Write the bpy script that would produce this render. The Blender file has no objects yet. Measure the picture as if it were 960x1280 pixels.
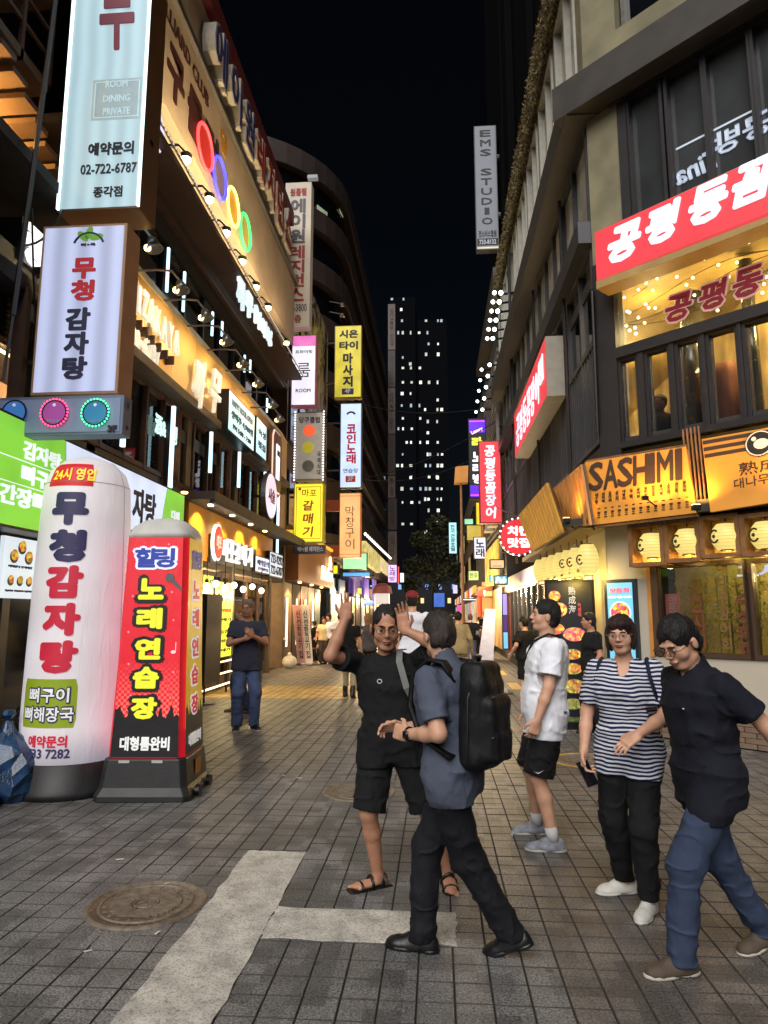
import bpy, math, random, numpy as np
from mathutils import Vector, Matrix
random.seed(7); rng = np.random.default_rng(7)
SC = bpy.context.scene
COL = SC.collection
rad = math.radians

# ------------------------------------------------------------------ camera
EYE = 1.68; FPX = 850.0; YAW = rad(4.4); PITCH = math.atan((767-640)/FPX)
cam_d = bpy.data.cameras.new('camera'); cam = bpy.data.objects.new('camera', cam_d); COL.objects.link(cam)
cam_d.sensor_fit = 'VERTICAL'; cam_d.sensor_height = 36.0; cam_d.lens = 36.0*FPX/1280
cam_d.clip_start = 0.05; cam_d.clip_end = 2000
cam.location = (0, 0, EYE); cam.rotation_euler = (rad(90)+PITCH, 0, YAW)
SC.camera = cam
# ------------------------------------------------------------------ night sky, added soft fill, exposure
W = bpy.data.worlds.new("World"); SC.world = W; W.use_nodes = True
nt = W.node_tree; bg = nt.nodes['Background']
sky = nt.nodes.new('ShaderNodeTexSky'); sky.sky_type = 'NISHITA'; sky.sun_disc = False
SUN_EL, SUN_AZ = rad(40), rad(196)
sky.sun_elevation = SUN_EL; sky.sun_rotation = SUN_AZ
nt.links.new(sky.outputs[0], bg.inputs[0]); bg.inputs[1].default_value = 0.0011
sl = bpy.data.lights.new('fill_sun', 'SUN'); sl.energy = 4.0; sl.angle = rad(55); sl.color = (1.0, .965, .93)  # soft fill added behind the camera; no such lamp stands in the street
so = bpy.data.objects.new('fill_sun', sl); COL.objects.link(so)
sv = Vector((math.sin(SUN_AZ)*math.cos(SUN_EL), math.cos(SUN_AZ)*math.cos(SUN_EL), math.sin(SUN_EL)))
so.rotation_euler = sv.to_track_quat('Z', 'Y').to_euler(); so.location = (0, -8, 30)
SC.view_settings.view_transform = 'Standard'; SC.view_settings.look = 'None'
SC.view_settings.exposure = 0.0; SC.view_settings.gamma = 1.0; SC.view_settings.use_curve_mapping = False
SC.cycles.use_denoising = True
SC.cycles.max_bounces = 5; SC.cycles.diffuse_bounces = 2; SC.cycles.glossy_bounces = 3
SC.cycles.transparent_max_bounces = 8; SC.cycles.transmission_bounces = 3
SC.cycles.sample_clamp_indirect = 3.0; SC.cycles.caustics_reflective = False; SC.cycles.caustics_refractive = False

# ------------------------------------------------------------------ geometry of the photograph -> real places
_F = Vector((-math.sin(YAW)*math.cos(PITCH), math.cos(YAW)*math.cos(PITCH), math.sin(PITCH)))
_R = Vector((math.cos(YAW), math.sin(YAW), 0)); _U = _R.cross(_F); _C = Vector((0, 0, EYE))
def ray(u, v): return _F*FPX + _R*(u-480) - _U*(v-640)
def gnd(u, v, z=0):
    d = ray(u, v); return _C + d*((z-_C.z)/d.z)
def atY(u, v, Y):
    d = ray(u, v); return _C + d*(Y/d.y)
class Fr:
    """a facade: s runs along it, z up, d out of it"""
    def __init__(f, o, s, n): f.o = Vector((o[0], o[1], 0)); f.s = Vector((s[0], s[1], 0)).normalized(); f.n = Vector((n[0], n[1], 0)).normalized()
    def P(f, s, z, d=0): return f.o + f.s*s + f.n*d + Vector((0, 0, z))
    def at(f, u, v, d=0):
        r = ray(u, v); o = f.o + f.n*d
        t = (f.n.dot(o-_C))/(f.n.dot(r)); p = _C + r*t
        return (p-f.o).dot(f.s), p.z
LF = Fr((-4.85, 0), (0, 1), (1, 0))
RF = Fr((2.56, 0), (0, 1), (-1, 0))
CF = Fr((2.56, 10.36), (.725, -.688), (-.688, -.725))

# ------------------------------------------------------------------ materials (all procedural)
def lin(c):
    return tuple(((x/255)/12.92 if x/255 <= .04045 else ((x/255+.055)/1.055)**2.4) for x in c)
_mats = {}
def M(name, col=(128,128,128), rough=.6, metal=0., emit=0., ns=6., amt=.12, bump=.0, alpha=1., spec=.5, trans=0., ecol=None, evar=0., coat=0., lin_in=False):
    """procedural material: base colour with noise wear, roughness variation and fine relief; colours in sRGB 0-255"""
    if name in _mats: return _mats[name]
    m = bpy.data.materials.new(name); m.use_nodes = True; t = m.node_tree; b = t.nodes['Principled BSDF']
    c = col if lin_in else lin(col)
    tc = t.nodes.new('ShaderNodeTexCoord'); n = t.nodes.new('ShaderNodeTexNoise'); n.inputs['Scale'].default_value = ns; n.inputs['Detail'].default_value = 5
    t.links.new(tc.outputs['Object'], n.inputs['Vector'])
    r = t.nodes.new('ShaderNodeValToRGB'); r.color_ramp.elements[0].position = .3; r.color_ramp.elements[1].position = .72
    r.color_ramp.elements[0].color = (*[x*(1-amt) for x in c], 1); r.color_ramp.elements[1].color = (*[min(1, x*(1+amt)) for x in c], 1)
    t.links.new(n.outputs[0], r.inputs[0]); t.links.new(r.outputs[0], b.inputs['Base Color'])
    mr = t.nodes.new('ShaderNodeMapRange'); mr.inputs[3].default_value = max(0, rough-.08); mr.inputs[4].default_value = min(1, rough+.08)
    t.links.new(n.outputs[0], mr.inputs[0]); t.links.new(mr.outputs[0], b.inputs['Roughness'])
    b.inputs['Metallic'].default_value = metal; b.inputs['Specular IOR Level'].default_value = spec
    b.inputs['Coat Weight'].default_value = coat
    if bump:
        n2 = t.nodes.new('ShaderNodeTexNoise'); n2.inputs['Scale'].default_value = ns*9; n2.inputs['Detail'].default_value = 4
        t.links.new(tc.outputs['Object'], n2.inputs['Vector'])
        bp = t.nodes.new('ShaderNodeBump'); bp.inputs['Strength'].default_value = bump; bp.inputs['Distance'].default_value = .01
        t.links.new(n2.outputs[0], bp.inputs['Height']); t.links.new(bp.outputs[0], b.inputs['Normal'])
    if emit:
        e = lin(ecol) if ecol else c
        b.inputs['Emission Strength'].default_value = emit
        if evar:
            n3 = t.nodes.new('ShaderNodeTexNoise'); n3.inputs['Scale'].default_value = 1.6; n3.inputs['Detail'].default_value = 1
            t.links.new(tc.outputs['Object'], n3.inputs['Vector'])
            r3 = t.nodes.new('ShaderNodeValToRGB'); r3.color_ramp.elements[0].position = .35; r3.color_ramp.elements[1].position = .65
            r3.color_ramp.elements[0].color = (*[x*(1-evar) for x in e], 1); r3.color_ramp.elements[1].color = (*[x*(1+evar) for x in e], 1)
            t.links.new(n3.outputs[0], r3.inputs[0]); t.links.new(r3.outputs[0], b.inputs['Emission Color'])
        else: b.inputs['Emission Color'].default_value = (*e, 1)
    if trans: b.inputs['Transmission Weight'].default_value = trans; b.inputs['IOR'].default_value = 1.45
    if alpha < 1: b.inputs['Alpha'].default_value = alpha
    _mats[name] = m; return m
def LIT(name, col, s=1., evar=.13):
    """the face of a lit sign or lamp: it gives off light"""
    return M(name, tuple(x*.6 for x in col), rough=.45, emit=s, ecol=col, evar=evar, amt=.03)
def GLASS(name='window_glass', tint=(40,42,46), mix=.25):
    if name in _mats: return _mats[name]
    m = bpy.data.materials.new(name); m.use_nodes = True; t = m.node_tree; t.nodes.clear()
    o = t.nodes.new('ShaderNodeOutputMaterial'); g = t.nodes.new('ShaderNodeBsdfGlossy'); g.inputs['Roughness'].default_value = .03
    tr = t.nodes.new('ShaderNodeBsdfTransparent'); fr = t.nodes.new('ShaderNodeFresnel'); fr.inputs[0].default_value = 1.5
    d = t.nodes.new('ShaderNodeBsdfDiffuse'); d.inputs[0].default_value = (*lin(tint), 1)
    n = t.nodes.new('ShaderNodeTexNoise'); n.inputs['Scale'].default_value = 2.2
    mth = t.nodes.new('ShaderNodeMath'); mth.operation = 'MULTIPLY'; mth.inputs[1].default_value = mix*2
    m1 = t.nodes.new('ShaderNodeMixShader'); m2 = t.nodes.new('ShaderNodeMixShader')
    t.links.new(n.outputs[0], mth.inputs[0]); t.links.new(mth.outputs[0], m1.inputs[0]); t.links.new(tr.outputs[0], m1.inputs[1]); t.links.new(d.outputs[0], m1.inputs[2])
    t.links.new(fr.outputs[0], m2.inputs[0]); t.links.new(m1.outputs[0], m2.inputs[1]); t.links.new(g.outputs[0], m2.inputs[2]); t.links.new(m2.outputs[0], o.inputs[0])
    _mats[name] = m; return m

# ------------------------------------------------------------------ mesh helpers
BOXF = [(0,3,2,1),(4,5,6,7),(0,1,5,4),(1,2,6,5),(2,3,7,6),(3,0,4,7)]
class MB:
    def __init__(s): s.v = []; s.f = []; s.n = 0
    def add(s, v, f):
        b = s.n; s.v += [tuple(x) for x in v]; s.n += len(v); s.f += [tuple(b+i for i in q) for q in f]; return s
    def hexa(s, p): return s.add(p, BOXF)                 # 4 bottom, 4 top points
    def box(s, a, b):
        x0,y0,z0 = a; x1,y1,z1 = b
        return s.hexa([(x0,y0,z0),(x1,y0,z0),(x1,y1,z0),(x0,y1,z0),(x0,y0,z1),(x1,y0,z1),(x1,y1,z1),(x0,y1,z1)])
    def bev(s, a, b, e=.01):
        """box with chamfered upright edges and top"""
        x0,y0,z0 = a; x1,y1,z1 = b
        def ring(i, z): return [(x0+i+e,y0+i,z),(x1-i-e,y0+i,z),(x1-i,y0+i+e,z),(x1-i,y1-i-e,z),(x1-i-e,y1-i,z),(x0+i+e,y1-i,z),(x0+i,y1-i-e,z),(x0+i,y0+i+e,z)]
        return s.loft([ring(0,z0), ring(0,z1-e), ring(e,z1)])
    def loft(s, rings, caps=True, closed=True):
        k = len(rings[0]); v = [p for r in rings for p in r]; f = []
        for i in range(len(rings)-1):
            for j in range(k if closed else k-1):
                a = i*k+j; b = i*k+(j+1)%k; f.append((a, b, b+k, a+k))
        if caps: f.append(tuple(range(k))[::-1]); f.append(tuple(range((len(rings)-1)*k, len(rings)*k)))
        return s.add(v, f)
    def fbox(s, F, s0, s1, z0, z1, d0, d1):
        if s0 > s1: s0, s1 = s1, s0
        return s.hexa([F.P(s0,z0,d0),F.P(s1,z0,d0),F.P(s1,z0,d1),F.P(s0,z0,d1),F.P(s0,z1,d0),F.P(s1,z1,d0),F.P(s1,z1,d1),F.P(s0,z1,d1)])
    def tube(s, pts, r, k=8, caps=True):
        pts = [Vector(p) for p in pts]; rings = []; rr = r if isinstance(r, (list, tuple)) else [r]*len(pts)
        for i, p in enumerate(pts):
            d = (pts[min(i+1, len(pts)-1)]-pts[max(i-1, 0)]).normalized()
            a = Vector((0,0,1)) if abs(d.z) < .9 else Vector((1,0,0))
            u = d.cross(a).normalized(); w = d.cross(u)
            rings.append([p + (u*math.cos(2*math.pi*j/k) + w*math.sin(2*math.pi*j/k))*rr[i] for j in range(k)])
        return s.loft(rings, caps)
    def lathe(s, c, prof, k=16, axis=(0,0,1)):
        ax = Vector(axis).normalized(); a = Vector((0,0,1)) if abs(ax.z) < .9 else Vector((1,0,0))
        u = ax.cross(a).normalized(); w = ax.cross(u); c = Vector(c)
        return s.loft([[c + ax*h + (u*math.cos(2*math.pi*j/k) + w*math.sin(2*math.pi*j/k))*r for j in range(k)] for r, h in prof])
    def ball(s, c, r, k=10, m=7, sc=(1,1,1)):
        return s.loft([[(c[0]+r*sc[0]*math.sin(t)*math.cos(2*math.pi*j/k), c[1]+r*sc[1]*math.sin(t)*math.sin(2*math.pi*j/k), c[2]-r*sc[2]*math.cos(t)) for j in range(k)] for t in [math.pi*(i+.15)/(m-.7) for i in range(m)]])
    def torus(s, c, R, r, u, w, k=28, kk=6, a0=0, a1=2*math.pi):
        u = Vector(u); w = Vector(w); c = Vector(c)
        full = abs(a1-a0-2*math.pi) < 1e-6
        pts = [c + (u*math.cos(a0+(a1-a0)*i/k) + w*math.sin(a0+(a1-a0)*i/k))*R for i in range(k + (0 if full else 1))]
        nn = u.cross(w).normalized(); rings = []
        for p in pts:
            o = (p-c).normalized(); rings.append([p + (o*math.cos(2*math.pi*j/kk) + nn*math.sin(2*math.pi*j/kk))*r for j in range(kk)])
        if full: rings.append(rings[0])
        return s.loft(rings, not full)
    def disc(s, c, r, u, w, th=.01, k=24, sx=1., sy=1.):
        u = Vector(u); w = Vector(w); c = Vector(c); n = u.cross(w).normalized()
        return s.loft([[c + n*h + (u*sx*math.cos(2*math.pi*j/k) + w*sy*math.sin(2*math.pi*j/k))*r for j in range(k)] for h in (0, th)])
    def prism(s, pts, ext):
        """closed outline extruded by the vector ext"""
        e = Vector(ext); return s.loft([[Vector(p) for p in pts], [Vector(p)+e for p in pts]])
def mesh(name, mb, mat, smooth=False):
    me = bpy.data.meshes.new(name); me.from_pydata([tuple(v) for v in mb.v], [], mb.f); me.validate(); me.update()
    import bmesh
    b = bmesh.new(); b.from_mesh(me); bmesh.ops.recalc_face_normals(b, faces=b.faces); b.to_mesh(me); b.free()
    if mat: me.materials.append(mat)
    if smooth: me.polygons.foreach_set('use_smooth', [True]*len(me.polygons))
    return me
def wloc(o):
    v = Vector((0,0,0))
    while o is not None: v += o.location; o = o.parent
    return v
def obj(name, mb, mat, parent=None, smooth=False, bevel=0, **kw):
    """one mesh object; mb is in world coordinates"""
    me = mb if isinstance(mb, bpy.types.Mesh) else mesh(name, mb, mat, smooth)
    o = bpy.data.objects.new(name, me); COL.objects.link(o)
    if parent is not None:
        me.transform(Matrix.Translation(-wloc(parent))); o.parent = parent
    if bevel:
        md = o.modifiers.new('edge', 'BEVEL'); md.width = bevel; md.segments = 2; md.limit_method = 'ANGLE'
    for k, v in kw.items(): o[k] = v
    return o
def thing(name, label, cat, loc=(0,0,0), group=None):
    o = bpy.data.objects.new(name, None); COL.objects.link(o); o.location = loc; o.empty_display_size = .2
    o['label'] = label; o['category'] = cat
    if group: o['group'] = group
    return o
def tag(o, label, cat, group=None):
    o['label'] = label; o['category'] = cat
    if group: o['group'] = group
    return o
def copy_tree(o, parent=None, loc=None, label=None):
    c = o.copy(); COL.objects.link(c); c.parent = parent
    if loc is not None: c.location = loc
    if label: c['label'] = label
    for ch in list(o.children): copy_tree(ch, c)
    return c
_tc = {}
def glyphs(s, bold=0., shear=0.):
    key = (s, bold, shear)
    if key not in _tc:
        c = bpy.data.curves.new('t', 'FONT'); c.body = s; c.offset = bold; c.shear = shear; c.resolution_u = 2
        o = bpy.data.objects.new('t', c)
        me = bpy.data.meshes.new_from_object(o)
        v = np.array([tuple(x.co) for x in me.vertices]).reshape(-1, 3); f = [tuple(p.vertices) for p in me.polygons]
        from collections import Counter
        ec = Counter()
        for p in f:
            for i in range(len(p)): ec[(p[i], p[(i+1) % len(p)])] += 1
        edge = [e for e in ec if (e[1], e[0]) not in ec]
        bpy.data.objects.remove(o); bpy.data.curves.remove(c); bpy.data.meshes.remove(me)
        if len(v) == 0: v = np.zeros((1,3)); 
        _tc[key] = (v[:, :2], f, edge)
    return _tc[key]
def text(mb, s, c, R, U, w, h, th=.012, bold=.02, shear=0., vertical=False, gap=.12, keep=False, warp=None):
    """letters s filling a w x h box centred at c; R right, U up; solid letters of thickness th towards the reader"""
    c = Vector(c); R = Vector(R).normalized(); U = Vector(U).normalized(); N = R.cross(U)
    if vertical:
        n = len(s); ch = h/(n + gap*(n-1)) if n else h
        for i, k in enumerate(s):
            if k != ' ': text(mb, k, c + U*(h/2 - ch/2 - i*ch*(1+gap)), R, U, w, ch, th, bold, shear, keep=keep or k in '-1I|')
        return mb
    asc = s.isascii(); v, f, e = glyphs(s, 0. if asc else min(bold, .012), shear)
    if not f: return mb
    lo = v.min(0); hi = v.max(0); sz = np.maximum(hi-lo, 1e-4)
    sx, sy = w/sz[0], h/sz[1]
    if keep: sx = sy = min(sx, sy)
    q0 = (v-(lo+hi)/2)
    sh_ = max(0, bold-(0 if asc else .012)); offs = [(0,0)] if sh_ <= 0 else [(0,0)]+[(sh_*math.cos(a_), sh_*math.sin(a_)) for a_ in np.arange(0, 2*math.pi, math.pi/4)]
    for oi, (ox, oy) in enumerate(offs):
        _glyph(mb, (q0+np.array([ox, oy]))*np.array([sx, sy])*(1-.6*sh_), f, e, c, R, U, N, th+oi*.00025)
    return mb
def _glyph(mb, q, f, e, c, R, U, N, th):
    base = mb.n; a = [c + R*float(x) + U*float(y) for x, y in q]
    mb.v += [tuple(p+N*th) for p in a]; mb.v += [tuple(p) for p in a]; k = len(a); mb.n += 2*k
    mb.f += [tuple(base+i for i in p) for p in f]
    mb.f += [(base+i, base+k+i, base+k+j, base+j) for i, j in e]
    return mb
def letters(parent, s, c, R, U, w, h, mat, name='lettering', **kw):
    m = MB(); text(m, s, c, R, U, w, h, **kw)
    me = bpy.data.meshes.new(name); me.from_pydata(m.v, [], m.f); me.update(); me.materials.append(mat)
    return obj(name, me, mat, parent)
def lamp(name, kind, loc, energy, col, parent=None, size=.05, spot=None, aim=None, blend=.5):
    l = bpy.data.lights.new(name, kind); l.energy = energy; l.color = lin(col)
    if kind in ('POINT', 'SPOT'): l.shadow_soft_size = size
    if kind == 'SPOT': l.spot_size = rad(spot or 90); l.spot_blend = blend
    o = bpy.data.objects.new(name, l); COL.objects.link(o); loc = Vector(loc)
    if aim is not None: o.rotation_euler = (loc-Vector(aim)).to_track_quat('Z', 'Y').to_euler()
    if parent is not None: o.location = loc - wloc(parent); o.parent = parent
    else: o.location = loc
    return o
XR, ZU, YB = Vector((1,0,0)), Vector((0,0,1)), Vector((0,1,0))
# ================================================================== GROUND
PV = .168
def ground_mat():
    m = bpy.data.materials.new('concrete_ground'); m.use_nodes = True; t = m.node_tree; b = t.nodes['Principled BSDF']
    tc = t.nodes.new('ShaderNodeTexCoord'); n = t.nodes.new('ShaderNodeTexNoise'); n.inputs['Scale'].default_value = 3; n.inputs['Detail'].default_value = 8
    t.links.new(tc.outputs['Object'], n.inputs[0]); r = t.nodes.new('ShaderNodeValToRGB')
    r.color_ramp.elements[0].color = (.012, .011, .010, 1); r.color_ramp.elements[1].color = (.03, .028, .026, 1)
    t.links.new(n.outputs[0], r.inputs[0]); t.links.new(r.outputs[0], b.inputs['Base Color']); b.inputs['Roughness'].default_value = .9
    return m
g = MB(); g.add([(-400,-60,-.012),(400,-60,-.012),(400,900,-.012),(-400,900,-.012)], [(0,1,2,3)])
ground = obj('ground', g, ground_mat(), kind='structure')
pv = bpy.data.objects.new('pavement', None); COL.objects.link(pv); pv['kind'] = 'structure'
def tile_mat(name, c0, c1, yel=False):
    m = bpy.data.materials.new(name); m.use_nodes = True; t = m.node_tree; b = t.nodes['Principled BSDF']
    g_ = t.nodes.new('ShaderNodeNewGeometry')
    n = t.nodes.new('ShaderNodeTexNoise'); n.inputs['Scale'].default_value = 90; n.inputs['Detail'].default_value = 3
    big = t.nodes.new('ShaderNodeTexNoise'); big.inputs['Scale'].default_value = .8; big.inputs['Detail'].default_value = 6; big.inputs['Roughness'].default_value = .65
    for q in (n, big): t.links.new(g_.outputs['Position'], q.inputs[0])
    per = t.nodes.new('ShaderNodeVectorMath'); per.operation = 'SNAP'; per.inputs[1].default_value = (PV, PV, 10)
    off = t.nodes.new('ShaderNodeVectorMath'); off.operation = 'ADD'; off.inputs[1].default_value = (10*PV, 0, 5)
    t.links.new(g_.outputs['Position'], off.inputs[0]); t.links.new(off.outputs[0], per.inputs[0])
    wn = t.nodes.new('ShaderNodeTexWhiteNoise'); t.links.new(per.outputs[0], wn.inputs[0])
    r = t.nodes.new('ShaderNodeValToRGB'); r.color_ramp.elements[0].position = .36; r.color_ramp.elements[1].position = .66
    r.color_ramp.elements[0].color = (*c0, 1); r.color_ramp.elements[1].color = (*c1, 1)
    t.links.new(n.outputs[0], r.inputs[0])
    def mul(a, sock, lo, hi):
        mr = t.nodes.new('ShaderNodeMapRange'); mr.inputs[1].default_value = .25; mr.inputs[2].default_value = .75; mr.inputs[3].default_value = lo; mr.inputs[4].default_value = hi
        t.links.new(sock, mr.inputs[0]); v = t.nodes.new('ShaderNodeVectorMath'); v.operation = 'SCALE'
        t.links.new(a, v.inputs[0]); t.links.new(mr.outputs[0], v.inputs['Scale']); return v.outputs[0]
    gv = t.nodes.new('ShaderNodeTexVoronoi'); gv.inputs['Scale'].default_value = 2.6; gv.inputs['Randomness'].default_value = 1; t.links.new(g_.outputs['Position'], gv.inputs[0])
    gr = t.nodes.new('ShaderNodeValToRGB'); gr.color_ramp.elements[0].position = .045; gr.color_ramp.elements[0].color = (.35,.33,.31,1); gr.color_ramp.elements[1].position = .075; t.links.new(gv.outputs['Distance'], gr.inputs[0])
    gm = t.nodes.new('ShaderNodeMixRGB'); gm.blend_type = 'MULTIPLY'; gm.inputs[0].default_value = .8; t.links.new(r.outputs[0], gm.inputs[1]); t.links.new(gr.outputs[0], gm.inputs[2])
    med = t.nodes.new('ShaderNodeTexNoise'); med.inputs['Scale'].default_value = 4.5; med.inputs['Detail'].default_value = 7; med.inputs['Roughness'].default_value = .7; t.links.new(g_.outputs['Position'], med.inputs[0])
    o0 = mul(gm.outputs[0], med.outputs[0], .7, 1.25); o1 = mul(o0, big.outputs[0], .55, 1.35); o2 = mul(o1, wn.outputs['Value'], .74, 1.2)
    t.links.new(o2, b.inputs['Base Color']); 
    rr = t.nodes.new('ShaderNodeMapRange'); rr.inputs[3].default_value = .36; rr.inputs[4].default_value = .68; t.links.new(big.outputs[0], rr.inputs[0]); t.links.new(rr.outputs[0], b.inputs['Roughness'])
    bp = t.nodes.new('ShaderNodeBump'); bp.inputs['Strength'].default_value = .45; bp.inputs['Distance'].default_value = .004
    t.links.new(n.outputs[0], bp.inputs['Height']); t.links.new(bp.outputs[0], b.inputs['Normal'])
    return m
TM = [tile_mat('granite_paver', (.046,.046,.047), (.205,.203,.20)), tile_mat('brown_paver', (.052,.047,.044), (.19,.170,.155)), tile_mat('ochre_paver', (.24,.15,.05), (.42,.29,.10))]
def tile_geo(cx, cy, tilt):
    h = PV/2-.0026; e = .0035; tx, ty, dz = tilt
    z = lambda x, y: dz + x*tx + y*ty
    v = []
    for (a, b) in ((-1,-1),(1,-1),(1,1),(-1,1)): v.append((cx+a*h, cy+b*h, -.012))
    for (a, b) in ((-1,-1),(1,-1),(1,1),(-1,1)): v.append((cx+a*h, cy+b*h, z(a*h, b*h)-e))
    for (a, b) in ((-1,-1),(1,-1),(1,1),(-1,1)): v.append((cx+a*(h-e), cy+b*(h-e), z(a*h, b*h)))
    f = [(8,9,10,11)]
    for k in range(4):
        j = (k+1) % 4; f.append((k, j, 4+j, 4+k)); f.append((4+k, 4+j, 8+j, 8+k))
    return v, f
X0 = -PV*60; near = []; far = {0: MB(), 1: MB(), 2: MB()}
MH = [(gnd(183,1130), .325), (gnd(449,990), .33), (gnd(737,951), .36)]      # manhole centres and radii
for j in range(int(46/PV)):
    y = 1.5 + j*PV
    for i in range(int(16.2/PV)):
        x = -9.6 + i*PV
        if y > 30 and (x < -5.2 or x > 2.9): continue
        if y > 10.3 and x > 2.7: continue
        if x < -5.0: continue
        if any((x-c.x)**2+(y-c.y)**2 < (r+.02)**2 for c, r in MH): continue
        # pixel it lands on
        p = Vector((x, y, 0))-_C; dz = p.dot(_F)
        if dz < .5: continue
        u = 480+FPX*p.dot(_R)/dz; v = 640-FPX*p.dot(_U)/dz
        k = 1 if (x > 1.1+.4*math.sin(y*1.3) and y < 9) or (x > .6 and 3 < y < 5) else 0
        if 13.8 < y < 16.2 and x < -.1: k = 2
        tilt = tuple(rng.normal(0, s) for s in (.004, .004, .0009))
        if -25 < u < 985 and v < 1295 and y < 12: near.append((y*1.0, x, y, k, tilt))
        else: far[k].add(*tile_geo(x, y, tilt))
near.sort()
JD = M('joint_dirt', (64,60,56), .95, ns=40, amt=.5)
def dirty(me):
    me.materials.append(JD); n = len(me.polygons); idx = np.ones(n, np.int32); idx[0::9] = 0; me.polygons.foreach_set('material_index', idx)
protos = []
for k in range(3):
    for q in range(6):
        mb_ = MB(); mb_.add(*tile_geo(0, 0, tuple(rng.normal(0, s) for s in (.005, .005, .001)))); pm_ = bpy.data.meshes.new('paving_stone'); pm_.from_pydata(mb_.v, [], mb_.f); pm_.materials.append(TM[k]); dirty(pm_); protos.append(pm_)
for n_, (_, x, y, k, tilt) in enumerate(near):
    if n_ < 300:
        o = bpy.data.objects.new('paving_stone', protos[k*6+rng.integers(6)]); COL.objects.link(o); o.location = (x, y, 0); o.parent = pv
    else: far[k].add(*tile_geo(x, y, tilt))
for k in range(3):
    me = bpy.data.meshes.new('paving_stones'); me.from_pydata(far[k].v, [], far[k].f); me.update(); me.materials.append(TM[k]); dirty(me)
    o = bpy.data.objects.new('paving_stones', me); COL.objects.link(o); o.parent = pv; o['kind'] = 'stuff'
# gutter strip and kerb on the far side of the street
g = MB()
for q in range(26): g.box((1.62, 10.6+q*1.0, -.01), (1.98, 11.59+q*1.0, .006))
obj('drain_channel', g, M('drain_concrete', (120,112,100), .8, ns=20, bump=.3), kind='structure')
g = MB()
for q in range(5): g.box((1.66+0, 12.2+q*3.6, .006), (1.92, 13.6+q*3.6, .011))
obj('yellow_kerb_marking', g, M('yellow_road_paint', (196,160,84), .7, ns=14, amt=.3), kind='structure')
# thick worn thermoplastic road marking: one bar along the street, one across it
def paint_mat():
    m = bpy.data.materials.new('worn_white_marking'); m.use_nodes = True; t = m.node_tree; b = t.nodes['Principled BSDF']
    tc = t.nodes.new('ShaderNodeTexCoord'); vo = t.nodes.new('ShaderNodeTexVoronoi'); vo.feature = 'DISTANCE_TO_EDGE'; vo.inputs['Scale'].default_value = 11
    ns = t.nodes.new('ShaderNodeTexNoise'); ns.inputs['Scale'].default_value = 7; ns.inputs['Detail'].default_value = 7
    ad = t.nodes.new('ShaderNodeMixRGB'); ad.inputs[0].default_value = .16; t.links.new(tc.outputs['Object'], ad.inputs[1]); t.links.new(ns.outputs[1], ad.inputs[2])
    t.links.new(tc.outputs['Object'], ns.inputs[0]); t.links.new(ad.outputs[0], vo.inputs[0])
    r = t.nodes.new('ShaderNodeValToRGB'); r.color_ramp.elements[0].position = .004; r.color_ramp.elements[1].position = .018
    r.color_ramp.elements[0].color = (.5,.5,.5,1); r.color_ramp.elements[1].color = (1,1,1,1); t.links.new(vo.outputs[0], r.inputs[0])
    r2 = t.nodes.new('ShaderNodeValToRGB'); r2.color_ramp.elements[0].position = .3; r2.color_ramp.elements[1].position = .7
    r2.color_ramp.elements[0].color = (.33,.315,.285,1); r2.color_ramp.elements[1].color = (.60,.57,.51,1); t.links.new(ns.outputs[0], r2.inputs[0])
    n4 = t.nodes.new('ShaderNodeTexNoise'); n4.inputs['Scale'].default_value = 110; t.links.new(tc.outputs['Object'], n4.inputs[0])
    r4 = t.nodes.new('ShaderNodeValToRGB'); r4.color_ramp.elements[0].position = .36; r4.color_ramp.elements[0].color = (.45,.43,.4,1); r4.color_ramp.elements[1].position = .5; t.links.new(n4.outputs[0], r4.inputs[0])
    m1 = t.nodes.new('ShaderNodeMixRGB'); m1.blend_type = 'MULTIPLY'; m1.inputs[0].default_value = .75; t.links.new(r2.outputs[0], m1.inputs[1]); t.links.new(r.outputs[0], m1.inputs[2])
    m2 = t.nodes.new('ShaderNodeMixRGB'); m2.blend_type = 'MULTIPLY'; m2.inputs[0].default_value = .8; t.links.new(m1.outputs[0], m2.inputs[1]); t.links.new(r4.outputs[0], m2.inputs[2])
    t.links.new(m2.outputs[0], b.inputs['Base Color']); b.inputs['Roughness'].default_value = .75
    bp = t.nodes.new('ShaderNodeBump'); bp.inputs['Strength'].default_value = .4; bp.inputs['Distance'].default_value = .004; t.links.new(n4.outputs[0], bp.inputs['Height']); t.links.new(bp.outputs[0], b.inputs['Normal'])
    return m
PM = paint_mat()
def slab(x0, x1, y0, y1):
    """outline with slightly ragged edges"""
    m = MB(); pts = []
    N = 26; j = lambda: random.uniform(-.010, .010)
    for i in range(N): pts.append((x0+j(), y0+(y1-y0)*i/N, -.004))
    for i in range(10): pts.append((x0+(x1-x0)*i/10, y1+j(), -.004))
    for i in range(N): pts.append((x1+j(), y1-(y1-y0)*i/N, -.004))
    for i in range(10): pts.append((x1-(x1-x0)*i/10, y0+j(), -.004))
    m.prism(pts[::-1], (0, 0, .009)); return m
obj('road_marking', slab(-1.36, -.945, 1.6, 5.08), PM, kind='structure')
obj('road_marking', slab(-.94, .085, 3.79, 4.165), PM, kind='structure')
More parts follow.
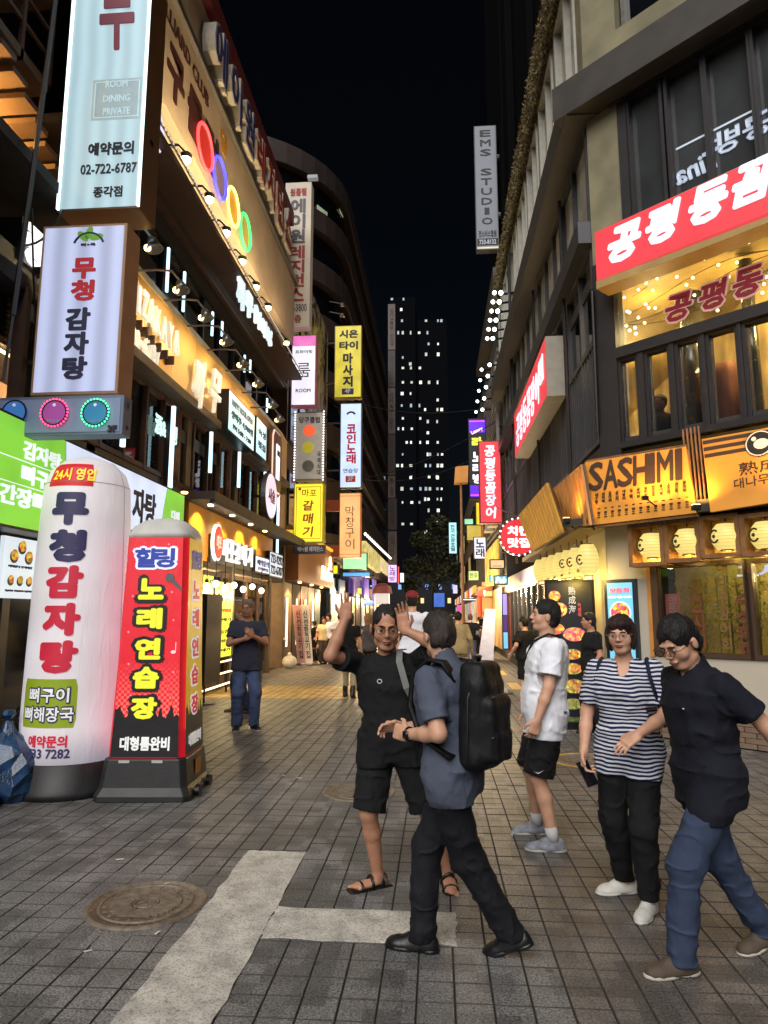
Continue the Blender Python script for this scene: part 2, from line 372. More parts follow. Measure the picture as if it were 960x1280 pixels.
# manhole covers
IRON = M('worn_cast_iron', (116,104,90), .5, .25, ns=18, amt=.35, bump=.5)
IROND = M('dark_iron_recess', (30,26,23), .8, .1, ns=25, amt=.3, bump=.4)  # plate coloured darker than the raised ribs
def manhole(c, r, label, ring=None):
    th = thing('manhole_cover', label, 'manhole cover', (c.x, c.y, 0), 'manhole covers in the street')
    C0 = Vector((c.x, c.y, 0))
    m = MB(); m.box((c.x-r-.2, c.y-r-.17, -.011), (c.x+r+.2, c.y+r+.17, -.0035)); obj('concrete_collar', m, TM[0], th)
    m = MB(); m.lathe(C0, [(r, -.02), (r, -.001), (r*.985, .0), (0.01, .0)], 64); obj('cover_plate', m, IROND, th)
    m = MB()
    m.lathe(C0, [(r*1.05, -.012), (r*1.05, .004), (r*1.0, .012), (r*.965, .012), (r*.955, .0035)], 64); obj('outer_frame', m, IRON, th, True)
    m = MB(); m.torus(C0+ZU*.004, r*.80, r*.028, (1,0,0), (0,1,0), 56, 6); obj('inner_ring', m, IRON, th)
    m = MB()
    for a in range(-8, 9):
        y = a*r*.078; L = math.sqrt(max(0, (r*.62)**2-y*y))
        for sgn in (-1, 1):
            i0 = math.sqrt(max(0, (r*.25)**2-y*y)) if abs(y) < r*.25 else 0
            if i0 == 0 and sgn < 0: m.box((c.x-L, c.y+y-r*.018, .0), (c.x+L, c.y+y+r*.018, .012))
            elif i0: m.box((c.x+(i0 if sgn > 0 else -L), c.y+y-r*.018, .0), (c.x+(L if sgn > 0 else -i0), c.y+y+r*.018, .012))
    obj('raised_ribs', m, IRON, th, kind='stuff')
    m = MB()
    for k in range(20):
        a = 2*math.pi*k/20; p = C0 + Vector((math.cos(a), math.sin(a), 0))*r*.7; m.ball((p.x, p.y, .004), r*.045, 8, 5, (1,1,.25))
    for k in range(44):
        a = 2*math.pi*k/44; p = C0 + Vector((math.cos(a), math.sin(a), 0))*r*.89; m.ball((p.x, p.y, .004), r*.022, 6, 4, (1.2,1,.3))
    m.torus(C0+ZU*.006, r*.21, r*.022, (1,0,0), (0,1,0), 24, 5)
    for k in range(3):
        a = 2*math.pi*k/3+.5; p = C0 + Vector((math.cos(a), math.sin(a), 0))*r*.1; m.ball((p.x, p.y, .005), r*.075, 8, 5, (1,1,.15))
    obj('cast_studs', m, IRON, th, kind='stuff')
    if ring:
        m = MB(); m.torus(C0+ZU*.004, r*1.15, r*.06, (1,0,0), (0,1,0), 48, 6)
        for i, p in enumerate(m.v): m.v[i] = (p[0], p[1], max(-.004, min(p[2], .006)))
        obj('painted_ring', m, ring, th)
manhole(*MH[0], 'ribbed round iron manhole cover beside the long white road marking')
manhole(*MH[1], 'small ringed iron manhole cover behind the waving man in black shorts')
manhole(*MH[2], 'round manhole cover inside a yellow painted ring near the striped woman', M('yellow_ring_paint', (190,150,50), .7, ns=16, amt=.3))
# litter
lit = MB()
for (u, v) in [(197,1167),(147,1112),(209,1105),(355,970),(374,973),(337,1069),(918,965),(640,1044),(930,958),(110,1190),(150,1075)]:
    p = gnd(u, v); a = random.uniform(0, 3); q = random.uniform(.012, .03)
    d = Vector((math.cos(a), math.sin(a), 0))*q; e = Vector((-math.sin(a), math.cos(a), 0))*.006
    lit.hexa([p+d-e+ZU*.003, p+d+e+ZU*.003, p-d+e+ZU*.005, p-d-e+ZU*.005, p+d-e+ZU*.006, p+d+e+ZU*.006, p-d+e+ZU*.009, p-d-e+ZU*.009])
o = obj('litter', lit, M('paper_scrap', (200,200,195), .7), kind='stuff')
# ================================================================== LEFT SIDE
DARK = M('dark_frame', (38,36,38), .45, .2, ns=8)
BLACKM = M('black_metal', (22,22,24), .4, .4)
STONE = M('grey_brown_cladding', (92,80,68), .7, ns=3, amt=.25, bump=.15)
BEIGE = M('beige_panel', (190,172,148), .6, ns=1.5, amt=.14, bump=.05)
BROWN = M('brown_cladding', (72,48,36), .6, ns=5, amt=.3, bump=.2)
GOLDP = M('gold_fascia_panel', (222,176,108), .38, .15, ns=2, amt=.1)
MUSTARD = M('mustard_fascia', (214,146,30), .45, ns=3, amt=.12)
REDM = M('dull_red_steel', (110,40,40), .6, ns=5)
WALLD = M('dark_render_wall', (52,48,46), .8, ns=2.5, amt=.3, bump=.2)
GL = GLASS(); GLD = M('dark_glass', (16,18,22), .06, 0, spec=.8, ns=1.2, amt=.5)
LEDC = LIT('cyan_white_led', (190,235,250), 2.2); LEDW = LIT('warm_led', (255,226,170), 3.0); LETW = LIT('white_lit_letters', (250,250,245), 1.5)
WARMB = LIT('warm_bulb', (255,214,130), 9.0); STEEL = M('brushed_steel', (150,146,140), .35, .9, ns=20)
L = LF.at
def fpanel(parent, F, name, s0, s1, z0, z1, d0, d1, mat, **kw):
    m = MB(); m.fbox(F, s0, s1, z0, z1, d0, d1); return obj(name, m, mat, parent, **kw)
def ftext(parent, F, s, sc_, z, w, h, d, mat, rev=False, **kw):
    return letters(parent, s, F.P(sc_, z, d), F.s*(-1 if rev else 1), ZU, w, h, mat, **kw)

ORD = ('first at the near end','second along from the near end','third along from the near end','fourth along from the near end','fourth from the far end','third from the far end','second from the far end','last at the far end')
iz = thing('restaurant_building', 'long multi-storey building with gold lit izakaya fascia and dark upper windows', 'building', LF.P(4, 0))
SB, SE = 4.0, 21.6        # along the street
m = MB(); m.box((-14, SB, 0), (-7.4, SE, 14.9)); obj('building_core', m, WALLD, iz)
for z, t in ((2.8,.16), (3.86,.14), (5.7,.2), (7.25,.15), (9.2,.15), (12.65,.2)):
    m = MB(); m.box((-7.5, SB if z < 9 else 8.9, z-t), (-4.86, SE, z)); obj('floor_slab', m, WALLD, iz)
for s in (4.0, 8.9, 12.66, 15.9, 19.6, 21.35):
    m = MB(); m.fbox(LF, s, s+.25, 0, 5.6, -.45, .0); obj('wall_pier', m, STONE, iz)
for s in (SB-.001, SE-.15):
    m = MB(); m.box((-7.45, s, 0), (-4.87, s+.15, 14.8)); obj('end_wall', m, BROWN, iz)
# ---- ground floor fascia with downlights
for a, b in ((12.75, 16.1), (16.12, 19.6)): fpanel(iz, LF, 'mustard_fascia_panel', a, b, 2.78, 3.84, -.05, .06, MUSTARD)
fpanel(iz, LF, 'stone_ledge', 12.6, 21.6, 3.86, 4.02, -.3, .62, STONE)
fpanel(iz, LF, 'ledge_lip', 12.6, 21.6, 3.78, 3.859, .52, .62, DARK)
for u, v in ((230,630), (263,646), (290,658), (313,668), (331,676)):
    s, z = L(u, v, .33); p = LF.P(s, 3.845, .33)
    m = MB(); m.lathe(p+ZU*-.02, [(.055,0),(.06,.02),(.06,.03)], 12); o = obj('downlight', m, WARMB, iz)
    lamp('downlight_glow', 'SPOT', p-ZU*.05, 120, (255,208,136), iz, .03, 120, p+Vector((-.35,0,-2)))
# ---- ground floor shop front: dark frames, glass, doors
for a, b in ((4.25,6.0),(6.0,7.4),(7.4,8.9),(9.15,10.4),(10.4,11.6),(11.6,12.66)):
    fr_ = MB(); fr_.fbox(LF, a, a+.07, 0, 2.5, -.1, 0); fr_.fbox(LF, b-.07, b, 0, 2.5, -.1, 0); fr_.fbox(LF, a+.07, b-.07, 2.4, 2.5, -.1, 0); fr_.fbox(LF, a+.07, b-.07, 0, .5, -.1, -.02)
    o = obj('shop_window', fr_, DARK, iz); pm = MB(); pm.fbox(LF, a+.07, b-.07, .5, 2.4, -.06, -.045); obj('pane', pm, GLD, o)
fpanel(iz, LF, 'shop_back_wall', 12.9, 19.6, 0, 2.66, -2.2, -2.0, M('warm_shop_wall', (168,140,104), .7))
for a, b in ((12.95,14.1),(14.15,15.3),(15.35,15.88),(16.2,17.4),(17.45,18.6),(18.65,19.55)):
    fr_ = MB(); fr_.fbox(LF, a, a+.06, 0, 2.6, -.16, -.06); fr_.fbox(LF, b-.06, b, 0, 2.6, -.16, -.06); fr_.fbox(LF, a+.06, b-.06, 2.5, 2.6, -.16, -.06); fr_.fbox(LF, a+.06, b-.06, 0, .35, -.16, -.07)
    o = obj('shop_window', fr_, BROWN, iz); pm = MB(); pm.fbox(LF, a+.06, b-.06, .35, 2.5, -.12, -.105); obj('pane', pm, GL, o)
for s in (14, 17, 19): lamp('shop_lamp', 'POINT', LF.P(s, 2.3, -1.1), 420, (255,205,140), iz, .12)
# kitchen posters inside, lit menu boards outside
def menu(u0, u1, v0, v1, d, col, label, lines, tcol=(120,20,20), em=1.25):
    s0, _ = L(u0, (v0+v1)/2, d); s1, _ = L(u1, (v0+v1)/2, d); _, z1 = L((u0+u1)/2, v0, d); _, z0 = L((u0+u1)/2, v1, d)
    t = thing('lit_menu_board', label, 'menu board', LF.P((s0+s1)/2, max(z0, 0), d), 'lit menu boards at the yellow restaurant')
    fpanel(t, LF, 'board_box', s0, s1, z0, z1, d-.05, d, DARK); fpanel(t, LF, 'lit_face', s0+.02, s1-.02, z0+.02, z1-.02, d, d+.006, LIT('face_%d_%d_%d' % col, col, em))
    for (fr, hh, st, c) in lines:
        ftext(t, LF, st, (s0+s1)/2, z0+(z1-z0)*fr, (s1-s0)*.8, (z1-z0)*hh, d+.008, M('ink_%d_%d_%d' % c, c, .6), bold=.02)
    return t
YG = (226,232,52)
menu(268,290,727,822, .12, YG, 'tall yellow lit menu board with a red stripe left of the man in dark blue', [(.88,.12,'맛있',(60,90,20)),(.76,.08,'한판',(60,90,20)),(.62,.05,'한우안창살',(190,30,40)),(.5,.04,'갈매기',(90,60,20)),(.34,.05,'모듬구이',(150,60,20)),(.22,.04,'항정살',(90,60,20)),(.1,.04,'껍데기',(90,60,20))])
menu(252,265,718,828, .10, YG, 'narrow yellow lit menu board between the red column and the taller board', [(.9,.1,'맛집',(60,90,20)),(.7,.1,'소금',(60,90,20)),(.5,.1,'갈비',(60,60,120)),(.3,.12,'구이',(60,60,120))])
menu(243,250,742,836, .16, YG, 'slim yellow lit board partly hidden behind the red inflatable column', [(.8,.05,'고기',(90,60,20)),(.5,.05,'한판',(90,60,20))])
# lit shelf rails under the boards
rt = thing('lit_step_rail', 'low white lit rails at the foot of the yellow restaurant front', 'light rail', LF.P(14.5, 0, .3))
for z in (.18, .42, .66): 
    fpanel(rt, LF, 'light_tube', 13.2, 16.6, z, z+.03, .3, .33, LEDW)
for s in (13.2, 14.8, 16.57): fpanel(rt, LF, 'rail_post', s, s+.04, 0, .7, .26, .299, DARK)
# globe string under the mustard fascia
for i in range(8):
    u = 247+ i*11.4; v = 728+ (i % 2)*4 + i*.9
    s, z = L(u, v, .35)
    t = thing('globe_lamp', 'round white bulb under the mustard fascia, '+ORD[i], 'hanging lamp', LF.P(s, z, .35), 'white globe bulbs under the mustard fascia')
    m = MB(); m.ball(LF.P(s, z, .35), .075, 10, 8); obj('globe', m, LIT('globe_white', (255,240,205), 3.2), t, True)
    m = MB(); m.tube([LF.P(s, z+.07, .35), LF.P(s, 2.78, .35)], .012, 6); m.lathe(LF.P(s, z+.07, .35), [(.03,0),(.03,.05)], 8); obj('cord', m, BLACKM, t)
    if i % 2: lamp('globe_glow', 'POINT', LF.P(s, z-.12, .35), 80, (255,225,170), t, .07)
# restaurant channel letters
s0, z0 = L(278,690,.2); s1, _ = L(317,690,.2)
t = thing('restaurant_sign', 'white lit brush letters and round red badge on the mustard fascia', 'sign', LF.P(s0, 3.1, .1))
fpanel(t, LF, 'dark_backing', L(262,690,.1)[0], L(319,700,.1)[0], 2.75, 3.35, .07, .12, DARK)
sb, zb = L(271,678,.16)
m = MB(); m.disc(LF.P(sb, zb, .13), .40, YB, ZU, .06, 28, .78, 1.0); o = obj('round_badge', m, LETW, t)
m = MB(); m.disc(LF.P(sb, zb, .195), .35, YB, ZU, .012, 28, .78, 1.0); obj('red_face', m, LIT('badge_red', (232,62,50), 1.1), t)
ftext(t, LF, '마포', sb, zb, .3, .3, .21, LIT('badge_cream', (255,200,170), 1), bold=.03)
for i, ch in enumerate('마포갈매기'):
    u = 283+i*7.6; s, z = L(u, 687+i*2.2, .2); letters(t, ch, LF.P(s, z, .16), YB, ZU, .36, .5, LIT('white_letter_soft', (245,248,250), .9), name='channel_letter', th=.05, bold=.02)
# panels with phone text
def wsign(u0, u1, v0, v1, d, col, label, rows, name='lit_panel_sign', em=1.1, bcol=(60,60,70), th=.12, cat='sign'):
    um, vm = (u0+u1)/2, (v0+v1)/2
    a = L(u0, vm, d)[0]; b = L(u1, vm, d)[0]; top = L(um, v0, d)[1]; bot = L(um, v1, d)[1]
    t = thing(name, label, cat, LF.P((a+b)/2, bot, d))
    fpanel(t, LF, 'sign_box', a, b, bot, top, d-th, d, BLACKM); fpanel(t, LF, 'lit_face', a+.03, b-.03, bot+.03, top-.03, d, d+.008, LIT('panel_%d_%d_%d' % tuple(col), col, em))
    for (cx, cy, w, h, st, c) in rows:
        ftext(t, LF, st, a+(b-a)*cx, bot+(top-bot)*cy, (b-a)*w, (top-bot)*h, d+.01, M('ink_%d_%d_%d' % tuple(c), c, .6), bold=.02)
    return t
wsign(319,337,696,717, .2, (215,225,250), 'small white lit panel next to the brush letter sign', [(.5,.6,.8,.35,'예약문의',(70,80,130)),(.5,.25,.7,.18,'단체환영',(70,80,130))])
wsign(337,353,691,722, .22, (205,220,235), 'white panel of stacked phone numbers at the end of the mustard fascia', [(.5,.72,.9,.34,'723-9292',(40,50,60)),(.5,.28,.9,.34,'722-6787',(40,50,60))])
# ---- second floor windows
WIN2 = [7.3,8.15,9.2,9.95,10.7,11.45,12.2,12.95,13.8,14.6,15.4,16.2,17.0,17.8,18.6,19.4]
fpanel(iz, LF, 'room_back_wall', 4.2, 21.3, 4.05, 5.5, -2.5, -2.35, M('blind_brown', (150,128,104), .8, ns=2))
fpanel(iz, LF, 'spandrel', 4.0, 12.6, 3.7, 4.05, -.12, .0, STONE)
for i in range(len(WIN2)-1):
    a, b = WIN2[i], WIN2[i+1]
    fr_ = MB(); fr_.fbox(LF, a, a+.07, 4.06, 5.56, -.14, .03); fr_.fbox(LF, a+.07, b, 4.06, 4.14, -.12, .02); fr_.fbox(LF, a+.07, b, 5.48, 5.56, -.12, .02)
    o = obj('window', fr_, BROWN, iz); pm = MB(); pm.fbox(LF, a+.07, b, 4.14, 5.48, -.06, -.05); obj('pane', pm, GL, o)
    bl = MB()
    for k in range(9): bl.fbox(LF, a+.1, b-.04, 5.44-k*.07, 5.475-k*.07, -.3, -.27)
    obj('blind', bl, M('slat_blind', (150,128,104), .7), o)
for k in range(6):
    m = MB(); s = 7.8+k*2.2; m.fbox(LF, s, s+1.8, 5.42, 5.45, -1.4, -1.36); obj('ceiling_light_strip', m, LEDW, iz)
for s in (8.5, 11.5, 14.5, 17.5, 20): lamp('room_lamp', 'POINT', LF.P(s, 5.2, -1.3), 240, (255,205,150), iz, .15)
fpanel(iz, LF, 'white_letter_band', 12.4, 14.6, 4.95, 5.2, -.03, -.02, M('win_letters_dark', (60,52,46), .5))
ftext(iz, LF, '酒&오뎅', 11.55, 4.95, 1.0, .35, .03, LIT('window_letters', (200,240,235), 1.2), bold=.03)
# LED bars
for bi_, (u, v0, v1) in enumerate(((157,505,560),(218,508,612),(265,540,592),(300,565,610),(333,548,640),(349,600,700))):
    s, za = L(u, v0, .16); _, zb = L(u, v1, .16); m = MB(); m.fbox(LF, s-.03, s+.03, zb, za, .12, .18)
    tag(obj('led_bar', m, LEDC), 'upright cyan-white light bar on the second floor, '+ORD[bi_], 'light bar', 'cyan-white bars on the second floor')
    fpanel(iz, LF, 'bar_bracket', s-.04, s+.04, zb, za, .03, .118, DARK)
for bi_, (u, v0, v1) in enumerate(((211,310,368),(231,340,392),(266,390,421),(278,402,421),(306,444,466),(313,450,466),(334,498,516))):
    s, za = L(u, v0, .05); _, zb = L(u, v1, .05); m = MB(); m.fbox(LF, s-.025, s+.025, zb, za, .03, .07)
    tag(obj('led_bar', m, LEDC), 'upright cyan-white light bar on the dark third floor, '+ORD[bi_], 'light bar', 'cyan-white bars on the third floor')
# yellow restaurant banner seen through the second floor windows
wsign(275,289,603,650, -.2, (240,220,40), 'yellow banner with red brush letters inside the second floor window', [(.5,.7,.5,.25,'파',(200,40,30)),(.5,.35,.5,.25,'다',(200,40,30))])
wsign(292,306,606,655, -.2, (240,220,40), 'second yellow banner further along inside the second floor window', [(.5,.7,.5,.25,'구',(200,40,30)),(.5,.35,.5,.25,'이',(200,40,30))])
# ---- gold izakaya fascia
GS0, GS1 = 8.9, 20.6
seg = np.linspace(GS0, GS1, 11)
for i in range(10):
    fpanel(iz, LF, 'gold_panel', seg[i]+.006, seg[i+1]-.006, 5.72, 7.0, .05, .2, GOLDP)
    m = MB(); a, b = seg[i]+.006, seg[i+1]-.006
    m.hexa([LF.P(a,7.0,.05),LF.P(b,7.0,.05),LF.P(b,7.0,.22),LF.P(a,7.0,.22),LF.P(a,7.4,-.1),LF.P(b,7.4,-.1),LF.P(b,7.36,.02),LF.P(a,7.36,.02)])
    obj('cornice_panel', m, M('pale_gold_cornice', (244,216,150), .4, .1, ns=2), iz)
fpanel(iz, LF, 'fascia_soffit', GS0, GS1, 5.56, 5.715, -.1, .32, STONE)
fpanel(iz, LF, 'dark_side_panel', 4.0, 8.2, 5.0, 6.2, -.5, -.35, M('navy_panel', (34,38,48), .6, ns=3, amt=.3))
for gi, (u, v) in enumerate(((190,318),(225,370),(256,404),(282,434),(303,462),(322,486),(340,512),(349,530))):
    s, z = L(u, v, .95)
    t = thing('gooseneck_lamp', 'curved arm lamp over the gold fascia, '+ORD[gi], 'wall lamp', LF.P(s, 8.0, 0), 'gooseneck lamps over the gold fascia')
    m = MB(); m.tube([LF.P(s-.0, z+.42, -.4), LF.P(s, z+.45, .55), LF.P(s, z+.42, .8), LF.P(s, z+.25, .93)], .018, 6); obj('arm', m, STEEL, t)
    m = MB(); m.lathe(LF.P(s, z+.24, .93), [(.05,0),(.12,-.18),(.11,-.18),(.04,-.02)], 12, (-.35,0,1)); obj('shade', m, STEEL, t, True)
    m = MB(); m.ball(LF.P(s, z+.1, .88), .05, 8, 6); obj('bulb', m, WARMB, t, True)
    lamp('lamp_beam', 'SPOT', LF.P(s, z+.0, .86), 52, (255,224,168), t, .05, 140, LF.P(s, 6.3, .1), .8)
t = thing('izakaya_sign', 'white standing letters IZAKAYA on the gold lit fascia', 'sign', LF.P(11, 6.7, .2))
LWH = LIT('warm_white_letters', (255,244,220), .7)
us = np.linspace(176, 223, 7); vs = [374, 381, 390, 401, 411, 420, 428]
for i, ch in enumerate('IZAKAYA'):
    s, z = L(us[i], vs[i], .42); letters(t, ch, LF.P(s, z, .36), YB, ZU, (.07 if ch == 'I' else .19), .42, LWH, name='channel_letter', th=.05, bold=.012)
    m = MB(); m.fbox(LF, s-.015, s+.015, z-.4, z-.25, .2, .36); obj('letter_foot', m, BROWN, t)
t = thing('phone_number_sign', 'white lit phone digits low on the gold fascia beside the white projecting sign', 'sign', LF.P(10, 6, .2))
us = np.linspace(167, 197, 7); vs = np.linspace(421, 447, 7)
for i, ch in enumerate('22-6787'):
    s, z = L(us[i], vs[i], .26); letters(t, ch, LF.P(s, z, .23), YB, ZU, .11, .05 if ch == '-' else .30, LWH, name='channel_letter', th=.05, bold=.03)
t = thing('brush_letter_sign', 'two big white brush letters standing off the gold fascia', 'sign', LF.P(14, 6.4, .2))
for ch, u, v, w, h in (('까',251,478,.62,.95),('무',271,490,.62,.9)):
    s, z = L(u, v, .4); letters(t, ch, LF.P(s, z, .34), YB, ZU, w, h, LWH, name='channel_letter', th=.06, bold=.02, shear=.25)
wsign(285,318,502,552, .45, (214,240,238), 'wide pale green lit panel with price lines on the gold fascia', [(.5,.75,.8,.16,'HAPPY HOUR OPEN',(90,110,120)),(.5,.45,.85,.2,'생맥주 4,900원',(50,90,110)),(.5,.18,.7,.12,'PM 5:00 - 7:00',(60,80,90))], th=.25)
wsign(320,333,526,572, .45, (200,236,245), 'narrow pale lit panel at the end of the wide pale panel', [(.5,.65,.7,.2,'숙성',(50,90,110)),(.5,.3,.7,.2,'횟집',(50,90,110))], th=.25)
# framed white box sign and two round signs on the end pier
t = thing('framed_box_sign', 'bronze framed octagonal sign with a white lit slot at the building end', 'sign', LF.P(20.3, 5.8, .2))
s, z = L(344,578,.3); H = .95
pts = [(-.6,-H+.2),(-.42,-H),(.42,-H),(.6,-H+.2),(.6,H-.2),(.42,H),(-.42,H),(-.6,H-.2)]
BRZ = M('bronze', (150,116,92), .4, .4); m = MB(); m.prism([LF.P(s+a, z+b, .25) for a, b in pts], (.08,0,0)); obj('frame', m, BRZ, t)
m = MB(); m.prism([LF.P(s+a*.86, z+b*.92, .331) for a, b in pts], (.02,0,0)); obj('outline_light', m, LIT('rose_outline', (255,214,190), 1.2), t)
m = MB(); m.prism([LF.P(s+a*.78, z+b*.88, .352) for a, b in pts], (.02,0,0)); obj('frame_inner', m, M('bronze', ()), t)
fpanel(t, LF, 'lit_slot', s-.2, s+.2, z-.5, z+.5, .373, .385, LETW)
ftext(t, LF, 'BAR', s, z+.25, .3, .16, .387, M('ink_50', (50,50,60)))
def round_sign(u, v, r, d, label, col, st, tc):
    s, z = L(u, v, d); t = thing('round_sign', label, 'sign', LF.P(s, z-r, d))
    m = MB(); m.disc(LF.P(s, z, d-.12), r, YB, ZU, .12, 32); obj('drum', m, STEEL, t)
    m = MB(); m.disc(LF.P(s, z, d+.001), r*.95, YB, ZU, .01, 32); obj('lit_face', m, LIT('round_%d' % v, col, 1.1), t)
    ftext(t, LF, st, s, z, r*1.1, r*.6, d+.013, M('ink_r%d' % v, tc), bold=.02); 
    m = MB(); m.fbox(LF, s-.03, s+.03, z-.03, z+.03, 0, d-.12); obj('bracket', m, DARK, t); return t
round_sign(339,620, .62, .5, 'oval white and pink round sign on the end pier of the gold building', (250,225,238), '시술', (120,60,90))
round_sign(191,152, .47, .4, 'round white sign high up behind the pale blue projecting sign', (240,225,245), '무', (150,80,120))
# ---- third and fourth floors, eave
for i in range(14):
    a = 5.2+i*1.17; b = a+1.17
    if a < 8.7: continue
    for (z0, z1, dd) in ((7.42, 9.04, -.5), (9.3, 11.2, -.3)):
        if z0 < 8 and a < 8.9: continue
        fr_ = MB(); fr_.fbox(LF, a, a+.08, z0, z1, dd-.1, dd+.03); fr_.fbox(LF, a+.08, b, z0, z0+.09, dd-.1, dd+.03); fr_.fbox(LF, a+.08, b, z1-.09, z1, dd-.1, dd+.03)
        o = obj('window', fr_, DARK, iz); pm = MB(); pm.fbox(LF, a+.08, b, z0+.09, z1-.09, dd-.06, dd-.04); obj('pane', pm, GLD, o)
fpanel(iz, LF, 'eave', 8.9, 21.0, 9.2, 9.3, -.5, .55, BROWN)
fpanel(iz, LF, 'eave_drop', 8.9, 21.0, 8.95, 9.2, -.12, -.02, BROWN)
m = MB(); m.tube([LF.P(8.9, 9.36, .58), LF.P(21, 9.36, .58)], .02, 6); 
for i in range(12): m.tube([LF.P(9+i, 9.36, .58), LF.P(9+i, 9.25, -.3)], .012, 5)
obj('eave_rail', m, STEEL, iz)
bead = MB()
for i in range(110): p = LF.P(9+i*.11, 9.33, .6); bead.box((p.x, p.y, p.z), (p.x+.02, p.y+.03, p.z+.03))
obj('bead_lights', bead, LIT('bead_white', (225,225,215), .8), iz, kind='stuff')
t = thing('dining_letter_sign', 'white lit letters on the fourth floor above the dark eave', 'sign', LF.P(17, 9.6, .3))
for i, (ch, u, v, w, h) in enumerate([('까',302,366,.5,.7),('무',312,380,.5,.65),('D',321,394,.22,.42),('i',325,401,.08,.42),('n',329,407,.2,.3),('i',332,412,.08,.4),('n',335,417,.2,.3),('g',338,423,.2,.4)]):
    s, z = L(u, v, .5); letters(t, ch, LF.P(s, z, .45), YB, ZU, w, h, LIT('dining_letters', (225,238,240), 1.15), name='channel_letter', th=.08, bold=.035)
# billiard club band
S5, S6 = 9.0, 21.2
bi = thing('billiard_club_sign', 'wide beige billiard club sign band with four neon ringed balls', 'sign', LF.P(12, 10.5, .3))
m = MB(); m.hexa([LF.P(S5,10.5,-.3),LF.P(S6,10.5,-.3),LF.P(S6,10.5,.2),LF.P(S5,10.5,.2),LF.P(S5,12.62,-.3),LF.P(S6,12.62,-.3),LF.P(S6,12.62,.2),LF.P(S5,12.62,.2)])
obj('sign_box', m, BEIGE, bi)
for nm, u, v, rw, rh, c1, c2 in (('ball',257,184,.44,.44,(255,70,70),(170,44,34)),('ball',275.5,223,.43,.43,(70,70,255),(120,96,84)),('ball',292,259,.43,.43,(255,235,110),(196,140,40)),('ball',307,290,.43,.43,(60,235,110),(176,136,70))):
    s, z = L(u, v, .25)
    m = MB(); m.disc(LF.P(s, z, .201), rh*.86, YB, ZU, .03, 28); obj('printed_ball', m, M('ball_%d' % u, c2, .4, ns=1.4, amt=.4, emit=.45), bi)
    m = MB(); m.torus(LF.P(s, z, .25), rh, .030, YB, ZU, 36, 6); obj('neon_ring', m, LIT('neon_%d' % u, c1, 3.0), bi)
    m = MB(); m.torus(LF.P(s, z, .25), rh*.92, .012, YB, ZU, 36, 6); obj('neon_ring', m, LIT('neon_%d' % u, c1), bi)
DKR = M('maroon_letters', (70,30,28), .6)
for i, ch in enumerate('당구클럽'):
    s, z = L((192,206,219,232)[i], (30,92,120,152)[i], .22)
    ftext(bi, LF, ch, 9.6+i*1.0+.2, 11.35, .78, .95, .203, DKR, bold=.05, name='painted_letter')
ftext(bi, LF, 'BILLIARD CLUB', 11.2, 12.25, 2.6, .3, .203, DKR)
ftext(bi, LF, '당', 13.55, 12.1, .5, .5, .203, M('gold_print', (190,140,40)), bold=.05)
for i, (u, v) in enumerate([(233,197),(262,247),(283,289),(303,325),(320,357),(335,383),(358,427)]):
    s, z = L(u, v, .6)
    t = thing('flood_lamp', 'bright warm lamp below the beige billiard band, '+('under the maroon letters','below the red ring','below the blue ring','below the yellow and green rings','past the green ring','second from the far end','last at the far end')[i], 'wall lamp', LF.P(s, z, .3), 'warm lamps under the billiard band')
    m = MB(); m.tube([LF.P(s, z+.3, -.2), LF.P(s, z+.25, .45), LF.P(s, z+.08, .6)], .02, 6); m.lathe(LF.P(s, z, .6), [(.09,-.02),(.1,.06),(.04,.1)], 12); obj('arm', m, BLACKM, t)
    m = MB(); m.ball(LF.P(s, z-.03, .6), .085, 10, 7); obj('bulb', m, LIT('flood_warm', (255,222,140), 14), t, True)
    lamp('lamp_beam', 'SPOT', LF.P(s, z+.02, .85), 130, (255,222,170), t, .08, 150, LF.P(s, 11.6, .2), .9)
# parapet with residence letters
for i in range(9):
    a = 8.9+i*1.41; fpanel(iz, LF, 'parapet_panel', a, a+1.39, 12.68, 14.55, -.25, .02, BEIGE)
    fpanel(iz, LF, 'panel_joint', a+1.39, a+1.41, 12.68, 14.55, -.25, -.02, REDM)
fpanel(iz, LF, 'red_roof_beam', 8.7, 20.9, 14.56, 15.05, -.5, .2, REDM)
fpanel(iz, LF, 'grey_gutter', 8.9, 21.6, 12.64, 12.79, .03, .3, STEEL)
rs = thing('residence_letter_sign', 'thick white edged letters in blue and red along the roof parapet', 'sign', LF.P(13, 13.0, .1))
LETB = M('white_letter_sides', (190,184,172), .5)
for i, ch in enumerate('에이원레지던스'):
    s = 12.75+i*1.12; c_ = (44,50,120) if i < 3 else (140,36,36)
    letters(rs, ch, LF.P(s, 13.62, .08), YB, ZU, .86, 1.22, LETB, name='letter_block', th=.28, bold=.05)
    letters(rs, ch, LF.P(s, 13.62, .362), YB, ZU, .80, 1.14, M('face_%s' % ('blue' if i < 3 else 'red'), c_, .5), name='letter_face', th=.01, bold=.02)
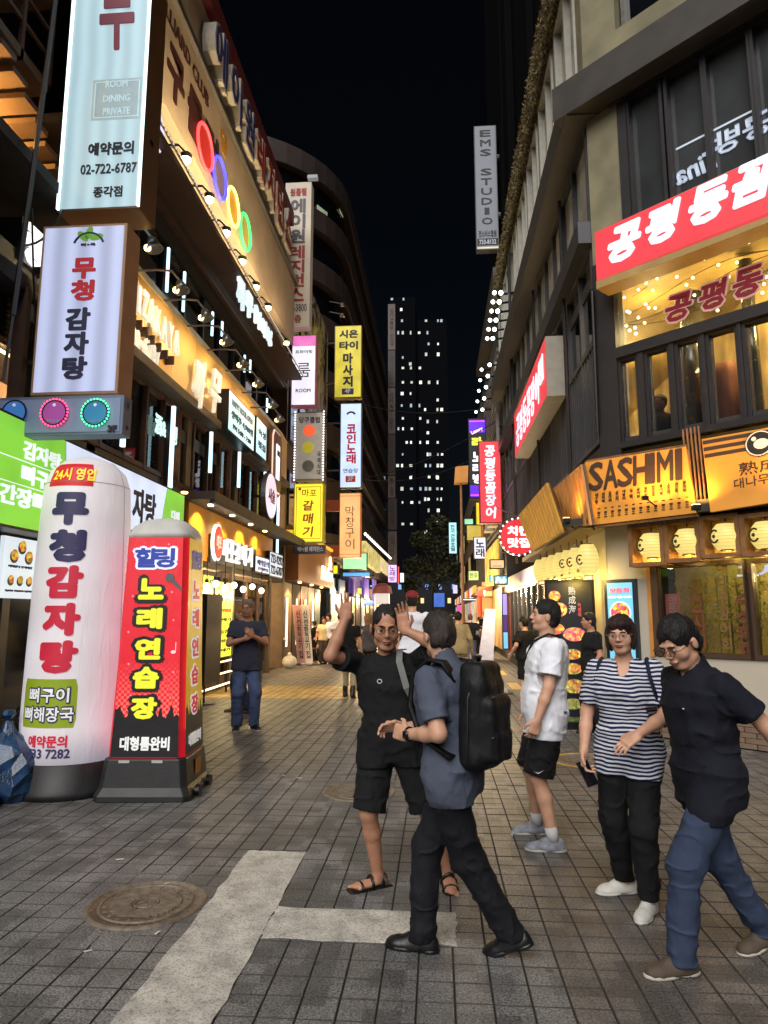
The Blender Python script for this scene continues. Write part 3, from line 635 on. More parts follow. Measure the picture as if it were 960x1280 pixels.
# ---- balcony cage, stair and warm wall at the near end
fpanel(iz, LF, 'warm_wall', 4.2, 8.85, 7.3, 12.6, -2.4, -2.25, M('ochre_render', (196,150,92), .8, ns=2, bump=.1))
lamp('stair_lamp', 'POINT', LF.P(7.6, 8.0, -1.3), 220, (255,190,100), iz, .15)
bc = thing('balcony_cage', 'dark steel balcony cage with slab floors at the upper left', 'balcony', LF.P(7.6, 9, -1))
for z in (9.1, 10.5, 11.9):
    m = MB(); m.fbox(LF, 6.9, 8.3, z-.14, z, -1.9, -.55); obj('deck', m, M('taupe_concrete', (88,70,58), .8, ns=4, amt=.2), bc)
for s in (6.9, 7.6, 8.24):
    for d in (-1.9, -.61):
        m = MB(); m.fbox(LF, s, s+.06, 8.96, 12.6, d, d+.06); obj('post', m, BROWN, bc)
for z in (9.5, 9.9, 10.9, 11.3): m = MB(); m.fbox(LF, 6.96, 8.24, z, z+.05, -.6, -.56); m.fbox(LF, 6.91, 6.95, z, z+.05, -1.84, -.61); obj('rail', m, BROWN, bc)
m = MB(); m.fbox(LF, 8.05, 8.35, 9.3, 9.5, -1.7, -1.66); m.hexa([LF.P(8.0,9.56,-1.7),LF.P(8.4,9.56,-1.7),LF.P(8.4,9.56,-1.66),LF.P(8.0,9.56,-1.66),LF.P(8.0,9.95,-1.7),LF.P(8.05,9.95,-1.7),LF.P(8.05,9.95,-1.66),LF.P(8.0,9.95,-1.66)]); obj('lit_window', m, LIT('pale_window', (190,190,140), .8), bc)
for k in range(9):
    m = MB(); m.fbox(LF, 6.9+k*.26, 7.2+k*.26, 8.9-k*.16, 8.98-k*.16, -1.7, -.5); obj('stair_tread', m, M('taupe_concrete', ()), bc)
# cables near the left edge
m = MB()
for (a, b, r_) in (((-4.72,6.9,5.0),(-4.75,7.4,12),.03),((-4.7,6.8,4.2),(-4.8,7.3,9.0),.018),((-4.75,7.0,5.9),(-4.84,8.2,7.6),.014),((-4.8,7.2,6.5),(-4.7,7.5,4.6),.012)):
    p = [Vector(a)*(1-t_)+Vector(b)*t_ + Vector((0,0,-.3*math.sin(math.pi*t_))) for t_ in np.linspace(0,1,10)]; m.tube(p, r_, 6)
tag(obj('overhead_cable', m, BLACKM), 'tangle of black cables hanging at the upper left edge', 'cable')
# dim lit letters behind
s, z = L(44, 312, -.3)
t = thing('small_letter_box', 'thick grey boxed letter glowing white beside the white projecting sign', 'sign', LF.P(s, z-.2, -.4))
letters(t, '중', LF.P(s, z, -.3), YB, ZU, .5, .5, LETW, name='channel_letter', th=.03, bold=.05); fpanel(t, LF, 'letter_box', s-.3, s+.3, z-.28, z+.28, -.6, -.302, M('grey_box', (96,98,104), .5))
# ---- green gamjatang shop sign over the nearest shops
gs = thing('green_shop_sign', 'long lit shop sign in lime green and pale blue with big white letters', 'sign', LF.P(8, 2.5, .2))
GB, GZ0, GZ1, GD = 11.78, 2.58, 3.80, .34
fpanel(gs, LF, 'sign_box', 5.0, GB, GZ0, GZ1, .02, GD, BLACKM)
GREEN = LIT('lime_face', (128,205,62), .95, .12); PALE = LIT('pale_face', (214,226,250), 1.0, .1)
def poly(parent, name, pts, d, mat, th=.006):
    m = MB(); m.prism([(LF.P(a, b, d)) for a, b in pts], (th,0,0)); return obj(name, m, mat, parent)
poly(gs, 'green_face', [(5.05,GZ0+.03),(7.92,GZ0+.03),(7.78,GZ1-.03),(5.05,GZ1-.03)], GD, GREEN)
poly(gs, 'pale_face', [(7.94,GZ0+.03),(10.62,GZ0+.03),(10.95,GZ1-.03),(7.80,GZ1-.03)], GD, PALE)
poly(gs, 'green_end_face', [(10.64,GZ0+.03),(GB-.03,GZ0+.03),(GB-.03,GZ1-.03),(10.97,GZ1-.03)], GD, GREEN)
WHT = LIT('white_print', (240,246,250), .95); INK = M('slate_ink', (52,56,84), .6)
for (st, vv, hh, a, b) in (('감자탕',3.47,.2,6.95,7.7),('뼈구이',3.2,.2,6.95,7.72),('간장뼈찜',2.93,.21,6.6,7.74)): ftext(gs, LF, st, (a+b)/2, vv, b-a, hh, GD+.007, WHT, bold=.03)
for zz in (3.33, 3.06): fpanel(gs, LF, 'rule_line', 6.0, 7.8, zz, zz+.01, GD+.007, GD+.01, WHT)
ftext(gs, LF, '자탕', 10.1, 3.3, .82, .52, GD+.007, INK, bold=.03); ftext(gs, LF, '돼지고기', 9.75, 2.86, .6, .11, GD+.007, INK)
ftext(gs, LF, '무청감', 8.85, 3.3, 1.3, .52, GD+.007, INK, bold=.03)
ftext(gs, LF, '다채', 11.35, 3.35, .35, .17, GD+.007, WHT, bold=.03); ftext(gs, LF, '뼈해장국', 11.2, 2.95, .55, .16, GD+.007, WHT, bold=.03)
# billiards light box with three dials, projecting across over the column
def pbox(name, label, u0, u1, v0, v1, Y, th, cab, face, em, group=None, cat='projecting sign', side=None, margin=.035, gap_to_wall=True, wallX=-4.85):
    a = atY(u0, (v0+v1)/2, Y); b = atY(u1, (v0+v1)/2, Y); tp = atY((u0+u1)/2, v0, Y).z; bt = atY((u0+u1)/2, v1, Y).z
    t = thing(name, label, cat, ((a.x+b.x)/2, Y+th/2, bt), group)
    m = MB(); m.box((a.x, Y, bt), (b.x, Y+th, tp)); obj('cabinet', m, cab, t, bevel=.008)
    if face: 
        for yy, nm in ((Y-.008, 'lit_face'), (Y+th, 'rear_face')):
            m = MB(); m.box((a.x+margin, yy, bt+margin), (b.x-margin, yy+.008, tp-margin)); obj(nm, m, face, t)
    if gap_to_wall:
        for zz in (bt+(tp-bt)*.22, bt+(tp-bt)*.78):
            m = MB(); e = a.x if wallX < a.x else b.x; m.box((min(wallX, e), Y+th*.4, zz-.03), (max(wallX, e), Y+th*.6, zz+.03))
            if abs(wallX-e) > .02: obj('bracket', m, DARK, t)
    return t, a.x, b.x, bt, tp, Y-.010
def ptext(t, B, st, fx, fz, w, h, mat, vertical=False, **kw):
    _, x0, x1, z0, z1, y = B; W_ = x1-x0; H_ = z1-z0
    return letters(t, st, Vector((x0+W_*fx, y, z0+H_*fz)), XR, ZU, W_*w, H_*h, mat, vertical=vertical, **kw)
GREYB = M('blue_grey_cabinet', (108,122,150), .5, ns=2, amt=.1)
B = pbox('billiard_dial_sign', 'blue-grey sign box with three glowing dials and 3F above the white column', -62, 154, 496, 545, 6.95, .2, GREYB, M('blue_grey_face', (120,134,164), .45, emit=.25, ecol=(110,124,160)), 0)
for u, cr, cf in ((20,(40,60,90),(60,120,190)), (70,(255,60,110),(160,70,150)), (121,(70,240,150),(30,120,160))):
    p = atY(u, 517, 6.95); r = .14
    m = MB(); m.disc((p.x, 6.94, p.z), r, XR, ZU, .03, 28); obj('dial_face', m, LIT('dial_%d' % u, cf, .75, .25), B[0])
    if u > 30:
        for k in range(26):
            a = 2*math.pi*k/26; 
            if k == 0: dot = mesh('ring_bulb', MB().ball((0,0,0), .011, 6, 5), LIT('dot_%d' % u, cr, 4))
            o = bpy.data.objects.new('ring_bulb', dot); COL.objects.link(o); o.location = Vector((p.x+r*1.1*math.cos(a), 6.91, p.z+r*1.1*math.sin(a)))-wloc(B[0]); o.parent = B[0]
    m = MB(); m.torus((p.x, 6.915, p.z), r*.98, .012, XR, ZU, 28, 6); obj('dial_rim', m, DARK, B[0])
    letters(B[0], 'billiard cue', Vector((p.x, 6.908, p.z-.09)), XR, ZU, .14, .03, M('dial_print', (150,190,220)), th=.003)
    m = MB(); m.disc((p.x, 6.908, p.z+.085), .018, XR, ZU, .008, 10); obj('dial_mark', m, M('dial_white', (210,220,240), emit=.4), B[0])
p = atY(141, 536, 6.95); letters(B[0], '3F', Vector((p.x, 6.94, p.z)), XR, ZU, .1, .065, M('black_ink', (22,22,30)), bold=.05)
# white radish-leaf restaurant projecting sign
TANSIDE = M('tan_sign_side', (176,136,104), .5, ns=4, amt=.1)
def strip_face(name, col, s_, n, amt):
    """back-lit acrylic: the upright tubes behind it show as brighter bands"""
    if name in _mats: return _mats[name]
    m = LIT(name, col, s_, 0); t = m.node_tree; b = t.nodes['Principled BSDF']; tc = t.nodes.new('ShaderNodeTexCoord')
    w = t.nodes.new('ShaderNodeTexWave'); w.wave_type = 'BANDS'; w.bands_direction = 'X'; w.inputs['Scale'].default_value = n; w.inputs['Distortion'].default_value = 1.6; w.inputs['Detail'].default_value = 1; w.inputs['Detail Scale'].default_value = .5
    t.links.new(tc.outputs['Object'], w.inputs[0]); r = t.nodes.new('ShaderNodeMapRange'); r.inputs[3].default_value = s_*(1-amt); r.inputs[4].default_value = s_*(1+amt)
    t.links.new(w.outputs['Fac'], r.inputs[0]); t.links.new(r.outputs[0], b.inputs['Emission Strength']); return m
B = pbox('radish_restaurant_sign', 'tall white projecting sign with green sprout logo and red and navy letters', 46, 153, 281, 493, 7.25, .36, TANSIDE, strip_face('lavender_white_face', (176,184,216), .98, 1.1, .2), 1)
REDI = M('red_ink', (190,34,44), .5, emit=.25); NAVY = M('navy_ink', (46,48,84), .5)
ptext(B[0], B, '무청', .53, .665, .26, .25, REDI, True, bold=.045); ptext(B[0], B, '감자탕', .50, .29, .27, .41, NAVY, True, bold=.045)
x0, x1, z0, z1, y = B[1:]; cx = x0+(x1-x0)*.56; W_, H_ = x1-x0, z1-z0
LG = M('leaf_green_ink', (110,170,60), .5, emit=.3)
for dx, dz, rx, rz, a in ((0,.945,.045,.035,1.3),(-.07,.925,.05,.018,2.4),(.09,.918,.045,.012,.2)):
    m = MB(); c_ = Vector((cx+dx*W_, y, z0+dz*H_)); u_ = Vector((math.cos(a),0,math.sin(a))); w_ = Vector((-math.sin(a),0,math.cos(a)))
    m.disc(c_, .085, u_, w_, .006, 16, 1, .5); obj('leaf_print', m, LG, B[0])
m = MB(); m.torus((cx, y, z0+.855*H_), .19, .014, XR, ZU, 20, 6, .35, math.pi-.35); obj('bowl_arc', m, NAVY, B[0])
ptext(B[0], B, '뼈+국', .56, .872, .17, .018, NAVY)
# pale blue room-dining projecting sign
B = pbox('room_dining_sign', 'huge pale blue lit projecting sign with phone number and faded room dining plate', 88, 186, -150, 262, 7.85, .5, M('bronze_sign_side', (112,78,48), .45, .3, ns=3), strip_face('pale_cyan_face', (176,206,216), .92, 1.3, .12), 1)
x0, x1, z0, z1, y = B[1:]; W_, H_ = x1-x0, z1-z0
PX = lambda u, v: atY(u, v, y)
DI = M('dark_ink', (24,30,44), .5)
p = PX(139,186); letters(B[0], '예약문의', p, XR, ZU, .62, .18, DI, bold=.03)
p = PX(136,211); letters(B[0], '02-722-6787', p, XR, ZU, .76, .138, DI, bold=.01)
p = PX(135,240); letters(B[0], '종각점', p, XR, ZU, .39, .15, DI, bold=.02)
p = PX(147,15); letters(B[0], '무', p, XR, ZU, .48, 1.14, M('crimson_brush', (140,44,72), .5, emit=.1), shear=-.12, bold=.03)
p = PX(146,124); m = MB(); m.box((p.x-.34, y-.003, p.z-.30), (p.x+.34, y+.001, p.z+.30)); obj('grey_plate', m, M('faded_plate', (150,172,178), .5, emit=.55, ecol=(150,174,182)), B[0])
for (a, b) in (((-.31,-.27),(.31,-.255)),((-.31,.255),(.31,.27)),((-.31,-.255),(-.295,.255)),((.295,-.255),(.31,.255))):
    m = MB(); m.box((p.x+a[0], y-.007, p.z+a[1]), (p.x+b[0], y-.0035, p.z+b[1])); obj('plate_line', m, M('faded_white', (180,205,212), .5, emit=.6), B[0])
for st, v in (('ROOM',105),('DINING',123),('PRIVATE',139)): letters(B[0], st, PX(146, v)+Vector((0,-.004,0)), XR, ZU, .30 if st == 'ROOM' else .37, .10, M('faded_white', ()), th=.004, bold=.02)
for xx in (x0+.012, x1-.012):
    m = MB(); m.box((xx-.014, y-.03, z0+.02), (xx+.014, y+.008, z1)); obj('edge_tube', m, LIT('edge_glow', (225,250,250), 2.4), B[0])
# ---- projecting signs further along
GREYS = M('grey_sign_side', (130,122,112), .6)
B = pbox('residence_projecting_sign', 'unlit white projecting sign with grey and dark red letters and phone number', 355, 388, 228, 408, 21.4, .45, M('dusty_white_box_glow', (186,176,160), .6, ns=1.5, emit=.12), None, 0)  # faint emission in the box brightens a sign that is not lit
GI = M('grey_ink', (74,74,84)); RI = M('dark_red_ink', (150,40,40))
ptext(B[0], B, '원룸텔', .5, .93, .62, .05, RI, bold=.03); ptext(B[0], B, '에이원', .5, .725, .55, .31, GI, True, bold=.03); ptext(B[0], B, '레지던스', .5, .36, .55, .38, RI, True, bold=.03)
ptext(B[0], B, '722-3800', .5, .125, .8, .05, GI); ptext(B[0], B, '5층', .5, .05, .4, .055, RI)
m = MB(); m.box((-4.3,21.3,B[4]+.08),(-3.95,21.5,B[4]+.2)); obj('top_lamp', m, LIT('dim_white', (150,155,155), .5), B[0])
B = pbox('room_bar_sign', 'lit white projecting sign fading to pink at the top', 364, 395, 419, 507, 21.9, .4, M('pink_edge', (200,120,150)), LIT('milky_face', (238,232,246), 1.12, .12), 1)
DG = M('olive_grey_ink', (70,76,66))
x0, x1, z0, z1, y = B[1:]; m = MB(); m.box((x0+.03,y-.004,z0+(z1-z0)*.84),(x1-.03,y,z1-.03)); obj('pink_band', m, LIT('pink_face', (232,120,190), 1.0, .2), B[0])
ptext(B[0], B, '프라이빗', .5, .76, .7, .05, DG); ptext(B[0], B, '룸', .5, .5, .55, .2, DG, bold=.0); ptext(B[0], B, 'ROOM', .5, .21, .6, .05, DG)
m = MB()
B = pbox('billiard_ball_sign', 'grey projecting sign with red, yellow and silver balls edged with white bulbs', 369, 404, 515, 600, 22.3, .4, GREYS, M('ball_face', (172,164,152), .5, emit=.35), 1)
x0, x1, z0, z1, y = B[1:]; W_, H_ = x1-x0, z1-z0
ptext(B[0], B, '당구클럽', .5, .88, .75, .09, M('plum_ink', (90,60,90)), bold=.02); ptext(B[0], B, '국제식대', .86, .24, .12, .34, DG, True)
for fx, fz, c_, e_ in ((.5,.72,(240,90,50),.9),(.46,.47,(214,196,60),.35),(.48,.2,(128,128,122),.0)):
    m = MB(); m.disc((x0+W_*fx, y-.01, z0+H_*fz), .2, XR, ZU, .02, 22); obj('printed_ball', m, M('pball_%d' % int(fz*100), c_, .4, emit=e_, ecol=c_, ns=1.3, amt=.2), B[0])
db = mesh('edge_bulb', MB().ball((0,0,0), .028, 6, 5), LIT('edge_bulbs', (245,250,245), 3))
for k in range(26):
    fz = k/25
    for xx in (x0-.01, x1+.01):
        o = bpy.data.objects.new('edge_bulb', db); COL.objects.link(o); o.location = Vector((xx, y-.02, z0+H_*fz))-wloc(B[0]); o.parent = B[0]
B = pbox('seagull_barbecue_sign', 'bright yellow projecting sign with dark orange brush letters and thin frame line', 367, 404, 604, 678, 21.9, .4, M('yellow_edge', (200,190,40)), LIT('bright_yellow_face', (250,240,52), 1.05, .06), 1)
x0, x1, z0, z1, y = B[1:]; W_, H_ = x1-x0, z1-z0; OI = M('burnt_orange_ink', (150,64,20), .5, emit=.15)
ptext(B[0], B, '마포', .52, .83, .5, .13, OI, bold=.01, shear=.1); 
for ch, fz in (('갈',.62),('매',.40),('기',.18)): ptext(B[0], B, ch, .5, fz, .36, .17, OI, bold=.03, shear=.12)
for a, b in (((.08,.06),(.1,.94)),((.9,.06),(.92,.94)),((.1,.06),(.9,.07)),((.1,.93),(.9,.94))):
    m = MB(); m.box((x0+W_*a[0], y-.004, z0+H_*a[1]), (x0+W_*b[0], y, z0+H_*b[1])); obj('frame_line', m, OI, B[0])
m = MB(); m.disc((x0+W_*.2, y-.006, z0+H_*.9), .05, XR, ZU, .01, 10); obj('red_seal', m, REDI, B[0])
B = pbox('residence_name_plate', 'small dark grey plate with white letters under the bright yellow sign', 366, 406, 681, 692, 21.9, .3, M('slate_plate', (58,62,76), .5), None, 0)
ptext(B[0], B, '에이원 레지던스', .55, .5, .8, .55, M('plate_white', (180,185,200), emit=.15), bold=.02)
WX = -4.3
B = pbox('thai_massage_sign', 'mustard yellow lit projecting sign with black two column letters', 418, 452, 407, 497, 29.0, .4, M('olive_edge', (130,110,40)), LIT('mustard_face', (206,188,48), .95, .2), 1, wallX=-4.85)
BI = M('black_ink', ())
ptext(B[0], B, '시온', .52, .88, .68, .11, BI, bold=.05); ptext(B[0], B, '타이', .52, .72, .68, .11, BI, bold=.05); ptext(B[0], B, '마사지', .5, .38, .34, .46, BI, True, bold=.05)
x0, x1, z0, z1, y = B[1:]; m = MB(); m.box((x0+.35, y-.004, z0+.14), (x1-.35, y, z0+.42)); obj('floor_plate', m, M('violet_ink', (60,40,80)), B[0]); ptext(B[0], B, '4F', .5, .09, .2, .06, M('plate_white', ()))
B = pbox('coin_karaoke_sign', 'pale blue lit projecting sign with crimson letters and a black arch mark', 425, 452, 504, 610, 29.0, .4, M('blue_edge', (90,100,120)), LIT('pale_blue_face', (196,214,250), 1.15, .08), 1)
ptext(B[0], B, '코인노래', .52, .515, .42, .46, M('crimson_ink', (200,30,70), emit=.2), True, bold=.04); ptext(B[0], B, '연습장', .5, .2, .7, .05, M('navy_ink', ()), bold=.01)
x0, x1, z0, z1, y = B[1:]; m = MB(); m.torus(((x0+x1)/2, y, z0+(z1-z0)*.84), .2, .045, XR, ZU, 16, 5, .5, math.pi-.5); obj('arch_mark', m, BI, B[0])
m = MB(); m.box((x0+.26, y-.004, z0+.26), (x1-.26, y, z0+.54)); obj('floor_plate', m, REDI, B[0]); ptext(B[0], B, '3F', .5, .11, .26, .055, M('plate_white', ()), bold=.04)
B = pbox('grilled_tripe_sign', 'peach lit projecting sign with thin black brush letters below the pale blue one', 424, 451, 616, 697, 29.0, .4, M('orange_edge', (200,120,60)), LIT('peach_face', (250,186,120), 1.05, .12), 1)
ptext(B[0], B, '막창구이', .5, .46, .42, .66, M('sepia_ink', (70,40,20)), True, bold=-.005)
x0, x1, z0, z1, y = B[1:]
for fz in (.05, .95): m = MB(); m.box((x0+.04, y-.004, z0+(z1-z0)*fz-.01), (x1-.04, y, z0+(z1-z0)*fz+.01)); obj('frame_line', m, OI, B[0])
for zz in (4.1, 6.1): m = MB(); m.box((-4.8, 29.1, zz), (x0, 29.3, zz+.5)); obj('rust_beam', m, M('rust_steel', (150,72,34), .7, ns=6), B[0])
# small shop poster and bins by the near shop
def board_with_bowls(t, F, s0, s1, z0, z1, d, rows, cols, rr, cols_c, zlo=0.1, zhi=.92, rev=False):
    for i in range(rows):
        for j in range(cols):
            s = s0+(s1-s0)*(j+.5)/cols; z = z0+(z1-z0)*(zlo+(zhi-zlo)*(i+.5)/rows)
            m = MB(); m.disc(F.P(s, z, d), rr, F.s, ZU, .008, 16, 1, .8); obj('printed_bowl', m, M('bowl_rim', (60,60,54), .5), t)
            m = MB(); m.disc(F.P(s, z+.01, d+.009), rr*.84, F.s, ZU, .006, 14, 1, .8); obj('printed_food', m, food(cols_c[(i*cols+j) % len(cols_c)]), t)
def food(c):
    k = 'food_%d_%d_%d' % c
    if k in _mats: return _mats[k]
    m = M(k, c, .5); t = m.node_tree; b = t.nodes['Principled BSDF']; tc = t.nodes.new('ShaderNodeTexCoord'); v = t.nodes.new('ShaderNodeTexVoronoi'); v.inputs['Scale'].default_value = 26
    t.links.new(tc.outputs['Object'], v.inputs[0]); h = t.nodes.new('ShaderNodeHueSaturation'); sp = t.nodes.new('ShaderNodeSeparateColor'); t.links.new(v.outputs['Color'], sp.inputs[0])
    mr = t.nodes.new('ShaderNodeMapRange'); mr.inputs[3].default_value = .44; mr.inputs[4].default_value = .6; t.links.new(sp.outputs[0], mr.inputs[0]); t.links.new(mr.outputs[0], h.inputs['Hue'])
    m2 = t.nodes.new('ShaderNodeMapRange'); m2.inputs[3].default_value = .5; m2.inputs[4].default_value = 1.7; t.links.new(sp.outputs[1], m2.inputs[0]); t.links.new(m2.outputs[0], h.inputs['Value'])
    h.inputs['Color'].default_value = (*lin(c), 1); t.links.new(h.outputs[0], b.inputs['Base Color']); t.links.new(h.outputs[0], b.inputs['Emission Color']); b.inputs['Emission Strength'].default_value = .7
    return m
t = thing('food_poster', 'white lit poster with rows of food bowls beside the white column', 'poster', LF.P(7.9, .9, .05))
a, _ = L(3,710,.05); b, _ = L(45,710,.05); _, zt = L(22,672,.05); _, zb = L(22,748,.05)
fpanel(t, LF, 'lit_sheet', a, b, zb, zt, .0, .05, LIT('poster_white', (216,228,236), 1.0, .05))
w_ = b-a; h_ = zt-zb
for (fx, fz, rr) in ((.52,.84,.075),(.3,.68,.075),(.74,.68,.075),(.25,.28,.055),(.52,.28,.055),(.8,.28,.055)):
    m = MB(); m.disc(LF.P(a+w_*fx, zb+h_*fz, .051), rr, YB, ZU, .006, 16); obj('printed_bowl', m, M('bowl_rim', (60,60,54), .5), t)
    m = MB(); m.disc(LF.P(a+w_*fx, zb+h_*fz+.02, .058), rr*.85, YB, ZU, .006, 14); obj('printed_food', m, food((200,130,50)), t)
ftext(t, LF, '뼈해장국 우거지탕', a+w_*.5, zb+h_*.52, w_*.7, .03, .052, INK); ftext(t, LF, '9,000 10,000 9,000', a+w_*.5, zb+h_*.12, w_*.8, .025, .052, INK)
# rubbish bags
def bag(c, r, label, mat, sc_, extra=None):
    t = thing('rubbish_bag', label, 'rubbish bag', c); m = MB(); N, K = 9, 14; rings = []
    for i in range(N):
        f = i/(N-1); prof = [.72,.95,1.0,.97,.9,.78,.55,.22,.12][i]
        rings.append([Vector(c)+Vector((math.cos(2*math.pi*j/K)*r*prof*sc_[0]*(1+.11*math.sin(3*j+i*1.7)+random.uniform(-.05,.05)), math.sin(2*math.pi*j/K)*r*prof*sc_[1]*(1+.1*math.cos(2*j+i)), f*r*sc_[2]*(1+.04*math.sin(j*2)))) for j in range(K)])
    m.loft(rings); obj('bag_skin', m, mat, t, False, bevel=.004)
    m = MB(); top = Vector(c)+ZU*r*sc_[2]*.97; m.lathe(top, [(r*.1,0),(r*.06,.05),(r*.2,.1),(r*.16,.14)], 9); obj('tied_neck', m, mat, t)
    return t
BLUEP = M('blue_plastic', (34,66,104), .25, ns=7, amt=.5, bump=.5, coat=.5); BLKP = M('black_plastic_film', (24,24,28), .22, ns=8, bump=.6, coat=.4)
bag((-3.92,6.62,0), .42, 'black rubbish bag nearest the white column', BLKP, (.85,.8,2.0)); bag((-4.15,7.1,0), .42, 'black rubbish bag behind the blue one, against the shop', BLKP, (1,.9,2.3))
bag((-3.98,6.25,0), .32, 'blue plastic rubbish bag at the left edge beside the white column', BLUEP, (1,.8,2.1)); bag((-4.0,5.95,0), .16, 'small orange printed bag at the foot of the blue one', M('orange_plastic', (170,90,60), .35, ns=9, amt=.4, bump=.4), (1,.8,1.3))
bag((-4.3,7.6,0), .4, 'grey plastic bag piled behind the black one', M('clear_grey_plastic', (110,112,116), .2, ns=9, amt=.5, bump=.6, coat=.5), (1,.9,2.5))
# ================================================================== RIGHT SIDE
R_ = RF.at; K_ = CF.at
OLIVE = M('olive_concrete', (128,122,96), .85, ns=1.6, amt=.28, bump=.25); CREAM = M('cream_render_wall', (176,168,152), .8, ns=1.2, amt=.1, bump=.08)
GREYF = M('charcoal_window_frame', (62,62,66), .45, .2); DBEAM = M('dark_brown_beam', (58,54,50), .6, .1, ns=3, amt=.25)
WOODP = M('honey_wood_board', (190,128,58), .5, ns=3, amt=.3, bump=.2); WOODD = M('dark_wood_post', (96,64,36), .6, ns=7, amt=.35, bump=.2)
BAMB = M('bamboo_cane', (128,88,50), .5, ns=9, amt=.35)
rb = thing('corner_restaurant_building', 'chamfered corner building with wooden sashimi boards, red sign and dark framed windows', 'building', (2.56, 10.36, 0))
CL = 5.6   # chamfer length
def prism_xy(parent, name, pts, z0, z1, mat):
    m = MB(); m.prism([(a, b, z0) for a, b in pts], (0,0,z1-z0)); return obj(name, m, mat, parent)
def ft(d, e): # inner footprint polygon, set back by d from both facades
    c0 = CF.P(0,0,-d); c1 = CF.P(CL,0,-d)
    t = (2.56+d-c0.x)/.725; k = CF.P(t*math.hypot(.725,.688)*1.0, 0, -d)
    s_ = (2.56+d - c0.x)/CF.s.x; k = CF.P(s_, 0, -d)
    return [(2.56+d, e), (k.x, k.y), (c1.x, c1.y), (13, c1.y), (13, e)]
for z, t in ((4.28,.2), (7.2,.2), (10.3,.25)): prism_xy(rb, 'floor_slab', ft(.03, 25.4), z-t, z, WALLD)
prism_xy(rb, 'core', ft(3.2, 25.4), 0, 14, WALLD); prism_xy(rb, 'upper_core', ft(.35, 25.4), 7.2, 10.1, WALLD); prism_xy(rb, 'top_core', ft(.35, 25.4), 10.3, 14.2, WALLD)
prism_xy(rb, 'end_wall', [(2.6,25.4),(13,25.4),(13,25.55),(2.6,25.55)], 0, 14.2, WALLD)
# ground floor chamfer: cream wall with openings
def cp(name, s0, s1, z0, z1, d0, d1, mat, p=rb): 
    m = MB(); m.fbox(CF, s0, s1, z0, z1, d0, d1); return obj(name, m, mat, p)
def rp(name, s0, s1, z0, z1, d0, d1, mat, p=rb):
    m = MB(); m.fbox(RF, s0, s1, z0, z1, d0, d1); return obj(name, m, mat, p)
sw, zw1 = K_(818,705); _, zw0 = K_(880,822); zt = 2.98
cp('cream_wall', -.02, sw-.1, .42, zt, -.3, 0, CREAM); cp('cream_wall', sw-.1, CL, .42, zw0, -.3, 0, CREAM); cp('cream_wall', sw-.1, CL, zw1+.05, zt, -.3, 0, CREAM)
rp('cream_wall', 10.5, 12.1, .42, zt, -.3, 0, CREAM)
bk = mesh('stone_brick', MB().bev((-.13,-.03,0), (.13,.03,.058), .006), M('taupe_brick', (112,92,76), .8, ns=6, amt=.25, bump=.3))
cp('brick_backing', 0, CL, 0, .42, -.3, -.02, M('mortar', (70,64,58), .9)); 
ang = math.atan2(CF.s.y, CF.s.x)
for r_ in range(6):
    for c_ in range(21):
        s = .14+c_*.27+(.13 if r_ % 2 else 0)
        if s > CL-.1: continue
        o = bpy.data.objects.new('stone_brick', bk); COL.objects.link(o); o.location = CF.P(s, .02+r_*.066, random.uniform(-.006,.004))-wloc(rb); o.rotation_euler = (0,0,ang); o.parent = rb
# window with bamboo behind
WF = M('brown_window_frame', (66,46,34), .5)
for a, b in ((sw, K_(940,760)[0]), (K_(941,760)[0], CL-.2)):
    fr_ = MB(); fr_.fbox(CF, a-.06, a+.03, zw0, zw1, -.12, .03); fr_.fbox(CF, b-.07, b-.001, zw0, zw1, -.12, .03); fr_.fbox(CF, a+.03, b-.07, zw1-.06, zw1, -.12, .03); fr_.fbox(CF, a+.03, b-.07, zw0, zw0+.06, -.12, .03)
    o = obj('window', fr_, WF, rb); m = MB(); m.fbox(CF, a+.03, b-.07, zw0+.06, zw1-.06, -.06, -.05); obj('pane', m, GLASS('shop_glass', (52,50,34), .22), o)
cp('honey_post', sw-.12, sw-.062, zw0-.02, zw1+.02, -.05, .02, WOODP)
cp('shop_back_wall', .3, CL, .45, 2.7, -1.6, -1.5, M('olive_interior', (164,152,88), .8, ns=1, amt=.4))
lamp('shop_lamp', 'POINT', CF.P(2.2, 2.3, -.7), 80, (255,215,130), rb, .2); lamp('shop_lamp', 'POINT', CF.P(4.2, 2.3, -.7), 80, (255,215,130), rb, .2)
bt_ = thing('bamboo_plant', 'green bamboo plants crowded behind the brown framed corner window', 'plant', CF.P(1.5, .6, -.6))
m = MB()
for i in range(16):
    s = 1.0+i*.17+random.uniform(-.05,.05); d = random.uniform(-.9,-.4); top = random.uniform(1.9,2.4)
    m.tube([CF.P(s, .6, d), CF.P(s+random.uniform(-.08,.08), top, d+random.uniform(-.1,.1))], .012, 5)
obj('cane', m, M('green_cane', (110,120,50), .5), bt_, kind='stuff')
m = MB()
for i in range(2600):
    s = random.uniform(.85,3.4) if i % 3 else random.uniform(1.0, 2.4); z = 1.25+abs(random.gauss(.45,.35)); z = min(z, 2.42) ; d = random.uniform(-.6,-.14)
    p = CF.P(s, z, d); a = random.uniform(0,6.28); q = random.uniform(.06,.13)
    dv = Vector((math.cos(a), math.sin(a), random.uniform(-.9,.2)))*q; w_ = Vector((-math.sin(a), math.cos(a), .3))*.009
    m.add([p, p+dv*.5+w_, p+dv, p+dv*.5-w_], [(0,1,2,3)])
obj('leaves', m, M('bamboo_leaves', (150,168,74), .6, ns=3, amt=.5), bt_, kind='stuff')
DEC = M('brick_red_decal', (104,52,34), .6); DEC2 = M('mustard_decal', (112,84,44), .6)
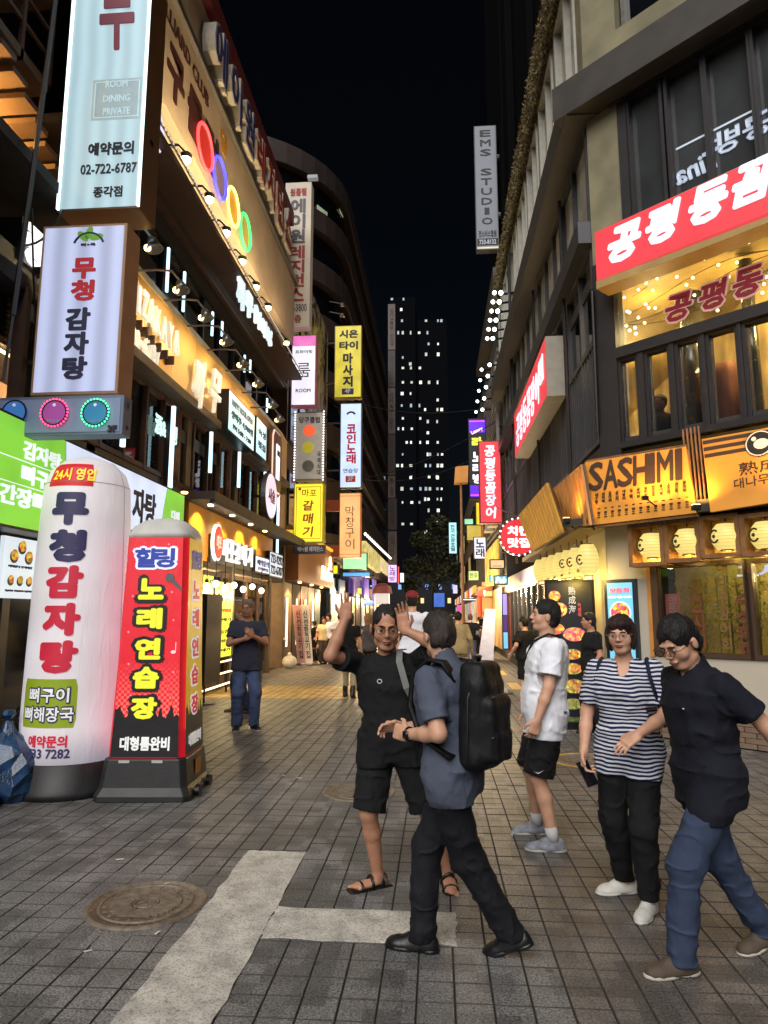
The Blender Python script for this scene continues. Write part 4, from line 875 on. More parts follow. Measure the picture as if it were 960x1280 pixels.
dk = thing('window_lettering', 'brown and mustard columns of Korean words stuck on the corner window glass', 'window lettering', CF.P(2, 1.2, 0))
for (u, v0, v1, st, w, mt_) in ((869,745,812,'그시대',.16,DEC),(899,700,814,'대나무향어회',.13,DEC2),(927,742,820,'숙성회집',.2,DEC)):
    s, z1 = K_(u, v0); _, z0_ = K_(u, v1); ftext(dk, CF, st, s, (z0_+z1)/2, w, z1-z0_, -.044, mt_, vertical=True, bold=.03, th=.004)
s, z1 = K_(832,742); _, z0_ = K_(832,790)
pb = thing('pink_banner', 'pink paper banner with pale letters inside the corner window', 'banner', CF.P(s, z0_, -.2)); cp('sheet', s-.1, s+.1, z0_, z1, -.2, -.19, M('salmon_paper', (214,110,96), .6, emit=.15), pb); ftext(pb, CF, '대표생선회', s, (z0_+z1)/2, .12, (z1-z0_)*.85, -.188, M('pale_ink', (240,200,190)), vertical=True, bold=.02)
s, z1 = K_(929,728); _, z0_ = K_(929,752); ob = thing('orange_light', 'small orange lit strip seen inside the corner window near its mullion', 'light', CF.P(s, z0_, -.3)); cp('lit_strip', s-.035, s+.035, z0_, z1, -.3, -.27, LIT('orange_glow', (255,150,40), 1.6), ob)
s, z_ = K_(925,713); ws = thing('white_letter_sign', 'blurred white lit letters glowing at the top of the corner window', 'sign', CF.P(s, z_, -.3)); ftext(ws, CF, '그시절', s+.25, z_, .8, .17, -.3, LIT('cool_white', (220,230,255), 1.2), bold=.04)
# light box poster on the cream wall
a, zt_ = K_(755,725,.06); b, zb_ = K_(802,868,.06)
lb = thing('food_light_box', 'tall lit blue poster box with a round dish of sashimi on the cream wall', 'light box', CF.P((a+b)/2, zb_, .06))
cp('dark_frame', a, b, zb_, zt_, .003, .07, M('teal_black_frame', (26,38,48), .4), lb); cp('lit_sheet', a+.05, b-.05, zb_+.05, zt_-.05, .071, .076, LIT('sky_blue_sheet', (120,200,232), 1.0, .1), lb)
sc_ = (a+b)/2; m = MB(); m.disc(CF.P(sc_, zb_+(zt_-zb_)*.70, .077), .17, CF.s, ZU, .006, 24); obj('printed_plate', m, M('pale_plate', (190,220,225), emit=.5), lb)
m = MB(); m.disc(CF.P(sc_, zb_+(zt_-zb_)*.70, .084), .145, CF.s, ZU, .004, 20); obj('printed_food', m, food((214,90,60)), lb)
ftext(lb, CF, '모듬회', sc_, zb_+(zt_-zb_)*.90, .3, .07, .078, M('coral_print', (230,90,110), emit=.6), bold=.03); ftext(lb, CF, '신선한 제철 생선회', sc_, zb_+(zt_-zb_)*.84, .36, .03, .078, M('white_print_b', (240,248,250), emit=.8))
cp('pink_foot', a+.05, b-.05, zb_+.05, zb_+.3, .0765, .079, M('pink_print', (230,110,130), emit=.5), lb); ftext(lb, CF, '오늘의회', sc_, zb_+.42, .3, .1, .078, M('coral_print', ()), bold=.03)
# lantern frames along the chamfer and lanterns
LANT = LIT('paper_lantern', (252,226,132), .86, .1); LMARK = M('lantern_black_mark', (60,44,20), .6)
def lantern(F, s, z, d, r, h, label, group, mark=True):
    t = thing('paper_lantern', label, 'lantern', F.P(s, z-h/2, d), group)
    k = 9; rings = []; c = F.P(s, z, d)
    for i in range(k):
        f = i/(k-1); rr = r*(.30+.72*math.sin(math.pi*(.10+.80*f))**.75); 
        rings.append([c + ZU*(h*(f-.5)) + Vector((math.cos(2*math.pi*j/16), math.sin(2*math.pi*j/16), 0))*rr for j in range(16)])
    m = MB(); m.loft(rings); obj('paper_body', m, LANT, t, True)
    m = MB()
    for i in range(1, k-1):
        m.torus(c+ZU*(h*(i/(k-1)-.5)), r*(.30+.72*math.sin(math.pi*(.10+.80*i/(k-1)))**.75), .0035, (1,0,0), (0,1,0), 16, 4)
    obj('hoop', m, M('lantern_hoops', (220,190,90), .6, emit=.4), t, kind='stuff')
    m = MB(); m.lathe(c+ZU*h*.5, [(r*.42,-.01),(r*.42,.02),(.01,.02)], 12); m.lathe(c-ZU*h*.5, [(r*.42,-.02),(r*.42,.01)], 12); m.tube([c+ZU*h*.5, c+ZU*(h*.5+.14)], .01, 5); obj('cap', m, WOODD, t)
    if mark:
        n = (F.n - F.s*.55).normalized(); u = ZU.cross(n)*1.0
        m = MB(); m.torus(c+n*r*.985, r*.42, r*.07, u, ZU, 18, 5, .9, 5.6); m.ball(tuple(c+n*r*1.0), r*.14, 7, 5); obj('brush_mark', m, LMARK, t)
    lamp('lantern_glow', 'POINT', c-F.n*.0-ZU*(h*.5+.06), 30, (255,215,110), t, .08)
    return t
s_e = [K_(u, 680, .22)[0] for u in (791,836,881,932,985)]
wh = ('first from the building corner, above the blue poster', 'second from the building corner', 'third from the building corner', 'fourth from the building corner')
for i in range(4):
    a, b = s_e[i], s_e[i+1]; u_ = ((815,682),(860,677),(908,671),(958,669))[i]
    s, z = K_(u_[0], u_[1], .2); lantern(CF, s, z, .2, .185, .33, 'yellow paper lantern in a bamboo frame, '+wh[i], 'lanterns along the chamfered front')
    zt2 = K_(u_[0], u_[1]-28, .2)[1]; zb2 = K_(u_[0], u_[1]+26, .2)[1]
    fr = thing('lantern_cage', 'bamboo frame around the lantern '+wh[i], 'lantern cage', CF.P((a+b)/2, zb2, .2), 'bamboo frames holding the front lanterns')
    for nm, (x0, x1, y0, y1) in {'post': (a-.03, a+.03, zb2, zt2), 'post.1': (b-.09, b-.035, zb2, zt2), 'rail': (a+.03, b-.09, zb2, zb2+.055), 'rail.1': (a+.03, b-.09, zt2-.055, zt2)}.items():
        m = MB(); m.fbox(CF, x0, x1, y0, y1, .03, .30); obj(nm.split('.')[0], m, BAMB, fr)
    m = MB(); m.fbox(CF, a+.03, b-.09, zb2+.055, zt2-.055, .005, .02); obj('cream_back', m, M('warm_back_board', (196,160,104), .6), fr)
# canopy deck and wooden sign boards
cp('canopy_deck', -.5, CL, 2.98, 3.08, -.05, .42, DBEAM); rp('canopy_deck', 10.3, 17.2, 2.95, 3.05, -.05, .42, M('beige_soffit', (150,128,92), .6, ns=3)); cp('canopy_lip', -.15, CL, 3.08, 3.14, .34, .43, DBEAM)
def leaning(F, name, q, d0, d1, mat, parent, th=.04):
    """board given by pixel corners tl,tr,br,bl, its top at depth d1 and foot at depth d0 off the facade"""
    pts = [F.P(*F.at(*q[3], d0), d0), F.P(*F.at(*q[2], d0), d0), F.P(*F.at(*q[1], d1), d1), F.P(*F.at(*q[0], d1), d1)]
    n = (pts[1]-pts[0]).cross(pts[3]-pts[0]).normalized(); 
    if n.dot(F.n) < 0: n = -n
    m = MB(); m.hexa([pts[0]-n*th, pts[1]-n*th, pts[1], pts[0], pts[3]-n*th, pts[2]-n*th, pts[2], pts[3]]); o = obj(name, m, mat, parent)
    return pts, n
def on(pts, n, fx, fy, e=.004):
    return (pts[0]*(1-fx)+pts[1]*fx)*(1-fy) + (pts[3]*(1-fx)+pts[2]*fx)*fy + n*e
def btext(t, pts, n, st, fx, fy, w, h, mat, vertical=False, **kw):
    R = (pts[1]-pts[0]); U = (pts[3]-pts[0]); Rn = R.normalized(); U = (U - Rn*U.dot(Rn)).normalized()
    return letters(t, st, on(pts, n, fx, fy), Rn, U, R.length*w, (pts[3]-pts[0]).length*h, mat, vertical=vertical, th=.006, **kw)
HONEY = M('honey_sign_board', (222,150,58), .42, ns=1.4, amt=.16, bump=.06); SUMI = M('dark_brown_letters', (58,40,26), .6)
sa = thing('sashimi_sign', 'honey coloured wooden board reading SASHIMI above small menu columns', 'sign', CF.P(.5, 3.1, .4))
P_, n_ = leaning(CF, 'wood_board', [(731,578),(857,558),(871,641),(743,656)], .46, .34, HONEY, sa)
for i, ch in enumerate('SASHIMI'):
    fx = (.10,.255,.405,.56,.665,.79,.915)[i]; btext(sa, P_, n_, ch, fx, .745, .045 if ch == 'I' else .145, .42, SUMI, name='painted_letter', bold=.024)
WORDS = ['대구탕','연어회','도다리','삼치','대방어','우럭','숭어회','농어회','참돔','광어회','소라','전복','문어회']
for i, wd in enumerate(WORDS): btext(sa, P_, n_, wd, .07+i*.072, .40, .03, .15, SUMI, True, name='menu_words'); btext(sa, P_, n_, '二三', .07+i*.072, .17, .03, .14, SUMI, True, name='menu_words')
tabs = MB(); 
for k in range(46): p = on(P_, n_, (k+.5)/46, 1.0, -.03); q_ = on(P_, n_, (k+.5)/46, 0, -.03); tabs.box((p.x-.012, p.y-.012, p.z), (p.x+.012, p.y+.012, p.z+.04)); tabs.box((q_.x-.012, q_.y-.012, q_.z-.04), (q_.x+.012, q_.y+.012, q_.z))
obj('edge_lacing', tabs, BAMB, sa, kind='stuff')
js = thing('aged_fish_sign', 'second honey wooden board with dark stripes, white fish emblem and brush characters', 'sign', CF.P(2.2, 3.1, .4))
P2, n2 = leaning(CF, 'wood_board', [(877,549),(985,530),(1010,621),(888,640)], .46, .34, HONEY, js)
for k in range(3):
    m = MB(); a0, a1 = .97-k*.095, .92-k*.095
    m.hexa([on(P2,n2,.01,a1,.001),on(P2,n2,.99,a1,.001),on(P2,n2,.99,a1,.006),on(P2,n2,.01,a1,.006),on(P2,n2,.01,a0,.001),on(P2,n2,.99,a0,.001),on(P2,n2,.99,a0,.006),on(P2,n2,.01,a0,.006)]); obj('dark_stripe', m, SUMI, js)
R2 = (P2[1]-P2[0]).normalized(); U2 = (P2[3]-P2[0]); U2 = (U2-R2*U2.dot(R2)).normalized()
e = on(P2, n2, .66, .80, .007); m = MB(); m.disc(e, .17, R2, U2, .01, 24); obj('round_emblem', m, M('near_black', (22,22,24)), js)
m = MB(); m.torus(e+n2*.011, .155, .008, R2, U2, 24, 5); m.disc(e+n2*.011+R2*.02-U2*.01, .09, R2, U2, .004, 12, 1, .75); m.disc(e+n2*.011-R2*.06+U2*.07, .03, R2, U2, .004, 8); obj('emblem_mark', m, M('chalk_white', (210,208,196), emit=.2), js)
btext(js, P2, n2, '熟成', .6, .50, .42, .17, SUMI, bold=.0); btext(js, P2, n2, '대나무숲', .56, .32, .5, .13, SUMI, bold=.0)
# bamboo bundle between boards and little flood lamps
m = MB()
for k in range(5): s, _ = K_(860+k*5, 600, .33); m.tube([CF.P(s, 3.1, .33), CF.P(s-.05, 4.15, .27)], .014, 6)
tag(obj('bamboo_bundle', m, BAMB), 'bundle of bamboo canes standing between the two honey wooden boards', 'bamboo canes')
for (u, v, lb_) in ((738,651,'small floodlight lighting the lower edge of the SASHIMI board by the corner'),(870,634,'small black floodlight between the SASHIMI board and the striped board'),(708,650,'small floodlight at the slatted boards on the street side')):
    F = CF if u > 720 else RF; s, z = F.at(u, v, .6)
    t = thing('floodlight', lb_, 'floodlight', F.P(s, z, .6)); c = F.P(s, z, .6)
    m = MB(); m.box((c.x-.05, c.y-.04, c.z-.04), (c.x+.05, c.y+.04, c.z+.03)); obj('housing', m, BLACKM, t, bevel=.006)
    m = MB(); m.box((c.x-.045, c.y-.03, c.z+.031), (c.x+.045, c.y+.035, c.z+.036)); obj('lens', m, WARMB, t)
    m = MB(); m.tube([c-ZU*.03, F.P(s, z-.12, .5)], .012, 5); obj('arm', m, BLACKM, t)
    lamp('flood_beam', 'SPOT', c+ZU*.06, 55, (255,190,90), t, .03, 150, c+ZU*.8-F.n*.25, .9)
for s_ in (1.0, 2.7, 3.4): 
    c = CF.P(s_, 3.2, .75); t = thing('floodlight', 'small canopy edge floodlight under the wooden boards, %s' % {1.0:'below the word SASHIMI',2.7:'below the fish emblem',3.4:'beyond the fish emblem'}[s_], 'floodlight', c)
    m = MB(); m.box((c.x-.04, c.y-.03, c.z-.03), (c.x+.04, c.y+.03, c.z+.02)); m.tube([c, CF.P(s_, 3.1, .4)], .01, 5); obj('housing', m, BLACKM, t)
    lamp('flood_beam', 'SPOT', c+ZU*.05, 50, (255,186,86), t, .03, 160, CF.P(s_, 3.8, .35), .9)
# slatted boards on the street side
def slatboard(lab, q, d0, d1, n, mat):
    t = thing('slatted_board', lab, 'slatted board', RF.P(12, 3.1, .4))
    pb_, nb = leaning(RF, 'backing', q, d0, d1, WOODD, t, .03)
    for k in range(n):
        a, b = (k+.08)/n, (k+.86)/n
        m = MB(); m.hexa([on(pb_,nb,a,0,.001),on(pb_,nb,b,0,.001),on(pb_,nb,b,0,.035),on(pb_,nb,a,0,.035),on(pb_,nb,a,1,.001),on(pb_,nb,b,1,.001),on(pb_,nb,b,1,.035),on(pb_,nb,a,1,.035)]); obj('slat', m, mat, t)
    return t
slatboard('leaning board of yellow lit wooden slats jutting over the street lanterns', [(649,645),(686,603),(706,664),(667,689)], .62, .36, 13, M('yellow_slat', (216,164,66), .5, ns=4, amt=.2))
slatboard('upright honey wood panelling between the yellow slats and the SASHIMI board', [(694,611),(729,580),(741,656),(707,662)], .36, .36, 9, WOODP)
# lantern row along the street side
for i in range(7):
    u = 748-10-i*10.5; u = (735,722,712,702,693,684,676)[i]; v = (702,705,707,709,711,713,715)[i]
    s, z = R_(u, v-2, .3); lantern(RF, s, z, .3, .16, .46, 'yellow paper lantern in the street side row, %s' % ('nearest the corner','next to the corner one','third from the corner','fourth from the corner','third from the dark shop','second from the dark shop','closest to the dark shop')[i], 'lanterns in the street side row', mark=i < 3)
s0, _ = R_(733,700,.35); s1, _ = R_(668,715,.35)
m = MB(); m.tube([RF.P(s0, 2.35, .32), RF.P(s1, 2.35, .32)], .03, 6); tag(obj('bamboo_rail', m, BAMB), 'long bamboo rail under the street side lanterns', 'rail')
# street side ground floor: dark glass shop fronts, menus
rp('plinth', 12.1, 25.4, 0, .25, -.3, -.02, WALLD)
for i in range(12):
    a = 12.1+i*1.1; b = a+1.1
    fr_ = MB(); fr_.fbox(RF, a, a+.06, .25, 2.5, -.12, 0); fr_.fbox(RF, a+.06, b, 2.42, 2.5, -.12, 0); fr_.fbox(RF, a+.06, b, .25, .33, -.12, 0)
    o = obj('shop_window', fr_, GREYF, rb); m = MB(); m.fbox(RF, a+.06, b, .33, 2.42, -.07, -.055); obj('pane', m, GLD, o)
rp('violet_fascia', 12.1, 25.4, 2.5, 2.94, -.3, .03, M('plum_fascia', (52,46,72), .5, ns=3))
# 2nd floor street side
for i in range(14):
    a = 10.36+i*1.07; b = a+1.07
    if a < 10.5: a = 10.5
    fr_ = MB(); fr_.fbox(RF, a, a+.07, 4.3, 7.55, -.14, .02); fr_.fbox(RF, a+.07, b, 5.92, 6.02, -.12, .03); fr_.fbox(RF, a+.07, b, 7.5, 7.58, -.12, .02); fr_.fbox(RF, a+.07, b, 4.3, 4.38, -.12, .02)
    o = obj('window', fr_, GREYF, rb)
    m = MB(); m.fbox(RF, a+.07, b, 6.02, 7.5, -.06, -.05); obj('pane', m, GL, o)
    for q_ in range(5): m = MB(); m.fbox(RF, a+.2+q_*.19, a+.235+q_*.19, 4.38, 5.92, -.02, .015); obj('bar', m, GREYF, o)
    m = MB(); m.fbox(RF, a+.07, b, 4.38, 5.92, -.09, -.08); obj('pane', m, GL, o)
rp('awning_beam', 10.4, 25.2, 7.58, 7.95, -.2, .22, GREYF)
for i in range(14):
    a = 10.5+i*1.07; b = a+1.07
    fr_ = MB(); fr_.fbox(RF, a, a+.07, 7.97, 9.68, -.14, .02); fr_.fbox(RF, a+.07, b, 9.62, 9.68, -.14, .02); o = obj('window', fr_, GREYF, rb)
    m = MB(); m.fbox(RF, a+.07, b, 7.97, 9.62, -.08, -.06); obj('curtain', m, M('grey_curtain', (150,148,138), .8, ns=2, amt=.3), o)
rp('dark_canopy', 10.2, 25.4, 9.7, 10.32, -.3, .38, DBEAM)
for i in range(7):
    a = 10.5+i*2.15; b = a+2.15
    rp('olive_pier', a, a+.35, 10.34, 13.55, -.35, 0, OLIVE)
    fr_ = MB(); fr_.fbox(RF, a+.36, a+.44, 10.34, 13.5, -.2, .04); fr_.fbox(RF, b-.09, b-.01, 10.34, 13.5, -.2, .04); fr_.fbox(RF, a+1.2, a+1.27, 10.34, 13.5, -.2, .02); fr_.fbox(RF, a+.44, b-.09, 13.42, 13.5, -.2, .04)
    o = obj('window', fr_, M('white_window_frame', (176,174,164), .5), rb); m = MB(); m.fbox(RF, a+.44, b-.09, 10.34, 13.42, -.12, -.1); obj('pane', m, M('pale_curtain', (168,162,142), .6, ns=1.6, amt=.4), o)
# shaggy cornice of dried creeper
cr = thing('creeper_band', 'band of dry brown creeper hanging under the roof edge of the corner building', 'creeper', RF.P(17, 13.6, 0))
rp('cornice', 9.0, 25.5, 13.56, 14.5, -.4, .15, OLIVE)
m = MB()
for i in range(8000):
    s = random.uniform(9.0, 25.5); z = random.uniform(13.5, 14.5); d = .16+random.uniform(0,.08) if random.random() < .6 else random.uniform(0, .2)
    if d < .16: z = 13.55-random.uniform(0,.08)
    p = RF.P(s, z, d); v = Vector((random.gauss(0,1), random.gauss(0,1), random.gauss(0,1))).normalized()*random.uniform(.03,.09); w_ = v.cross(Vector((random.gauss(0,1), random.gauss(0,1), random.gauss(0,1)))).normalized()*.022
    m.add([p-v, p+w_, p+v, p-w_], [(0,1,2,3)])
obj('dry_leaves', m, M('dry_creeper', (112,98,64), .8, ns=7, amt=.55), cr, kind='stuff')
# ---- chamfer upper floors
# second floor window band
sa0, _ = K_(763,400); 
FRM = M('black_brown_frame', (34,32,34), .5, .1)
cp('corner_post', -.03, K_(773,470)[0], 3.14, 7.15, -.25, .03, FRM)
ztop = K_(765,352)[1]; zmid1 = K_(770,437)[1]; zmid0 = K_(772,449)[1]; zb1 = K_(800,557)[1]
edges = [(774,800),(808,841),(847,881),(887,929),(934,985)]
cp('top_rail', sa0, CL, ztop, ztop+.12, -.25, .05, FRM); cp('middle_rail', K_(773,470)[0], CL, zmid0, zmid1, -.25, .06, FRM); cp('sill_rail', K_(773,470)[0], CL, 4.2, zb1, -.25, .07, FRM)
for i, (ua, ub) in enumerate(edges):
    a = K_(ua,500)[0]; b = K_(ub,500)[0]; b = min(b, CL)
    m = MB(); m.fbox(CF, a+.045, b-.045, zb1+.04, zmid0-.04, -.1, -.085)
    fr_ = MB(); fr_.fbox(CF, a, a+.045, zb1, zmid0, -.16, .0); fr_.fbox(CF, b-.045, b, zb1, zmid0, -.16, .0); fr_.fbox(CF, a+.045, b-.045, zb1, zb1+.04, -.16, 0); fr_.fbox(CF, a+.045, b-.045, zmid0-.04, zmid0, -.16, 0)
    o = obj('window', fr_, FRM, rb); obj('pane', m, GL, o)
    if i < 4: a2 = K_(edges[i+1][0],500)[0]; cp('mullion', b+.001, a2-.001, zb1, zmid0, -.2, .03, FRM)
o = cp('big_window_frame', K_(773,470)[0], CL, zmid1+.001, zmid1+.03, -.16, .0, FRM); m = MB(); m.fbox(CF, K_(773,470)[0], CL, zmid1+.03, ztop, -.1, -.085); obj('pane', m, GL, o)
# room behind: warm walls, bulbs, duct
prism_xy(rb, 'room_back_wall', [(5.2,25.3),(5.2,9.9),(8.2,7.3),(8.3,7.4),(5.35,10.0),(5.35,25.3)], 4.3, 6.98, M('amber_interior_wall', (184,156,96), .7, ns=1.3, amt=.4))
prism_xy(rb, 'room_ceiling', [(2.7,25.3),(2.7,10.5),(6.4,7.0),(8.3,7.3),(5.2,10),(5.2,25.3)], 6.9, 6.98, M('amber_ceiling', (150,124,66), .7, ns=2, amt=.3))
for (x, y) in ((3.6,10.9),(4.6,9.8),(5.6,8.8),(3.9,13.5),(3.9,17),(3.9,21)): lamp('room_lamp', 'POINT', (x, y, 6.3), 170, (255,224,150), rb, .15)
bb = mesh('string_bulb', MB().ball((0,0,0), .022, 7, 5), LIT('string_bulb_glow', (255,236,180), 14)); 
sb_ = thing('bulb_string', 'scattered little warm bulbs strung across the ceiling behind the big corner window', 'string lights', CF.P(1, 6.5, -.6))
for (u, v) in ((782,356),(798,362),(808,354),(816,363),(821,348),(829,341),(787,335),(807,380),(819,385),(774,396),(798,397),(783,407),(787,413),(795,417),(779,427),(846,346),(866,347),(880,324),(898,331),(921,328),(925,309),(936,303),(958,346),(911,346),(868,369),(888,387),(897,388),(848,420),(834,400),(955,355),(953,366),(858,356),(769,375)):
    d = random.uniform(-.9,-.4); s, z = K_(u, v, d); o = bpy.data.objects.new('bulb', bb); COL.objects.link(o); o.location = CF.P(s, z, d)-wloc(sb_); o.parent = sb_
m = MB()
for k in range(4): 
    pts_ = [CF.P(.2+ (CL-.4)*t_, 6.25+.2*k-.16*math.sin(t_*math.pi*3+k), -.5-.1*k) for t_ in np.linspace(0,1,24)]; m.tube(pts_, .006, 4)
obj('cord', m, BLACKM, sb_)
sb2 = thing('bulb_string', 'cluster of pinkish warm bulbs glowing behind the street side upper windows', 'string lights', RF.P(14, 6.5, -.4))
for i in range(110):
    d = random.uniform(-1.0,-.25); o = bpy.data.objects.new('bulb', bb); COL.objects.link(o); o.location = RF.P(random.uniform(10.8,21), random.uniform(6.05,7.3), d)-wloc(sb2); o.parent = sb2
dt = thing('ceiling_duct', 'silver ventilation duct standing behind the small corner windows', 'duct', CF.P(1.6, 4.4, -.9))
s, _ = K_(866,480,-.9); m = MB(); m.tube([CF.P(s, 4.35, -.9), CF.P(s, 5.6, -.9), CF.P(s+.05, 6.6, -1.0)], .16, 14); obj('pipe', m, M('galvanised_duct', (180,180,170), .25, .9, ns=6), dt, True)
s, _ = K_(944,480,-.9); m = MB(); m.tube([CF.P(s, 4.35, -.9), CF.P(s, 6.8, -.9)], .09, 12); obj('pipe', m, M('galvanised_duct', ()), dt, True)
m = MB(); a_ = CF.P(*K_(848,484,-.8), -.8); b_ = CF.P(*K_(879,458,-.8), -.8); m.tube([a_, b_], .025, 6); obj('light_tube', m, LIT('tube_warm', (255,240,180), 2.2), dt)
dn = thing('diner', 'seated person with dark hair and dark clothes behind the second small window', 'person', CF.P(1, 4.3, -.8))
s, z = K_(824,505,-.8); m = MB(); c = CF.P(s, z, -.8); m.ball(tuple(c), .11, 12, 9, (.9,.9,1.15)); obj('head', m, M('skin_tan', (190,130,100), .5), dn, True); m = MB(); m.ball(tuple(c+ZU*.04-CF.n*.03), .12, 12, 9, (.95,.95,1.05)); obj('hair', m, M('dark_hair', (28,22,20), .6), dn, True)
m = MB(); m.loft([[c+Vector((math.cos(2*math.pi*j/14)*rx, math.sin(2*math.pi*j/14)*rx*.6, zz)) for j in range(14)] for rx, zz in ((.06,-.08),(.08,-.14),(.24,-.2),(.27,-.34),(.25,-.7))]); obj('torso', m, M('dark_shirt', (30,30,36)), dn, True)
pk = thing('pink_partition', 'rounded salmon seat back seen behind the fourth small corner window', 'seat', CF.P(2, 4.3, -.6))
s, z = K_(905,505,-.6); m = MB(); m.lathe(CF.P(s, 4.3, -.75), [(.28,0),(.3,.5),(.26,.8),(.12,.98),(.01,1.0)], 18); obj('seat_back', m, M('salmon_fabric', (206,132,96), .7), pk, True)
# glass lettering and red sign
gl = thing('window_brush_letters', 'big maroon brush letters with pale edge stuck on the large warm corner window', 'window lettering', CF.P(2, 6, 0))
for ch, u, v in (('공',845,382),('평',889,366),('동',932,350),('꼼',980,332)):
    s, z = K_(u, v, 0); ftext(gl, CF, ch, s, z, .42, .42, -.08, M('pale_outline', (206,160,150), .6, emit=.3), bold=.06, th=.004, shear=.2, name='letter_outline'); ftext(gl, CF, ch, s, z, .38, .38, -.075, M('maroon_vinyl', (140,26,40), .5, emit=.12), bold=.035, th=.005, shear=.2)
rs_ = thing('red_restaurant_sign', 'long bright red sign with white brush letters across the chamfered front', 'sign', CF.P(1, 6.8, .4))
q = [(743,291),(1040,156),(1040,240),(746,352)]
P3, n3 = leaning(CF, 'red_face', q, .44, .44, LIT('sign_red_face', (226,62,72), 1.0, .05), rs_, .02)
s_a = K_(743,291,.42)[0]; zr1 = K_(743,291,.42)[1]; zr0 = K_(746,352,.42)[1]
cp('sign_box', s_a, CL, zr0, zr1, .1, .418, BEIGE, rs_); cp('under_ledge', s_a, CL, zr0-.13, zr0-.002, .1, .44, M('ochre_ledge', (170,140,86), .6, ns=4), rs_)
for ch, u, v in (('공',780,302),('평',829,278),('동',885,252),('꼼',941,226),('장',1000,200)):
    s, z = K_(u, v, .46); ftext(rs_, CF, ch, s, z, .50, .52, .445, LIT('blue_white_letters', (226,238,252), 1.15), bold=.05, shear=.28, name='lettering', th=.02)
# third floor
z3a = K_(790,262)[1]; z3b = K_(792,118)[1]; s3 = K_(788,200)[0]
cp('olive_corner_wall', -.02, K_(774,200)[0], ztop+.12, 9.72, -.3, 0, OLIVE)
cp('black_jamb', K_(775,200)[0], s3, ztop+.12, z3b+.1, -.28, .03, FRM)
cp('spandrel', s3, CL, ztop+.12, 7.5, -.28, -.05, FRM)
for (ua, ub) in ((790,829),(840,884),(892,946),(955,1010)):
    a = K_(ua,200)[0]; b = min(K_(ub,200)[0], CL)
    if b <= a: continue
    fr_ = MB(); fr_.fbox(CF, a-.05, a+.0, 7.5, z3b, -.2, .03); fr_.fbox(CF, b, b+.05, 7.5, z3b, -.2, .03); fr_.fbox(CF, a, b, z3b-.06, z3b, -.2, .03)
    o = obj('window', fr_, FRM, rb); m = MB(); m.fbox(CF, a, b, 7.5, z3b-.06, -.12, -.1); obj('pane', m, M('smoky_glass', (62,64,66), .12, spec=.8, ns=.9, amt=.35), o)
cp('window_head', s3-.3, CL, z3b+.001, z3b+.35, -.28, .06, FRM)
cp('dark_belt', -.4, CL, 9.72, 10.32, -.3, .38, DBEAM)
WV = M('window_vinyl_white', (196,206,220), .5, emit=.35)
wl = thing('studio_window_lettering', 'mirrored white studio lettering on the dark third floor panes', 'window lettering', CF.P(2, 8, 0))
for st, u, v, w, h in (('공방',927,166,.75,.36),('Tina',872,208,.62,.30)):
    s, z = K_(u, v, -.09); letters(wl, st, CF.P(s, z, -.085), -CF.s, ZU, w, h, WV, th=.003, bold=.03, shear=.2 if st == 'Tina' else 0)
a, z = K_(845,188,-.09); b, z2 = K_(955,186,-.09); m = MB(); m.fbox(CF, a, b, z, z+.03, -.095, -.088); obj('line', m, WV, wl)
# fourth floor chamfer
cp('olive_wall', -.02, K_(768,12)[0], 10.33, 14.5, -.3, .01, OLIVE); cp('olive_wall', K_(832,2)[0], CL, 10.33, 14.5, -.3, .01, OLIVE)
zz = K_(790,24)[1]; cp('olive_wall', K_(768,12)[0], K_(832,2)[0], 10.33, zz, -.3, .01, OLIVE)
m = MB(); m.fbox(CF, K_(768,12)[0], K_(832,2)[0], zz, 14.5, -.25, -.2); fr_ = MB(); fr_.fbox(CF, K_(772,12)[0], K_(772,12)[0]+.06, zz, 14.5, -.199, -.1); o = obj('window', fr_, STEEL, rb); obj('pane', m, GLD, o)
# stuck-on bracket lamp, conduit
m = MB(); m.tube([CF.P(-.02,4.4,.09), CF.P(.0,6.7,.09), CF.P(-.05,6.75,.02)], .03, 8); tag(obj('drain_pipe', m, BLACKM), 'thin black pipe running down the corner post beside the second floor windows', 'pipe')
# street side red sign
sr = thing('street_red_sign', 'long red sign seen edge-on along the street side with white brush letters', 'sign', RF.P(18, 6.6, .3))
a = R_(682,450,.42)[0]; b = R_(643,540,.42)[0]; z1 = R_(681,420,.42)[1]; z0 = R_(681,500,.42)[1]
m = MB(); m.fbox(RF, a, b, z0, z1, .05, .41); obj('sign_box', m, M('grey_cream_end', (150,146,134), .5), sr); m = MB(); m.fbox(RF, a+.03, b-.03, z0+.03, z1-.03, .411, .42); obj('red_face', m, LIT('sign_red_face', ()), sr)
for i, ch in enumerate('공평동꼼장어'): letters(sr, ch, RF.P(b-.8-i*(b-a-1.2)/6, (z0+z1)/2-.05, .425), -RF.s, ZU, .62, .78, LIT('blue_white_letters', ()), th=.01, bold=.015, shear=.25)
letters(sr, '본점', RF.P(a+.5, (z0+z1)/2+.1, .425), -RF.s, ZU, .45, .5, LIT('blue_white_letters', ()), th=.02, bold=.03)
